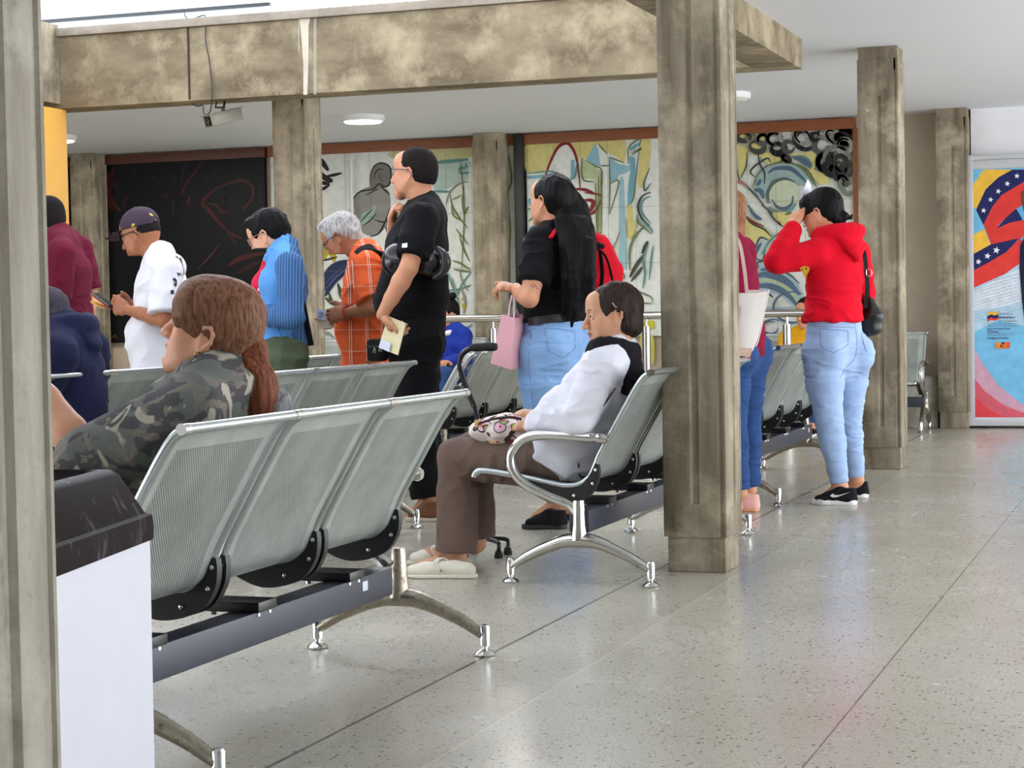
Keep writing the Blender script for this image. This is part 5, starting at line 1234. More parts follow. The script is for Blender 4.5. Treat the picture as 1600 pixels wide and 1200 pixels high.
# ---- the old woman on the bench by the pillar
def old_woman():
    A = mk(6.93); W = cloth('cardigan_white', rgb(222, 222, 230), .04, weave=500)
    J = dict(nek=A(962, 548), shL=A(938, 580, -.17), shR=A(952, 572, .17), che=A(934, 612), wai=A(912, 660), pel=A(892, 702), elL=A(902, 660, -.24), wrL=A(838, 660, -.16), elR=A(905, 655, .22), wrR=A(846, 648, .06),
             hiL=A(884, 718, -.09), hiR=A(884, 712, .10), knL=A(716, 716, -.06), knR=A(738, 708, .14), anL=A(713, 872, -.06), anR=A(744, 848, .16), toL=A(655, 886, -.10), toR=A(662, 868, .14))
    p = Person('old woman in a white cardigan and brown trousers seated on the bench by the pillar', atz(700, 890), J, female=True, g=1.06, skinm=SK_OLD, vox=.005)
    H = Frame(A(957, 497, -.01), (-.88, -.46, -.08), (-.06, 0, 1), .93)
    p.hands.ext(hand_sd(A(842, 648, .06), (-1, -.12, .02), (-.1, -.2, 1), -1, curl=(.35, .35, .2), k=.95))
    p.hands.ext(hand_sd(A(838, 664, -.16), (-1, .25, -.05), (0, -.4, 1), 1, curl=(.5, .5, .3), k=.95))
    b = p.build_body(H, head_sd(H, 1.15, 1.0, 1.04, old=1.0), lips=LIP2, hvox=.0026, belly=.03, neck=.050)
    eyes(H, b, p.org, EYEW, IRIS, (-1, 1)); brow(H, b, p.org, BROWG, .0022)
    s = Sd(); sdv = p.side; up = nrm(J['nek'] - J['pel'])
    p.torso(s, .016, belly=.03, bust=.7); p.arm(s, 'L', .022, 0, 1.96, flat=True); p.arm(s, 'R', .022, 0, 1.96, flat=True)
    s.loft([A(908, 655), A(892, 688), A(876, 720)], [(.170, .13), (.195, .145), (.215, .15)], .03, side=sdv, f1=True)
    s.loft([mid(J['elL'], J['wrL'], .35), mid(J['elL'], J['wrL'], .62), mid(J['elL'], J['wrL'], .93)], [.058, .064, .052], .02)
    fn = folds(.012, 11, (1, 1, 1.6), 2.0)
    p.add('cardigan', s, W, .0048, fn=fn, keep=True)
    sc = Sd(); f = p.fwd; c = J['nek']
    z = np.array([0, 0, 1.0])
    ring = [c + f * .10 - z * .060 + sdv * .03, c + f * .065 - z * .022 + sdv * .095, c - f * .005 + z * .010 + sdv * .102, c - f * .07 + z * .015 + sdv * .05, c - f * .07 + z * .015 - sdv * .05, c + z * .008 - sdv * .10, c + f * .075 - z * .035 - sdv * .075]
    sc.loft(crom(ring, 3), [(.042, .022)] * (len(crom(ring, 3))), .012, side=z)
    sc.loft([c - f * .06 + sdv * .05, c - f * .072 + sdv * .085 - z * .05, c - f * .070 + sdv * .10 - z * .12], [(.045, .02), (.046, .018), (.040, .014)], .015, side=f)
    p.add('scarf', sc, cloth('scarf_black', rgb(30, 27, 30), .15), .0045, fn=folds(.006, 22))
    st = [A(x, y, d) for x, y, d in ((962, 606, -.22), (938, 640, -.235), (905, 672, -.245), (870, 684, -.24), (838, 676, -.22), (812, 664, -.12))]
    T = cloth('trousers_brown', rgb(112, 93, 84), .07, .9)
    t = Sd(); t.loft([A(894, 692), A(886, 714)], [(.150, .105), (.155, .10)], .03, side=sdv)
    for q in 'LR': p.leg(t, q, .006, 0, 1.93, k=.014, ra=(.098, .086, .070, .068, .070, .072), flat=True)
    p.add('trousers', t, T, .005, fn=folds(.009, 14, (1, 1, .8), 5.0, lambda V: np.clip(1.3 - np.abs(V[:, 2] - .40) * 3.2, .25, 1.2)))
    SH = flat('cream_leather', rgb(226, 220, 200), .5, var=.03)
    for q, toe, heel in (('L', atz(633, 902), atz(744, 903)), ('R', atz(640, 882), atz(722, 880))):
        d = nrm(heel - toe); o = p.shoe(q, SH, SH, toe, heel, w=.044, h=.045, sole_h=.016, low=True)
        c = (toe + heel) / 2; n = np.cross((0, 0, 1), d)
        q0 = [c + d * .045 + n * .040 + (0, 0, .030), c + d * .02 + n * .034 + (0, 0, .060), c + d * .00 + (0, 0, .074), c - d * .01 - n * .032 + (0, 0, .060), c + d * .01 - n * .042 + (0, 0, .028)]
        strip([v - p.org for v in crom(q0, 4)], .018, .004, z).build('shoe_strap', SH, o)
        bt = np.array(q0[0] if n[1] < 0 else q0[-1]); bt = bt + (0, 0, .004); M = Matrix.Translation(Vector(bt - p.org)) @ Matrix.Rotation(PI / 2, 4, 'X')
        MB().lathe([(.006, 0), (.006, .003), (.001, .004)], seg=12, M=M).build('button', M_STEEL, o)
    h = hair_sd(H, r=(.112, .092, .100), c=(-.022, 0, .048), face=((.122, 0, -.004), (.090, .118, .096)), nape=(.078, .082, .085))
    H.ell(h, (-.062, 0, -.035), (.060, .080, .055), .02)
    for y in (-1, 1): H.ell(h, (-.006, y * .098, -.004), (.03, .03, .034), .006, 'd')
    p.add('hair', h, HAIR_DARK, .0036, fn=strands(.005, 60, (1, 1, .35)))
    MB().tube([q - p.org for q in (H(.012, .094, .060), H(.006, .097, .048), H(-.002, .097, .040))], .0035, 8).build('hair_clip', M_STEEL, p.root)
    MB().tube([q - p.org for q in crom(st, 4)], .008, 8, flatv=(.35, 1.3)).build('bag_strap', cloth('strap_brown', rgb(58, 36, 32), .1), p.root)
    # floral bag on her lap
    t = NT('floral_cloth'); v = t.coord('Object'); base = rgb(232, 218, 212)
    def blobs(col, prev, scale, loc, rad, ring=None):
        mp = t.new('ShaderNodeMapping', ins={'Vector': v, 'Location': loc}).outputs[0]; vo = t.new('ShaderNodeTexVoronoi', ins={'Vector': mp, 'Scale': scale, 'Randomness': .8})
        d = t.math('ADD', vo.outputs['Distance'], t.math('MULTIPLY', t.noise(mp, 40, 2), .10))
        if ring: prev = t.mix(t.math('LESS_THAN', d, rad + .05), prev, ring)
        return t.mix(t.math('LESS_THAN', d, rad), prev, col)
    c = blobs(rgb(70, 40, 38), base, 14, (3, 1, 2), .30); c = blobs(rgb(236, 196, 206), c, 13, (0, 0, 0), .36, rgb(48, 30, 28)); c = blobs(rgb(214, 40, 76), c, 13, (0, 0, 0), .17)
    c = blobs(rgb(150, 186, 84), c, 15, (5, 2, 1), .28, rgb(48, 30, 28)); c = blobs(rgb(236, 232, 214), c, 15, (5, 2, 1), .15); c = blobs(rgb(206, 44, 50), c, 17, (7, 7, 3), .18)
    t.set(color=c, rough=.85, spec=.2)
    bo = A(790, 672, -.06); b = Sd(); b.loft([A(756, 672, -.06), A(790, 671, -.06), A(822, 676, -.06)], [(.10, .042), (.12, .058), (.10, .045)], .02, side=np.array([0, 1.0, 0]))
    r = tag(empty('pouch', bo), 'floral cloth bag with dark straps on the lap of the old woman', 'bag')
    solid('pouch_body', [(b, .004)], t.m, r, bo, fn=folds(.008, 20))
    DB = cloth('strap_brown', rgb(58, 36, 32), .1); TB = flat('tan_leather', rgb(206, 164, 110), .6)
    m = MB(); strip([q - bo for q in crom([A(748, 662, -.16), A(770, 655, -.175), A(795, 652, -.17), A(815, 655, -.16)], 4)], .012, .004, (0, -.5, .8), m)
    strip([q - bo for q in crom([A(790, 690, -.165), A(797, 680, -.17), A(803, 672, -.17)], 3)], .016, .004, (0, -1, .3), m); m.build('strap', DB, r)
    for x, y in ((747, 661), (771, 688), (816, 668)): MB().box((-.014, -.004, -.012), (.014, .004, .012), bev=.003, M=Matrix.Translation(Vector(A(x, y, -.155) - bo))).build('strap_tab', TB, r)
    # her cane
    CA = mk(7.36); o = CA(748, 760); o[2] = 0
    r = tag(empty('walking_cane', o), 'black walking cane with a foam grip and four small feet beside the old woman', 'cane')
    B_ = flat('cane_black', rgb(20, 20, 22), .25)
    top = CA(746, 655); m = MB()
    m.tube([q - o for q in crom([CA(752, 542), CA(738, 543), CA(724, 552), CA(718, 566), CA(722, 586), CA(732, 614), CA(743, 640), CA(746, 662)], 5)], .0115, 12)
    m.tube([top - o, np.array([top[0], top[1], .10]) - o, np.array([top[0], top[1], .055]) - o], .0135, 12); m.build('shaft', B_, r)
    MB().tube([q - o for q in (CA(735, 544), CA(742, 543), CA(760, 542), CA(772, 542), CA(776, 542))], [.013, .017, .0175, .0175, .014], 14).build('grip', flat('foam_black', rgb(26, 25, 26), .85), r)
    MB().box((-.0005, -.014, -.018), (.0, .010, .018), M=Matrix.Translation(Vector(CA(741, 638) - o)) ).build('label', M_STICK, r)
    for dx, dy in ((.10, -.05), (.10, .06), (-.05, -.05), (-.05, .06)):
        q0 = np.array([top[0], top[1], .075]) - o; q1 = np.array([top[0] + dx, top[1] + dy, .06]) - o
        g = MB().tube(crom([q0, mid(q0, q1, .6) + (0, 0, .004), q1, q1 - (0, 0, .035)], 4), .009, 10).build('foot_arm', B_, r)
        MB().lathe([(.018, 0), (.018, .012), (.013, .03)], q1 - (0, 0, q1[2]), 14).build('rubber_tip', flat('rubber_black', rgb(24, 24, 24), .8), g)
old_woman()

# ---- the woman in camouflage on the front bench
def camo_woman():
    A = mk(4.15)
    t = NT('camouflage'); v = t.coord('Object', (1, 1, 1.2))
    n1 = t.noise(v, 7, 3, .5, 1.2); n2 = t.noise(t.new('ShaderNodeMapping', ins={'Vector': v, 'Location': (5, 3, 1)}).outputs[0], 9, 3, .5, 1.6); n3 = t.noise(t.new('ShaderNodeMapping', ins={'Vector': v, 'Location': (1, 8, 4), 'Scale': (1, 1, .55)}).outputs[0], 11, 2, .5, 1.2)
    c = t.mix(t.ramp(n1, [(.47, 0.), (.50, 1.)]), rgb(110, 113, 108), rgb(84, 83, 84)); c = t.mix(t.ramp(n2, [(.55, 0.), (.575, 1.)]), c, rgb(126, 119, 108)); c = t.mix(t.ramp(n3, [(.60, 0.), (.63, 1.)]), c, rgb(178, 170, 154))
    t.set(color=c, rough=.88, spec=.2); t.bump(t.noise(v, 400, 2), .15, .002)
    J = dict(nek=A(350, 590), shL=A(300, 645, -.18), shR=A(345, 630, .18), che=A(315, 668), wai=A(296, 745), pel=A(272, 815), elL=A(140, 722, -.22), wrL=A(36, 575, -.16), elR=A(220, 730, .26), wrR=A(90, 760, .2),
             hiL=A(255, 832, -.09), hiR=A(262, 826, .09), knL=atz(20, 860, .47), knR=atz(40, 850, .47), anL=atz(20, 1080, .10), anR=atz(40, 1070, .10))
    J['knL'] = J['hiL'] + np.array([-.42, -.02, .03]); J['knR'] = J['hiR'] + np.array([-.42, .03, .03]); J['anL'] = J['knL'] + np.array([.03, 0, -.40]); J['anR'] = J['knR'] + np.array([.03, 0, -.40])
    for q in 'LR': J['an' + q][2] = .09; J['to' + q] = J['an' + q] + np.array([-.14, 0, -.06])
    g = J['anL']; p = Person('woman in a camouflage jacket with an auburn ponytail, mouth open, seated on the front bench', (J['pel'][0], J['pel'][1], 0), J, female=True, g=1.12, skinm=SK_PINK, vox=.005)
    H = Frame(A(333, 527), (-.94, -.18, .33), (.33, 0, .94), 1.02)
    p.hands.ext(hand_sd(J['wrL'], (-.3, -.05, 1), (.6, -1, .2), 1, k=.95)); p.hands.ext(hand_sd(J['wrR'], (-1, -.1, -.1), (0, 0, 1), -1, k=.95))
    b = p.build_body(H, head_sd(H, 1.05, 1.02, mouth=.024), lips=LIP, hvox=.0022, neck=.049)
    eyes(H, b, p.org, EYEW, IRIS, (-1, 1)); brow(H, b, p.org, BROWM, .0026)
    MB().tube([q - p.org for q in (H(.078, -.018, -.0575), H(.089, -.008, -.0575), H(.0905, 0, -.0575), H(.089, .008, -.0575), H(.078, .018, -.0575))], .0042, 8).build('teeth', flat('teeth', rgb(230, 226, 216), .3), b)
    m = MB().tube([q - p.org for q in crom([H(-.002, .083, -.030), H(.002, .090, -.032), H(.003, .092, -.038), H(-.001, .086, -.042), H(-.004, .080, -.036)], 4, True)], .0018, 8, closed=True); m.build('earring', flat('gold', rgb(212, 172, 96), .2, 1.0), b)
    s = Sd(); sdv = p.side; p.torso(s, .026, belly=.02, bust=.8); p.arm(s, 'L', .028, 0, 1.06, flat=True, flare=.006); p.arm(s, 'R', .026, 0, 1.9)
    c = J['nek']; f = p.fwd; z = np.array([0, 0, 1.0])
    ring = [c + f * .09 - z * .045 + sdv * .035, c + f * .05 - z * .018 + sdv * .088, c - f * .03 + z * .0 + sdv * .088, c - f * .085 + z * .005, c - f * .03 + z * .0 - sdv * .088, c + f * .05 - z * .015 - sdv * .088]
    s.loft(crom(ring, 3), .028, .02)
    p.add('jacket', s, t.m, .0045, fn=folds(.016, 8, (1, 1, 1), 6.0), keep=True)
    cu = Sd(); E, Wr = J['elL'], J['wrL']; cu.loft([mid(J['shL'], E, .93), E, mid(E, Wr, .12)], [.064, .070, .068], .02, f1=True)
    p.add('cuff', cu, cloth('cuff_grey', rgb(128, 124, 116), .08), .0045, fn=folds(.006, 18))
    h = Sd(); H.ell(h, (-.014, 0, .050), (.103, .087, .102), .01); H.ell(h, (-.036, 0, .0), (.068, .070, .072), .03); H.ell(h, (.030, 0, .078), (.078, .082, .062), .02); H.ell(h, (.128, 0, -.070), (.100, .130, .085), .014, 'd')
    for y in (-1, 1): H.ell(h, (.002, y * .100, -.022), (.034, .032, .042), .008, 'd')
    H.ell(h, (.058, 0, .078), (.046, .070, .048), .02)
    for y in (-1, 1): H.ell(h, (.046, y * .062, .052), (.042, .022, .044), .02, rot=-.3); H.loft(h, [(.088, y * .046, .058), (.084, y * .056, .032), (.074, y * .063, .010)], [.014, .009, .003], .014)
    p.add('hair', h, HAIR_BROWN, .0034, fn=strands(.004, 45, (.35, 1, 1)))
    tl = Sd(); P_ = [A(374, 560), A(392, 575), A(402, 605), A(402, 640), A(386, 668), A(372, 686)]
    tl.loft(crom(P_, 3), list(np.interp(np.linspace(0, 5, 16), [0, .6, 1.5, 3, 4.2, 5], [.022, .034, .044, .044, .032, .012])), .02)
    tl.loft([H(-.10, 0, .0), H(-.115, 0, -.04), A(374, 562)], [.04, .034, .024], .02)
    p.add('ponytail', tl, HAIR_TAIL, .0034, fn=strands(.007, 55, (1, 1, .15)))
    MB().tube([q - p.org for q in crom([A(371, 560, -.03), A(377, 566, -.02), A(380, 570, .02), A(372, 556, .03)], 4, True)], .006, 8, closed=True).build('hair_tie', flat('tie_grey', rgb(60, 56, 58), .7), p.root)
    ho = Sd(); ho.loft([A(420, 606, .05), A(430, 630, .03), A(425, 662, .02), A(410, 690)], [.022, .034, .036, .03], .02); p.add('hood_trim', ho, cloth('fleece_grey', rgb(150, 148, 148), .2, weave=300), .004, fn=folds(.008, 60))
    tr = Sd(); tr.loft([J['pel'], (J['hiL'] + J['hiR']) / 2], [(.17, .12), (.17, .12)], .03, side=sdv)
    for q in 'LR': p.leg(tr, q, .008, 0, 1.95)
    p.add('trousers', tr, cloth('trousers_dark', rgb(46, 48, 58), .1), .006)
    for q in 'LR': a = J['an' + q]; p.shoe(q, cloth('trainer_black', rgb(24, 24, 26), .15, .8), WHITE_SOLE, a + np.array([-.19, 0, 0]), a + np.array([.05, 0, 0]))
camo_woman()
def tee_print(o, p, polys, mats): return decal('print', o, polys, mats, p.root, p.org, .003)
# ---- the tall man in black
def black_man():
    A = mk(8.75); BLK_ = cloth('tee_black', rgb(19, 19, 21), .12)
    J = dict(nek=A(664, 322), shL=A(660, 343, -.21), shR=A(670, 338, .20), che=A(652, 385), wai=A(647, 455, -.0), pel=A(648, 515), elL=A(639, 418, -.33), wrL=A(597, 492, -.33), elR=A(620, 405, .28), wrR=A(614, 340, .08),
             hiL=A(645, 535, -.09), hiR=A(650, 530, .09), knL=A(650, 660, -.08), knR=A(655, 655, .10), anL=A(668, 785, -.08), anR=A(676, 775, .10), toL=A(640, 805, -.1), toR=A(652, 795, .1))
    gl = atz(668, 810); p = Person('tall man in a black t-shirt with glasses resting a hand on his chin', atz(655, 812), J, g=1.12, skinm=SK_TAN)
    H = Frame(A(648, 275, -.01), (-.99, .10, .05), (.05, 0, 1), 1.03)
    d = A(612, 512, -.30) - J['wrL']
    p.hands.ext(hand_sd(J['wrL'], d, (-.9, -.35, .1), -1, curls=[(.5, .5, .3), (.7, .6, .4), (.8, .7, .4), (.9, .7, .4)], k=1.02, thumb=(.8, .5, .3)))
    p.hands.ext(hand_sd(J['wrR'], A(621, 313, -.02) - J['wrR'], (-.8, .3, .0), 1, curls=[(.7, .9, .6), (1.0, 1.1, .7), (1.1, 1.1, .7), (1.2, 1.1, .7)], k=1.0, thumb=(.9, .4, .1), tcurl=.25))
    b = p.build_body(H, head_sd(H, 1.1, 1.04, 1.06), lips=LIP, belly=.03, neck=.060)
    eyes(H, b, p.org, EYEW, IRIS, (1,)); brow(H, b, p.org, BROWM, .0034, (1,))
    s = Sd(); p.torso(s, .016, belly=.035, hem=(A(647, 500), (.175, .145)), flat=False); s.cut(A(647, 496), (0, 0, -1))
    p.arm(s, 'L', .026, 0, .80, flat=True, flare=.008); p.arm(s, 'R', .024, 0, .8, flat=True)
    c = J['nek']; f, sd_ = p.fwd, p.side; z = np.array([0, 0, 1.0])
    s.loft(crom([c + f * .07 - z * .03, c + f * .03 + sd_ * .072, c - f * .055 + z * .02, c + f * .03 - sd_ * .072], 4, True) + [c + f * .07 - z * .03], .014, .01)
    o = p.add('t_shirt', s, BLK_, .0055, fn=folds(.010, 9, (1, 1, 1.3), 1.5), keep=True)
    pm = [flat('print_pale', rgb(196, 204, 176), .7), flat('print_white', rgb(232, 232, 230), .7), flat('print_ink', rgb(40, 40, 60), .7)]
    rng = random.Random(3); pl = []
    for i in range(60):
        y = 350 + i * 1.32; w0 = 703 + 5 * math.sin(i * .6); x = rng.uniform(699, 709); r_ = rng.uniform(1.2, 2.8); pl.append((0, [(x - r_, y - r_ * .6), (x + r_ * .4, y - r_), (x + r_, y + .4), (x, y + r_ * 1.3)]))
    pl.append((1, [(629, 381), (637, 380), (636.5, 387), (628.5, 387.5)])); tee_print(o, p, pl, pm)
    t = Sd(); t.loft([A(648, 482), A(648, 505), (J['hiL'] + J['hiR']) / 2], [(.172, .150), (.178, .150), (.176, .135)], .03, side=sd_, f0=True)
    for q in 'LR': p.leg(t, q, .010, 0, 1.94, ra=(.105, .094, .074, .070, .064, .060), flat=True); t.ell(J['hi' + q] - f * .06, (.09, .085, .10), None, .03)
    p.add('trousers', t, cloth('trousers_black', rgb(24, 24, 27), .12), .006, fn=folds(.009, 12, (1, 1, 1.5), 2.0))
    BR = flat('brown_suede', rgb(116, 72, 46), .8, var=.1)
    for q, x0, x1, y in (('L', 640, 684, 814), ('R', 652, 695, 803)): p.shoe(q, BR, flat('cream_rubber', rgb(214, 206, 184), .6), atz(x0, y), atz(x1, y), w=.050, h=.095)
    h = Sd(); H.ell(h, (-.014, 0, .048), (.1015, .0795, .0915), .01); H.ell(h, (-.036, 0, .004), (.0775, .0725, .082), .02); H.ell(h, (.128, 0, -.005), (.070, .12, .098), .008, 'd'); H.ell(h, (-.02, 0, -.100), (.14, .12, .066), .02, 'd')
    for y in (-1, 1): H.ell(h, (.028, y * .105, -.010), (.075, .035, .052), .010, 'd')
    p.add('hair', h, HAIR_FADE, .004, fn=strands(.002, 160, (1, 1, 1)))
    glasses(H, p.root, p.org, flat('glasses_frame', rgb(60, 66, 78), .3))
    # the helmet hung on his forearm
    o = A(650, 412, -.20); r = tag(empty('helmet', o), 'shiny black helmet hung on the arm of the tall man in black', 'helmet')
    sh = Sd(); sh.ell(A(622, 408, -.20), (.075, .075, .085), None, .02); sh.ell(A(676, 410, -.20), (.088, .085, .075), None, .03); sh.loft([A(622, 408, -.20), A(676, 412, -.20)], [.07, .072], .03)
    solid('shell', [(sh, .005)], flat('gloss_black', rgb(20, 20, 22), .25, coat=.1), r, o)
    sh = Sd(); sh.loft(crom([A(683, 388, -.28), A(694, 400, -.29), A(692, 425, -.29), A(678, 434, -.28)], 4), .012, .01); solid('rim', [(sh, .004)], M_BLACKP, r, o)
    # booklet in his lowered hand
    bo = A(620, 525, -.33); r = tag(empty('booklet', bo), 'pale yellow booklet with a white slip in the lowered hand of the man in black', 'booklet')
    MB().sheet([[A(607, 494, -.32) - bo, A(634, 505, -.34) - bo], [A(599, 519, -.32) - bo, A(628, 530, -.34) - bo], [A(592, 543, -.32) - bo, A(622, 555, -.34) - bo]], .006).build('cover', flat('card_yellow', rgb(232, 222, 178), .7, var=.03), r)
    MB().sheet([[A(596, 530, -.335) - bo, A(611, 536, -.345) - bo], [A(592, 543, -.335) - bo, A(608, 550, -.345) - bo]], .002).build('slip', flat('slip_white', rgb(222, 224, 240), .7), r)['label'] = 'white slip'
    # pouch at his belt
    po = A(590, 546, -.19); r = tag(empty('waist_bag', po), 'small black waist bag with zips at the belt of the man in black', 'bag')
    MB().box((-.040, -.055, -.058), (.040, .055, .052), bev=.022).build('pouch_body', cloth('nylon_black', rgb(28, 28, 30), .15), r)
    MB().box((-.042, -.058, .012), (.042, -.050, .018), bev=.002).build('zip', M_BLACKP, r)
    for x, y in ((585, 543), (594, 541)): MB().tube([A(x, y, -.26) - po, A(x - 2, y + 8, -.262) - po, A(x + 2, y + 9, -.262) - po, A(x + 1, y + 1, -.26) - po], .0025, 6).build('zip_pull', M_STEEL, r)
black_man()

# ---- the woman with long black hair
def long_hair_woman():
    A = mk(8.6)
    J = dict(nek=A(876, 358), shL=A(845, 380, -.14), shR=A(905, 378, .14), che=A(868, 420), wai=A(868, 470), pel=A(868, 535), elL=A(827, 466, -.26), wrL=A(806, 451, -.12), elR=A(905, 455, .26), wrR=A(880, 470, .36),
             hiL=A(846, 550, -.09), hiR=A(890, 552, .09), knL=A(852, 670, -.10), knR=A(893, 668, .10), anL=A(872, 785, -.10), anR=A(905, 780, .10), toL=A(838, 808, -.08), toR=A(872, 800, .12))
    p = Person('woman with very long black hair, black top and light jeans beside the tall man', atz(880, 820), J, female=True, g=1.10, skinm=SK_TAN)
    H = Frame(A(860, 318, -.03), (-.92, .36, .04), (.02, 0, 1), .95)
    p.hands.ext(hand_sd(J['wrL'], (-.9, -.1, .12), (.1, -.35, 1), 1, curls=[(.8, .8, .4), (.9, .9, .4), (.9, .9, .5), (.9, .8, .5)], k=.95, thumb=(.8, .5, -.1)))
    p.hands.ext(hand_sd(J['wrR'], (-1, .2, 0), (0, 1, .2), 1))
    b = p.build_body(H, head_sd(H, .9), lips=LIP)
    eyes(H, b, p.org, EYEW, IRIS, (1,)); brow(H, b, p.org, BROWM, near=(1,))
    f, sd_ = p.fwd, p.side; z = np.array([0, 0, 1.0]); c = J['nek']
    s = Sd(); p.torso(s, .014, bust=.9, belly=.0, hem=(A(868, 505), (.165, .130))); s.cut(A(868, 502), (0, 0, -1)); p.arm(s, 'L', .022, 0, .72, flat=True, flare=.006); p.arm(s, 'R', .022, 0, .72, flat=True)
    o = p.add('top', s, cloth('tee_black', rgb(19, 19, 21), .12), .0055, fn=folds(.010, 10, (1, 1, 1.6), 4.0), keep=True)
    JN = cloth('denim_light', rgb(140, 178, 222), .10, .85)
    t = Sd(); t.loft([A(866, 490), A(868, 515), J['pel'] - z * .02, (J['hiL'] + J['hiR']) / 2 - z * .05], [(.150, .125), (.168, .138), (.180, .145), (.172, .130)], .03, side=sd_, f0=True)
    for q in 'LR': p.leg(t, q, .006, 0, 1.94, k=.02, ra=(.104, .096, .068, .066, .052, .046), flat=True); t.ell(J['hi' + q] - f * .07, (.092, .092, .11), None, .03)
    jo = p.add('jeans', t, JN, .0055, fn=folds(.007, 12, (.7, .7, 2.4), 3.0), keep=True)
    ST = flat('denim_stitch', rgb(104, 122, 160), .9)
    seam('pocket', jo, [(851, 512), (872, 514), (898, 518), (898, 545), (880, 559), (856, 548)], .0014, ST, p.root, p.org, 3, True)
    seam('side_seam', jo, [(830, 520), (826, 560), (830, 610), (838, 660)], .0011, ST, p.root, p.org, 4)
    seam('waistband', jo, [(824, 520), (845, 507), (880, 500)], .0013, ST, p.root, p.org, 4)
    m = MB()
    be = onto(o, [(x, 502 - (x - 830) * .12) for x in range(826, 886, 4)], .003)
    if len(be) > 3: strip([q - p.org for q in be], .035, .005, (-.2, -1, 0)).build('belt', flat('belt_black', rgb(22, 22, 24), .4), p.root)
    SH = cloth('trainer_black', rgb(24, 24, 26), .15, .8)
    p.shoe('L', SH, flat('sole_black', rgb(26, 26, 28), .6), atz(822, 826), atz(880, 826), w=.047, h=.085); p.shoe('R', SH, flat('sole_black', rgb(26, 26, 28), .6), atz(860, 812), atz(915, 812), w=.047, h=.085)
    h = hair_sd(H, r=(.106, .086, .098), face=((.120, 0, -.006), (.080, .115, .092)))
    P_ = [H(-.05, .02, .06), A(893, 330, -.0), A(903, 370, -.10), A(908, 410, -.13), A(908, 450, -.14), A(905, 492, -.14)]
    P_ = [P_[0]] + [q - f * .0 for q in P_[1:]]
    h.loft(crom(P_, 3), list(zip(np.interp(np.linspace(0, 5, 16), [0, 1, 2, 3, 4, 5], [.07, .088, .095, .085, .07, .035]), np.interp(np.linspace(0, 5, 16), [0, 1, 2, 3, 4, 5], [.06, .07, .06, .05, .04, .02]))), .03, side=sd_)
    for x0, y0, x1, y1, r_ in ((885, 380, 880, 490, .03), (918, 380, 922, 478, .03), (895, 440, 893, 510, .022), (876, 345, 884, 420, .03)): h.loft([A(x0, y0, -.14), A((x0 + x1) / 2 + 2, (y0 + y1) / 2, -.17), A(x1, y1, -.16)], [r_, r_ * .9, r_ * .3], .02)
    p.add('hair', h, HAIR_BLACK, .0045, fn=strands(.010, 40, (1, 1, .12)))
    decal('tattoo', p.body, [(0, [(x, y), (x + 1.6, y - 1.2), (x + 2.4, y + .8), (x + .8, y + 2)]) for x, y in ((829, 446), (832, 449), (836, 447), (834, 445), (838, 450))], [flat('tattoo_ink', rgb(74, 62, 66), .6)], p.root, p.org, .0008)
    # pink handbag hanging from her fingers
    bo = A(793, 540, -.20); r = tag(empty('handbag', bo), 'pale pink handbag hanging from the hand of the long haired woman', 'bag')
    PK = flat('pink_leather', rgb(222, 164, 172), .5, var=.04)
    q = lambda x, y, d: A(x, y, d) - bo
    m = MB(); e = [(783, 492), (765, 568), (798, 578), (803, 496)]; e2 = [(801, 491), (788, 560), (822, 572), (816, 492)]
    F_ = [q(x, y, -.24) for x, y in e]; B_ = [q(x + 14, y - 3, -.10) for x, y in e2]
    m.add([q(784, 491, -.25), q(766, 568, -.27), q(798, 578, -.27), q(804, 497, -.25), q(806, 489, -.09), q(790, 562, -.07), q(824, 574, -.07), q(822, 494, -.09)], [(0, 1, 2, 3), (4, 7, 6, 5), (0, 4, 5, 1), (3, 2, 6, 7), (1, 5, 6, 2)])
    ob = m.build('bag_body', PK, r, smooth=False); md = ob.modifiers.new('thick', 'SOLIDIFY'); md.thickness = .006; md = ob.modifiers.new('round', 'BEVEL'); md.width = .006; md.segments = 2
    ST_ = flat('strap_grey_pink', rgb(196, 178, 180), .5)
    MB().tube([q(794, 497, -.25), q(797, 475, -.22), q(800, 462, -.19), q(803, 475, -.17), q(812, 496, -.09)], .0045, 8).build('handle', ST_, r)
    MB().tube([q(803, 498, -.25), q(804, 475, -.22), q(803, 461, -.18)], .0045, 8).build('handle', ST_, r)
    # clear folder under her arm
    fo = A(826, 405, .05); r = tag(empty('document_folder', fo), 'clear plastic folder with papers held against the long haired woman', 'folder')
    MB().sheet([[A(818, 380, .02) - fo, A(830, 374, .10) - fo], [A(819, 410, .02) - fo, A(833, 408, .10) - fo], [A(820, 440, .02) - fo, A(836, 440, .10) - fo]], .006).build('papers', flat('paper_cream', rgb(226, 218, 186), .7), r)
    MB().sheet([[A(819, 372, .01) - fo, A(834, 366, .10) - fo], [A(818, 380, .0) - fo, A(836, 378, .11) - fo], [A(820, 396, .0) - fo, A(840, 398, .11) - fo]], .004).build('plastic_sleeve', flat('plastic_clear', rgb(190, 188, 200), .12), r)
    # red backpack on her back
    ko = A(930, 450, .12); r = tag(empty('backpack', ko), 'red backpack with black trim behind the long black hair', 'backpack')
    k_ = Sd(); k_.loft([A(922, 385, .18), A(932, 430, .16), A(932, 480, .15), A(925, 500, .14)], [(.10, .07), (.13, .10), (.13, .10), (.10, .08)], .03, side=np.array([.75, .65, 0]))
    ro = solid('pack_body', [(k_, .006)], cloth('nylon_red', rgb(206, 22, 40), .12), r, ko, fn=folds(.012, 9), keep=True)
    BN = cloth('nylon_black', rgb(28, 28, 30), .15)
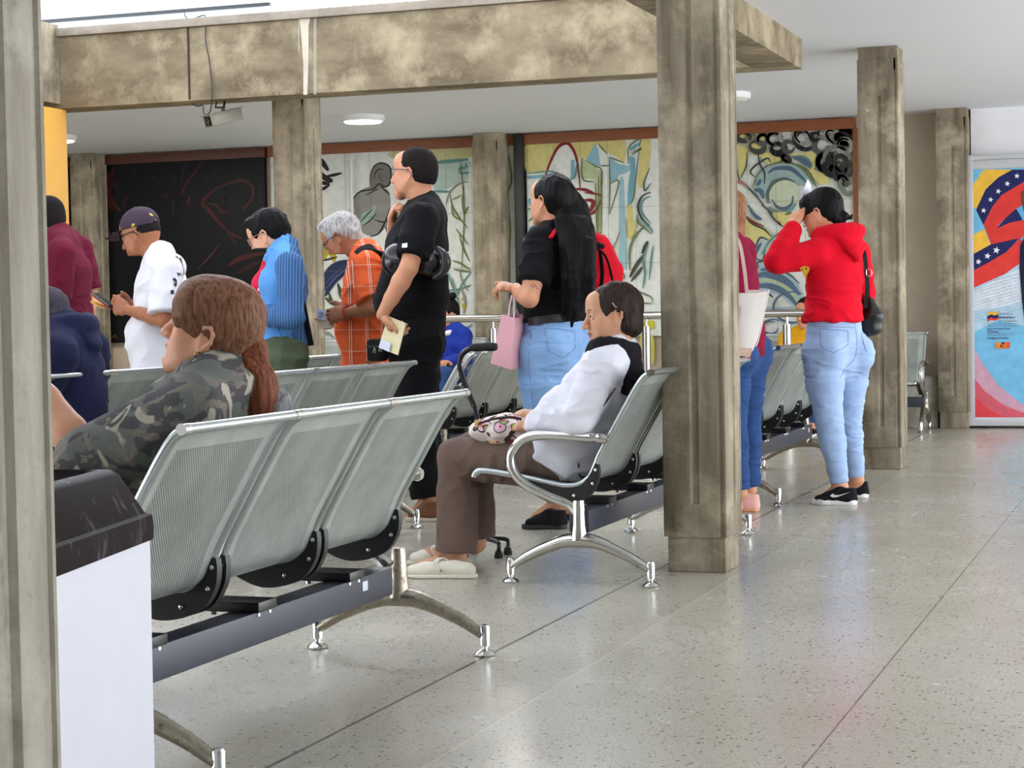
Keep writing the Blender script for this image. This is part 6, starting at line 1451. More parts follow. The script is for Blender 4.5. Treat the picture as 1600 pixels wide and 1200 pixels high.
    for i, L in enumerate((((936, 392), (940, 420), (938, 450), (930, 480)), ((928, 385), (945, 400), (955, 430), (957, 455)), ((926, 381), (934, 380), (943, 384)), ((908, 486), (925, 470), (948, 468)))):
        W = onto(ro, crom([np.array(x, float) for x in L], 5), .003); W = [x - ko for x in W]
        if len(W) > 2: strip(W, .022 if i == 0 else .010, .005, (-.2, -1, .1)).build('strap', BN, r)
    MB().tube([A(924, 379, .10) - ko, A(934, 382, .10) - ko, A(943, 386, .12) - ko], .012, 8).build('grab_handle', BN, r)
    MB().box((-.012, -.003, -.016), (.012, .003, .016), bev=.003, M=Matrix.Translation(Vector(A(901, 496, -.02) - ko))).build('tag', flat('tag_white', rgb(226, 226, 224), .5), r)
    W = onto(o, crom([np.array(x, float) for x in ((858, 372), (865, 362), (876, 357), (888, 362))], 5), .006)
    if len(W) > 2: strip([x - ko for x in W], .030, .008, (-.3, -.6, .8)).build('strap', cloth('nylon_red', rgb(206, 22, 40), .12), r)
long_hair_woman()

# ---- the grey haired man
def grey_man():
    A = mk(9.2)
    J = dict(nek=A(572, 396), shL=A(574, 418, -.19), shR=A(580, 414, .19), che=A(576, 450), wai=A(573, 500), pel=A(574, 552), elL=A(586, 480, -.27), wrL=A(543, 489, -.22), elR=A(570, 478, .27), wrR=A(540, 498, .12),
             hiL=A(574, 565, -.09), hiR=A(578, 562, .09), knL=A(576, 680, -.09), knR=A(582, 675, .09), anL=A(586, 770, -.09), anR=A(592, 765, .09), toL=A(565, 782, -.09), toR=A(572, 778, .09))
    p = Person('grey haired man in an orange checked shirt with glasses, looking down at a booklet', atz(580, 785), J, g=.98, skinm=SK_BROWN)
    H = Frame(A(537, 374), (-.84, .04, -.54), (-.52, 0, .85), .97)
    p.hands.ext(hand_sd(J['wrL'], A(522, 492, -.22) - J['wrL'], (.1, -1, .25), 1, curls=[(.4, .5, .3), (.5, .6, .3), (.6, .6, .3), (.6, .6, .3)])); p.hands.ext(hand_sd(J['wrR'], (-1, -.2, -.2), (0, .6, -.8), 1, curl=(.4, .4, .3)))
    b = p.build_body(H, head_sd(H, 1.15, .95, .95, old=.8), lips=LIP2)
    eyes(H, b, p.org, EYEW, IRIS, (1,)); brow(H, b, p.org, BROWG, near=(1,))
    t = NT('orange_check'); v = t.coord('Object'); s0 = t.sep(v)
    def ln(c, per, off, w): return t.math('LESS_THAN', t.math('ABSOLUTE', t.math('SUBTRACT', t.math('FRACT', t.math('ADD', t.math('DIVIDE', c, per), off)), .5)), w)
    c = t.mix(t.ramp(t.noise(v, 6, 3), [(.3, 0.), (.7, 1.)]), rgb(226, 92, 44), rgb(240, 112, 62))
    xx = t.math('ADD', s0[0], t.math('MULTIPLY', s0[1], .6))
    c = t.mix(t.math('MULTIPLY', ln(xx, .095, .0, .16), .35), c, rgb(196, 66, 34)); c = t.mix(t.math('MULTIPLY', ln(s0[2], .11, .2, .14), .35), c, rgb(196, 66, 34))
    for o_, w_ in ((.0, .022), (.12, .022)): c = t.mix(t.math('MULTIPLY', ln(xx, .095, o_, w_), .8), c, rgb(240, 214, 190))
    c = t.mix(t.math('MULTIPLY', ln(s0[2], .11, .1, .016), .6), c, rgb(236, 200, 170))
    t.set(color=c, rough=.9, spec=.2)
    f = nrm(np.cross(p.side, (0, 0, 1))); s = Sd(); p.torso(s, .016, belly=.02, hem=(A(573, 575), (.172, .135)), flat=True); p.arm(s, 'L', .030, 0, .86, flat=True, flare=.014); p.arm(s, 'R', .030, 0, .86, flat=True, flare=.014)
    cc = J['nek']; z = np.array([0, 0, 1.0]); s.loft(crom([cc + f * .075 - z * .045, cc + f * .03 + p.side * .07, cc - f * .05 + z * .02, cc + f * .03 - p.side * .07], 4, True), .02, .012)
    so = p.add('shirt', s, t.m, .0055, fn=folds(.010, 10, (1, 1, 1.2), 7.0), keep=True)
    tr = Sd(); tr.loft([J['pel'], (J['hiL'] + J['hiR']) / 2], [(.15, .10), (.155, .11)], .03, side=p.side, f0=True)
    for q in 'LR': p.leg(tr, q, .006, 0, 1.95, ra=(.066, .080, .066, .064, .056, .052), flat=True, cuff=.01)
    p.add('trousers', tr, cloth('trousers_dark', rgb(46, 48, 58), .1), .006)
    for q, d in (('L', 0), ('R', -8)): p.shoe(q, flat('dark_leather', rgb(50, 38, 32), .5), M_BLACKP, atz(556, 788 + d), atz(600, 788 + d))
    h = hair_sd(H, r=(.108, .086, .098), c=(-.016, 0, .052), face=((.122, 0, -.004), (.082, .115, .094)))
    H.ell(h, (.045, 0, .120), (.050, .06, .030), .02)
    p.add('hair', h, HAIR_GREY, .0042, fn=strands(.007, 60, (1, 1, .5)))
    glasses(H, p.root, p.org, flat('glasses_frame_brown', rgb(70, 56, 46), .3))
    MB().tube([q - p.org for q in crom([J['wrL'] + (-.01, -.03, .02), J['wrL'] + (.0, -.034, -.015), J['wrL'] + (.01, 0, -.036), J['wrL'] + (.012, .03, .0), J['wrL'] + (0, 0, .034)], 4, True)], .006, 8, closed=True).build('bracelet', flat('bracelet_red', rgb(170, 50, 44), .6), p.root)
    bo = A(508, 497, -.2); r = tag(empty('booklet', bo), 'small booklet with a blue inked slip held by the grey haired man', 'booklet')
    MB().sheet([[A(494, 484, -.22) - bo, A(521, 483, -.18) - bo], [A(495, 499, -.22) - bo, A(522, 499, -.18) - bo], [A(498, 514, -.22) - bo, A(522, 512, -.18) - bo]], .008).build('cover', flat('card_cream', rgb(226, 208, 180), .7, var=.03), r)
    MB().sheet([[A(494, 484, -.228) - bo, A(508, 484, -.222) - bo], [A(495, 499, -.228) - bo, A(508, 500, -.222) - bo]], .002).build('slip', flat('slip_white', rgb(222, 224, 240), .7), r)['label'] = 'white slip with blue ink'
    ink = flat('ink_blue', rgb(60, 74, 170), .6); m = MB()
    for L in ([(498, 490), (501, 488), (502, 492), (499, 496), (497, 493)], [(502, 492), (505, 489), (504, 495), (501, 496)]): m.tube(crom([A(x, y, -.2305) - bo for x, y in L], 4), .0016, 5)
    m.build('handwriting', ink, r)
    W = onto(so, crom([np.array(x, float) for x in ((558, 398), (566, 391), (575, 388), (586, 391), (597, 400))], 5), .006); go = A(597, 420, .0)
    r = tag(empty('backpack', go), 'black backpack of the grey haired man, its strap over his shoulder', 'backpack')
    k_ = Sd(); k_.loft([A(612, 410, .0), A(614, 450, .0), A(612, 490, .0)], [(.12, .05), (.14, .065), (.12, .055)], .03, side=np.array([0., 1, 0])); solid('pack_body', [(k_, .006)], cloth('nylon_black', rgb(28, 28, 30), .15), r, go)
    if len(W) > 2: strip([x - go for x in W], .05, .01, (-.2, -.7, .7)).build('strap', cloth('nylon_black', rgb(28, 28, 30), .15), r)
grey_man()
# ---- the woman in the blue cardigan
def blue_woman():
    A = mk(8.68)
    J = dict(nek=A(443, 388), shL=A(452, 416, -.17), shR=A(450, 410, .17), che=A(442, 445), wai=A(440, 495), pel=A(440, 545), elL=A(457, 495, -.24), wrL=A(404, 492, -.14), elR=A(440, 490, .24), wrR=A(404, 500, .10),
             hiL=A(440, 560, -.09), hiR=A(444, 558, .09), knL=A(430, 660, -.09), knR=A(446, 655, .09), anL=A(440, 770, -.09), anR=A(450, 765, .09), toL=A(415, 790, -.09), toR=A(425, 785, .09))
    p = Person('short haired woman in a blue cardigan and olive cargo trousers with her head bowed', atz(440, 795), J, female=True, g=1.0, skinm=SK_PINK)
    H = Frame(A(422, 372), (-.88, .0, -.38), (-.38, 0, .92), .97)
    p.hands.ext(hand_sd(J['wrL'], (-1, 0, -.1), (0, -.6, .8), 1, curl=(.6, .6, .3), k=.95)); p.hands.ext(hand_sd(J['wrR'], (-1, 0, -.1), (0, .6, .8), -1, curl=(.6, .6, .3), k=.95))
    b = p.build_body(H, head_sd(H, .95), lips=LIP)
    eyes(H, b, p.org, EYEW, IRIS, (1,)); brow(H, b, p.org, BROWM, near=(1,))
    f = nrm(np.cross(p.side, (0, 0, 1))); z = np.array([0, 0, 1.0]); sd_ = p.side
    BL = cloth('cardigan_blue', rgb(96, 158, 222), .07); RB = NT('ribbed_blue'); v = RB.coord('Object')
    s0 = RB.sep(v); w = RB.math('SINE', RB.math('MULTIPLY', RB.math('ADD', s0[0], RB.math('MULTIPLY', s0[1], .35)), 420)); RB.set(color=RB.mix(RB.ramp(w, [(.2, 0.), (.8, 1.)]), rgb(60, 96, 142), rgb(92, 134, 182)), rough=.9, spec=.2); RB.bump(w, .5, .003)
    s = Sd(); p.torso(s, .012, bust=.6, hem=(A(442, 545), (.170, .128)), flat=True)
    s.loft(crom([J['nek'] + f * .08 - z * .06, J['nek'] + f * .05 + sd_ * .075 - z * .01, J['nek'] - f * .045 + z * .025, J['nek'] + f * .05 - sd_ * .075 - z * .01], 4, True), .018, .012)
    tor = s
    o = p.add('cardigan', tor, [BL, RB.m], .0055, fn=folds(.009, 11, (1, 1, 1.4), 3.0), keep=True, matfn=lambda C: (((C - J['che']) @ f < -.035)).astype(int))
    for q in 'LR': a = Sd(); p.arm(a, q, .018, 0, 1.92, flat=True); p.add('sleeve', a, RB.m, .005, fn=folds(.006, 14), parent=o)
    # the red shirt in the open front
    r = Sd(); r.loft([J['nek'] + f * .06 - z * .09, J['che'] + f * .085, J['wai'] + f * .07, A(434, 522)], [(.06, .05), (.07, .065), (.065, .055), (.06, .05)], .03, side=sd_)
    ro = p.add('red_shirt', r, cloth('shirt_red', rgb(206, 40, 70), .08), .005, fn=folds(.008, 14), keep=True)
    decal('print', ro, [(0, [(403, 450), (408, 451), (408, 455), (403, 454)])], [flat('print_white', rgb(232, 232, 230), .7)], p.root, p.org, .003)
    seam('pocket', o, [(433, 506), (440, 503), (452, 504), (459, 515), (462, 527), (455, 533), (445, 530), (437, 520)], .0016, flat('trim_blue', rgb(52, 92, 150), .8), p.root, p.org, 3, True)
    OL = cloth('olive_canvas', rgb(86, 96, 74), .12)
    t = Sd(); t.loft([A(440, 530), A(440, 550), (J['hiL'] + J['hiR']) / 2], [(.165, .118), (.172, .128), (.172, .120)], .03, side=sd_, f0=True)
    for q in 'LR': p.leg(t, q, .018, 0, 1.95, ra=(.100, .088, .074, .070, .064, .062), flat=True)
    kn = J['knL']; t.loft([mid(J['hiL'], kn, .55) + (.0, -.075, 0), mid(J['hiL'], kn, .92) + (.0, -.065, 0)], [(.06, .035), (.06, .035)], .012, side=np.array([1., 0, 0]))
    to = p.add('trousers', t, OL, .0055, fn=folds(.016, 10, (1, 1, 1.6), 5.0), keep=True)
    seam('pocket_flap', to, [(428, 606), (450, 604), (454, 618), (440, 620), (428, 616)], .0018, flat('olive_dark', rgb(60, 66, 52), .9), p.root, p.org, 3, True)
    for q, d in (('L', 0), ('R', -8)): p.shoe(q, flat('dark_leather', rgb(50, 38, 32), .5), M_BLACKP, atz(408, 800 + d), atz(455, 800 + d))
    h = hair_sd(H, r=(.110, .088, .102), c=(-.018, 0, .054), face=((.120, 0, -.008), (.080, .115, .088)))
    H.ell(h, (.060, 0, .110), (.040, .062, .034), .02); H.ell(h, (-.06, 0, .02), (.06, .07, .06), .02)
    p.add('hair', h, HAIR_BLACK, .0042, fn=strands(.007, 60, (1, 1, .5)))
    glasses(H, p.root, p.org, flat('glasses_frame_pale', rgb(170, 140, 130), .3))
    st = onto(o, crom([np.array(x, float) for x in ((473, 450), (475, 480), (476, 510))], 4), .004)
    so = A(482, 520, -.02); tag(strip([x - so for x in crom([A(472, 470, .0), A(478, 500, -.02), A(486, 540, -.03)], 5)], .03, .005, (.3, -1, 0)).build('bag_strap', cloth('nylon_black', rgb(28, 28, 30), .15), origin=None), 'black strap end hanging behind the woman in blue', 'strap').location = tuple(so)
blue_woman()

# ---- the man in the cap
def cap_man():
    A = mk(9.2)
    J = dict(nek=A(252, 399), shL=A(261, 424, -.19), shR=A(267, 418, .19), che=A(252, 445), wai=A(246, 510), pel=A(244, 580), elL=A(257, 500, -.26), wrL=A(199, 484, -.12), elR=A(240, 490, .26), wrR=A(200, 474, .06),
             hiL=A(243, 595, -.09), hiR=A(248, 592, .09), knL=A(240, 710, -.09), knR=A(248, 705, .09), anL=A(245, 810, -.09), anR=A(252, 805, .09), toL=A(220, 825, -.09), toR=A(228, 820, .09))
    p = Person('man in a dark cap and printed white t-shirt looking at his phone', atz(245, 828), J, g=1.0, skinm=SK_BROWN)
    H = Frame(A(221, 370), (-.93, .02, -.27), (-.27, 0, .95), 1.04)
    p.hands.ext(hand_sd(J['wrL'], A(178, 478, -.10) - J['wrL'], (.05, -1, .1), 1, curls=[(.4, .7, .4), (.6, .8, .4), (.7, .8, .5), (.8, .8, .5)], thumb=(.9, .4, -.1), tcurl=.15))
    p.hands.ext(hand_sd(J['wrR'], A(184, 464, -.02) - J['wrR'], (.0, 1, .3), -1, curls=[(.5, .7, .4), (.7, .8, .4), (.7, .8, .5), (.8, .8, .5)], thumb=(.9, .4, -.1), tcurl=.2))
    b = p.build_body(H, head_sd(H, 1.05, .98, 1.0), lips=LIP2)
    eyes(H, b, p.org, EYEW, IRIS, (1,)); brow(H, b, p.org, BROWM, near=(1,))
    s = Sd(); p.torso(s, .014, belly=.02, hem=(A(244, 592), (.172, .135)), flat=True); p.arm(s, 'L', .030, 0, .86, flat=True, flare=.014); p.arm(s, 'R', .028, 0, .86, flat=True, flare=.01)
    so = p.add('t_shirt', s, cloth('tee_white', rgb(226, 226, 232), .03), .0055, fn=folds(.013, 8, (1, 1, 1.1), 9.0, lambda V: np.clip(1.3 - (V[:, 2] - .75) * 1.0, .4, 1.3)), keep=True)
    ink = flat('print_black', rgb(34, 36, 40), .7); pl = []
    for k in range(4):
        x = 274 + k * 6.0
        pl.append((0, [(x, 400 + k * 2.5), (x + 3.2, 401 + k * 2.5), (x + 8, 428 + k * 1.0), (x + 5, 432), (x + 2, 426)]))
    pl += [(0, [(288, 424), (290, 423), (293, 428), (291, 429)]), (0, [(296, 416), (298, 417), (299, 424), (297, 424)]), (0, [(269, 436), (273, 434), (276, 438), (276, 446), (273, 450), (274, 442), (271, 439)]), (0, [(271, 445), (272, 441), (274, 443), (273, 448)]), (0, [(266, 454), (271, 453), (272, 459), (267, 460)])]
    tee_print(so, p, pl, [ink])
    t = Sd(); t.loft([J['pel'], (J['hiL'] + J['hiR']) / 2], [(.148, .102), (.152, .105)], .03, side=p.side)
    for q in 'LR': p.leg(t, q, .006, 0, 1.95, ra=(.066, .080, .066, .064, .056, .052), flat=True, cuff=.01)
    p.add('trousers', t, cloth('trousers_dark', rgb(40, 42, 50), .1), .006)
    for q, d in (('L', 0), ('R', -8)): p.shoe(q, cloth('trainer_black', rgb(24, 24, 26), .15, .8), WHITE_SOLE, atz(212, 832 + d), atz(262, 832 + d))
    h = Sd(); H.ell(h, (-.030, 0, .030), (.085, .0785, .078), .02); H.ell(h, (.125, 0, -.004), (.108, .12, .10), .008, 'd')
    for y in (-1, 1): H.ell(h, (.020, y * .1, -.020), (.05, .034, .045), .008, 'd')
    p.add('hair', h, HAIR_FADE, .004, fn=strands(.002, 160, (1, 1, 1)))
    c = Sd(); H.ell(c, (-.010, 0, .066), (.110, .088, .090), .01); c.cut(H(-.01, 0, .048), -H.u + H.f * .10); H.ell(c, (-.125, 0, .045), (.03, .03, .02), .01, 'd')
    CP = cloth('cap_cloth', rgb(70, 58, 70), .08)
    co = p.add('cap', c, CP, .0042, fn=None, keep=True)
    br = Sd(); br.loft([H(.070, 0, .055), H(.120, 0, .052), H(.160, 0, .042), H(.175, 0, .036)], [(.080, .006), (.082, .005), (.062, .005), (.040, .004)], .01, side=H.r)
    solid('brim', [(br, .0035)], CP, co, p.org)
    MB().ell(H(-.008, 0, .158) - p.org, (.008, .008, .005), 12, 6).build('cap_button', CP, co)
    mm = [flat('badge_white', rgb(226, 224, 210), .6), flat('badge_yellow', rgb(222, 196, 70), .6), flat('badge_red', rgb(196, 50, 46), .6), flat('badge_green', rgb(60, 140, 90), .6), flat('badge_blue', rgb(50, 80, 160), .6)]
    decal('badge', co, [(0, [(204, 352), (207, 348.5), (211, 349), (214, 353), (212, 358), (207, 359), (204, 356)]), (1, [(206, 351), (209, 349), (211, 351), (208, 354), (206, 354)]), (2, [(203.5, 354), (206, 354), (208, 358.5), (205, 358)]), (3, [(211, 351), (214, 353), (212.5, 356), (210, 354)]), (4, [(209, 356), (212.5, 356), (211, 359), (208, 359)]), (1, [(234, 333), (239, 336), (238, 338), (233, 335)]), (1, [(183, 351), (185, 346), (186.5, 347), (185.5, 356), (183.5, 361)])], mm, co, p.org, .002)
    glasses(H, p.root, p.org, flat('sunglasses', rgb(20, 20, 24), .2), rim=.003)
    m = MB(); m.sheet([[H(.103, .016, .034) - p.org, H(.097, .050, .032) - p.org], [H(.104, .018, .018) - p.org, H(.097, .052, .018) - p.org], [H(.104, .020, .004) - p.org, H(.098, .048, .006) - p.org]], .002); m.build('lens', flat('dark_lens', rgb(18, 18, 22), .08), p.root)
    po = A(163, 470, -.05); r = tag(empty('phone', po), 'dark phone with a red edge in the hands of the man in the cap', 'phone')
    u_ = nrm(A(171, 479, -.05) - A(145, 459, -.05)); MB().box((-.074, -.036, -.005), (.074, .036, .005), bev=.004, M=Matrix((tuple(u_), (0, 1, 0), tuple(np.cross(u_, (0, 1, 0))))).transposed().to_4x4()).build('phone_body', flat('phone_black', rgb(24, 22, 24), .2), r)
    MB().box((-.076, -.038, -.009), (.076, .038, -.0052), bev=.0015, M=Matrix((tuple(u_), (0, 1, 0), tuple(np.cross(u_, (0, 1, 0))))).transposed().to_4x4()).build('phone_case', flat('case_red', rgb(196, 66, 60), .5), r)
    po = A(155, 475, -.06); r = tag(MB().sheet([[A(141, 472, -.08) - po, A(147, 468, .0) - po], [A(152, 477, -.08) - po, A(157, 473, .0) - po], [A(163, 482, -.08) - po, A(167, 477, .0) - po]], .004).build('paper_slip', flat('slip_yellow', rgb(214, 178, 70), .7)), 'yellow slip of paper held beneath the phone', 'paper'); r.location = tuple(po)
cap_man()

# ---- the man in the maroon shirt at the far left
def maroon_man():
    A = mk(9.5)
    J = dict(nek=A(92, 366), shL=A(96, 395, -.19), shR=A(124, 388, .19), che=A(102, 425), wai=A(108, 490), pel=A(108, 560), elL=A(88, 478, -.20), wrL=A(58, 470, -.16), elR=A(141, 462, .24), wrR=A(136, 503, .10),
             hiL=A(100, 575, -.09), hiR=A(114, 572, .09), knL=A(100, 690, -.09), knR=A(118, 685, .09), anL=A(105, 800, -.09), anR=A(122, 795, .09), toL=A(82, 818, -.09), toR=A(100, 812, .09))
    p = Person('man in a maroon t-shirt behind the front pillar, seen from behind', atz(108, 822), J, g=1.08, skinm=SK_TAN)
    H = Frame(A(76, 346), (-.90, .38, -.10), (-.1, 0, 1), 1.02)
    p.hands.ext(hand_sd(J['wrL'], (-1, 0, .1), (0, -1, .2), 1)); p.hands.ext(hand_sd(J['wrR'], (-.7, 0, .3), (0, 1, .2), -1, curl=(.6, .6, .4)))
    b = p.build_body(H, head_sd(H, 1.0), neck=.058); eyes(H, b, p.org, EYEW, IRIS, (1,)); brow(H, b, p.org, BROWM, near=(1,))
    s = Sd(); p.torso(s, .014, belly=.0, hem=(A(108, 575), (.172, .13)), flat=True)
    for q in 'LR': p.arm(s, q, .022, 0, .86, flat=True, flare=.008)
    p.add('t_shirt', s, cloth('tee_maroon', rgb(98, 24, 46), .08), .006, fn=folds(.006, 11, (1, 1, 1.3), 2.0))
    t = Sd(); t.loft([J['pel'], (J['hiL'] + J['hiR']) / 2], [(.148, .102), (.152, .105)], .03, side=p.side)
    for q in 'LR': p.leg(t, q, .006, 0, 1.95, ra=(.066, .080, .066, .064, .056, .052), flat=True)
    p.add('trousers', t, cloth('trousers_dark', rgb(40, 42, 50), .1), .007)
    for q, d in (('L', 0), ('R', -8)): p.shoe(q, cloth('trainer_black', rgb(24, 24, 26), .15, .8), WHITE_SOLE, atz(75, 826 + d), atz(125, 826 + d))
    h = Sd(); H.ell(h, (-.012, 0, .052), (.104, .082, .092), .01); H.ell(h, (-.040, 0, .006), (.072, .074, .074), .02); H.ell(h, (.128, 0, -.005), (.072, .12, .098), .008, 'd')
    for y in (-1, 1): H.ell(h, (.028, y * .105, -.012), (.06, .034, .05), .010, 'd')
    p.add('hair', h, HAIR_FADE, .0045, fn=strands(.002, 160, (1, 1, 1)))
maroon_man()

# ---- the seated person in the navy hoodie
def navy_person():
    A = mk(7.0)
    J = dict(nek=A(96, 515), shL=A(88, 555, -.2), shR=A(140, 545, .2), che=A(100, 580), wai=A(104, 620), pel=A(106, 655), elL=A(60, 620, -.24), wrL=A(20, 630, -.1), elR=A(145, 615, .26), wrR=A(90, 630, .3),
             hiL=A(96, 672, -.09), hiR=A(112, 668, .09), knL=A(96, 672, -.09), knR=A(110, 668, .09), anL=A(30, 800, -.09), anR=A(40, 795, .09))
    for q, s_ in (('L', -.02), ('R', .02)):
        J['kn' + q] = J['hi' + q] + np.array([-.42, s_, .04]); J['an' + q] = J['kn' + q] + np.array([.02, 0, 0]); J['an' + q][2] = .09; J['to' + q] = J['an' + q] + np.array([-.14, 0, -.05])
    p = Person('seated person in a navy hoodie and dark knitted cap beside the front pillar', (J['pel'][0], J['pel'][1], 0), J, g=1.1, skinm=SK_TAN)
    H = Frame(A(72, 505), (-.95, .1, -.3), (-.3, 0, .95), 1.0)
    p.hands.ext(hand_sd(J['wrL'], (-1, 0, -.1), (0, 0, 1), 1)); p.hands.ext(hand_sd(J['wrR'], (-1, 0, -.1), (0, 0, 1), -1))
    b = p.build_body(H, head_sd(H, 1.0)); eyes(H, b, p.org, EYEW, IRIS, (1,))
    NV = cloth('hoodie_navy', rgb(28, 31, 58), .08)
    s = Sd(); p.torso(s, .03, belly=.02); c = J['nek']; f = p.fwd; sd_ = p.side; z = np.array([0, 0, 1.0])
    for q in 'LR': p.arm(s, q, .028, 0, 1.93)
    ring = [c + f * .08 + sd_ * .03 - z * .03, c + f * .03 + sd_ * .10, c - f * .06 + sd_ * .09 + z * .02, c - f * .11 + z * .015, c - f * .06 - sd_ * .09 + z * .02, c + f * .04 - sd_ * .09]
    s.loft(crom(ring, 3), .040, .02); s.loft([c - f * .10, c - f * .135 - z * .07, c - f * .14 - z * .12], [(.09, .04), (.07, .034), (.03, .02)], .02, side=sd_)
    p.add('hoodie', s, NV, .006, fn=folds(.008, 10, (1, 1, 1.2), 5.0))
    t = Sd(); t.loft([J['pel'] + z * .03, (J['hiL'] + J['hiR']) / 2], [(.165, .12), (.165, .12)], .03, side=sd_)
    for q in 'LR': p.leg(t, q, .010, 0, 1.95)
    p.add('trousers', t, cloth('trousers_dark', rgb(40, 42, 50), .1), .007)
    for q in 'LR': a = J['an' + q]; p.shoe(q, cloth('trainer_black', rgb(24, 24, 26), .15, .8), WHITE_SOLE, a + np.array([-.19, 0, 0]), a + np.array([.05, 0, 0]))
    h = Sd(); H.ell(h, (-.016, 0, .056), (.112, .092, .098), .01); h.cut(H(0, 0, .018), -H.u + H.f * .2); h.loft(crom([H(.085, 0, .035), H(.03, .088, .024), H(-.09, .06, .016), H(-.09, -.06, .016), H(.03, -.088, .024)], 4, True), .016, .01)
    p.add('knitted_cap', h, cloth('knit_grey', rgb(62, 58, 66), .2, weave=200), .005, fn=strands(.004, 60, (1, 1, .2)))
navy_person()

# ---- the woman half behind the middle pillar
def pillar_woman():
    A = mk(9.2)
    J = dict(nek=A(1134, 372), shL=A(1118, 392, -.14), shR=A(1158, 394, .14), che=A(1142, 430), wai=A(1146, 475), pel=A(1150, 535), elL=A(1100, 455, -.22), wrL=A(1085, 440, -.05), elR=A(1164, 460, .20), wrR=A(1130, 470, .32),
             hiL=A(1140, 555, -.09), hiR=A(1166, 552, .09), knL=A(1143, 665, -.09), knR=A(1166, 660, .09), anL=A(1155, 770, -.09), anR=A(1170, 765, .09), toL=A(1130, 792, -.07), toR=A(1150, 788, .1))
    p = Person('woman with light brown hair and a crimson top half hidden by the middle pillar', atz(1160, 798), J, female=True, g=1.0, skinm=SK_TAN)
    H = Frame(A(1129, 338, -.02), (-.90, .40, -.05), (-.05, 0, 1), .95)
    p.hands.ext(hand_sd(J['wrL'], (-.8, 0, .3), (0, -1, .2), 1)); p.hands.ext(hand_sd(J['wrR'], (-.9, 0, .2), (0, 1, .2), -1))
    b = p.build_body(H, head_sd(H, .9), lips=LIP); eyes(H, b, p.org, EYEW, IRIS, (1,)); brow(H, b, p.org, BROWM, near=(1,))
    f = nrm(np.cross(p.side, (0, 0, 1))); z = np.array([0, 0, 1.0])
    s = Sd(); p.torso(s, .014, bust=.7, hem=(A(1147, 504), (.168, .128)), flat=True)
    for q in 'LR': p.arm(s, q, .018, 0, 1.93)
    so = p.add('top', s, cloth('top_crimson', rgb(126, 18, 52), .07), .0055, fn=folds(.010, 10, (1, 1, 1.4), 4.0), keep=True)
    t = Sd(); t.loft([A(1148, 500), J['pel'], (J['hiL'] + J['hiR']) / 2], [(.155, .118), (.168, .130), (.165, .122)], .03, side=p.side, f0=True)
    for q in 'LR': p.leg(t, q, .006, 0, 1.95, ra=(.098, .088, .066, .064, .054, .050), flat=True); t.ell(J['hi' + q] - f * .055, (.085, .085, .10), None, .03)
    p.add('jeans', t, cloth('denim_dark', rgb(44, 72, 118), .14, .85), .0055, fn=folds(.007, 12, (.7, .7, 2.4), 6.0))
    PKS = cloth('trainer_pink', rgb(222, 172, 160), .06, .8); GS = flat('gum_sole', rgb(206, 150, 110), .6)
    p.shoe('L', PKS, GS, atz(1108, 802), atz(1152, 803), w=.046, h=.085); p.shoe('R', PKS, GS, atz(1134, 799), atz(1180, 799), w=.046, h=.085)
    h = hair_sd(H, r=(.106, .088, .100), face=((.120, 0, -.006), (.080, .115, .092)))
    h.loft([H(-.05, 0, .04), A(1143, 340, .02), A(1149, 366, .02)], [(.085, .06), (.088, .06), (.07, .04)], .03, side=p.side)
    p.add('hair', h, HAIR_LIGHT, .0045, fn=strands(.009, 40, (1, 1, .15)))
    bo = A(1166, 505, -.16); r = tag(empty('tote_bag', bo), 'white and beige tote bag on the shoulder of the woman behind the pillar', 'bag')
    q = lambda x, y, d: A(x, y, d) - bo
    WH = flat('tote_white', rgb(226, 218, 210), .6, var=.03); BG = flat('tote_beige', rgb(196, 166, 146), .6)
    m = MB(); g = []
    rows = [(455, 1126, 1200, -.005), (480, 1128, 1195, .01), (510, 1130, 1189, .02), (535, 1130, 1183, .02), (552, 1132, 1176, .01)]
    for y, x0, x1, bl in rows: g.append([q(x0 + (x1 - x0) * k / 4, y + (3 if y == 455 and k in (1, 2, 3) else 0) + 4 * k / 4 * (y > 520) * -1, -.17 - .03 * math.sin(PI * k / 4) * (1 + 20 * bl)) for k in range(5)])
    m.sheet(g, .006)
    g2 = [[q(x0 + 2 + (x1 - x0) * k / 4, y - 2, -.10 + .02 * math.sin(PI * k / 4)) for k in range(5)] for y, x0, x1, bl in rows]
    m.sheet(g2, .006); m.build('panel', WH, r)
    MB().sheet([[q(1126, 481, -.212), q(1157, 480, -.214)], [q(1128, 505, -.222), q(1151, 505, -.224)], [q(1130, 527, -.222), q(1147, 527, -.224)]], .003).build('patch', BG, r)
    MB().sheet([[q(1130, 544, -.215), q(1152, 543, -.225), q(1176, 544, -.18)], [q(1132, 553, -.205), q(1152, 555, -.215), q(1172, 557, -.17)], [q(1140, 550, -.06), q(1160, 552, -.06), q(1180, 552, -.05)]], .005).build('base', BG, r)
    ST = flat('tote_strap', rgb(206, 178, 160), .6)
    for xs in (((1140, 470, -.2), (1134, 430, -.20), (1138, 385, -.17), (1146, 368, -.13), (1156, 382, -.16), (1163, 420, -.19), (1167, 458, -.2)),):
        strip([q(*x) for x in crom([np.array(x, float) for x in xs], 5)], .016, .004, (0, -1, .2)).build('strap', ST, r)
pillar_woman()

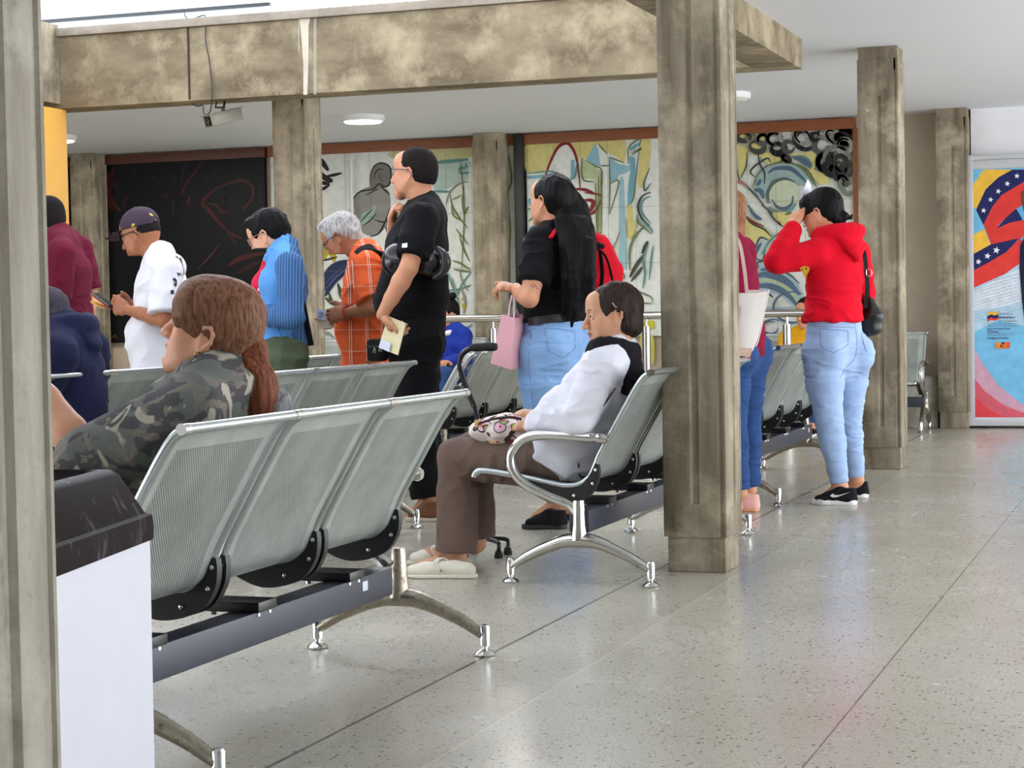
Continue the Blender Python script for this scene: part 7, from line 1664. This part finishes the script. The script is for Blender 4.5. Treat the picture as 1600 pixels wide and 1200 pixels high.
# ---- the two sitting by the wall, mostly hidden
def sitter(label, px, hy, Y, top, hair, rz_f=(0, -1, 0), kid=1.0, buns=False, collar=None, skinm=SK_TAN):
    c = at(px, hy, Y); X = c[0]; k = kid
    zs = .47; f = np.array(rz_f, float); sd_ = np.cross((0, 0, 1), f); P = lambda a, b_, z: np.array([X, Y, 0]) + f * a + sd_ * b_ + np.array([0, 0, z])
    hz = c[2]
    J = dict(nek=P(0, 0, hz - .13 * k), shL=P(0, .17 * k, hz - .20 * k), shR=P(0, -.17 * k, hz - .20 * k), che=P(0, 0, hz - .30 * k), wai=P(0, 0, hz - .42 * k), pel=P(.02, 0, zs + .03), elL=P(.06, .21 * k, hz - .44 * k), elR=P(.06, -.21 * k, hz - .44 * k), wrL=P(.25, .08, zs + .12), wrR=P(.25, -.08, zs + .12),
             hiL=P(.05, .09, zs), hiR=P(.05, -.09, zs), knL=P(.40, .10, zs + .03), knR=P(.40, -.10, zs + .03), anL=P(.42, .10, .09), anR=P(.42, -.10, .09), toL=P(.52, .1, .05), toR=P(.52, -.1, .05))
    p = Person(label, P(0, 0, 0), J, female=True, g=.95 * k, skinm=skinm, vox=.008)
    H = Frame(P(.02, 0, hz), f + np.array([-.5, 0, -.1]), (0, 0, 1), .95)
    p.hands.ext(hand_sd(J['wrL'], f, (0, 0, 1), -1)); p.hands.ext(hand_sd(J['wrR'], f, (0, 0, 1), 1))
    b = p.build_body(H, head_sd(H, .9), hvox=.005); eyes(H, b, p.org, EYEW, IRIS); brow(H, b, p.org, BROWM)
    s = Sd(); p.torso(s, .018, bust=.5)
    for q in 'LR': p.arm(s, q, .02, 0, 1.9)
    p.add('jacket', s, top, .008, fn=folds(.010, 9))
    t = Sd(); t.loft([J['pel'], (J['hiL'] + J['hiR']) / 2], [(.155, .11), (.155, .11)], .03, side=p.side)
    for q in 'LR': p.leg(t, q, .008, 0, 1.95)
    p.add('trousers', t, cloth('denim_dark', rgb(44, 72, 118), .14, .85), .008)
    for q in 'LR': a = J['an' + q]; p.shoe(q, cloth('trainer_black', rgb(24, 24, 26), .15, .8), WHITE_SOLE, a + f * .19, a - f * .05)
    h = hair_sd(H, r=(.112, .096, .104)); H.ell(h, (-.06, 0, -.03), (.06, .085, .08), .02)
    if buns:
        for y in (-1, 1): H.ell(h, (-.02, y * .07, .165), (.035, .035, .035), .012)
    p.add('hair', h, hair, .006, fn=strands(.008, 40, (1, 1, .3)))
    if collar is not None:
        cc = J['nek']; cs = Sd(); cs.loft(crom([cc + f * .09 - (0, 0, .05), cc + sd_ * .09, cc - f * .08 + (0, 0, .02), cc - sd_ * .09], 4, True), .022, .01); p.add('collar', cs, collar, .006)
    return p
sitter('child in a blue jacket with hair in small buns, seated behind the handrail', 700, 492, 15.22, cloth('jacket_blue', rgb(36, 56, 150), .08), HAIR_BLACK, kid=.85, buns=True, collar=cloth('collar_white', rgb(222, 222, 228), .05))
sitter('seated person in a yellow top behind the woman in the red hoodie', 1262, 492, 15.18, cloth('top_yellow', rgb(226, 166, 34), .06), HAIR_BLACK, kid=.95)
# ------------------------------------------------------------------ camera, light, render look
cd = bpy.data.cameras.new('camera'); cam = bpy.data.objects.new('camera', cd); COL.objects.link(cam)
cd.sensor_fit = 'HORIZONTAL'; cd.sensor_width = 36.0; cd.lens = F_PX / 1600 * 36.0; cd.clip_start = 0.05; cd.clip_end = 200
xr = CAM_R @ np.array([1, 0, 0]); yu = CAM_R @ np.array([0, -1, 0]); zb = CAM_R @ np.array([0, 0, -1])
cam.matrix_world = Matrix(((xr[0], yu[0], zb[0], 0), (xr[1], yu[1], zb[1], 0), (xr[2], yu[2], zb[2], CAM_H), (0, 0, 0, 1)))
SC.camera = cam
w = bpy.data.worlds.new('sky'); SC.world = w; w.use_nodes = True
bg = w.node_tree.nodes['Background']; bg.inputs[0].default_value = (0.94, 0.975, 1.06, 1); bg.inputs[1].default_value = 4.2
SC.view_settings.view_transform = 'Standard'; SC.view_settings.look = 'None'; SC.view_settings.gamma = 1.0; SC.view_settings.use_curve_mapping = False
SC.view_settings.exposure = 0.55
SC.cycles.use_denoising = True
SC.cycles.max_bounces = 8; SC.cycles.diffuse_bounces = 5; SC.cycles.transparent_max_bounces = 24
SC.cycles.caustics_reflective = False; SC.cycles.caustics_refractive = False
SC.cycles.sample_clamp_indirect = 5.0; SC.cycles.sample_clamp_direct = 12.0; SC.cycles.blur_glossy = 1.0; SC.cycles.use_adaptive_sampling = False
bpy.context.view_layer.update()
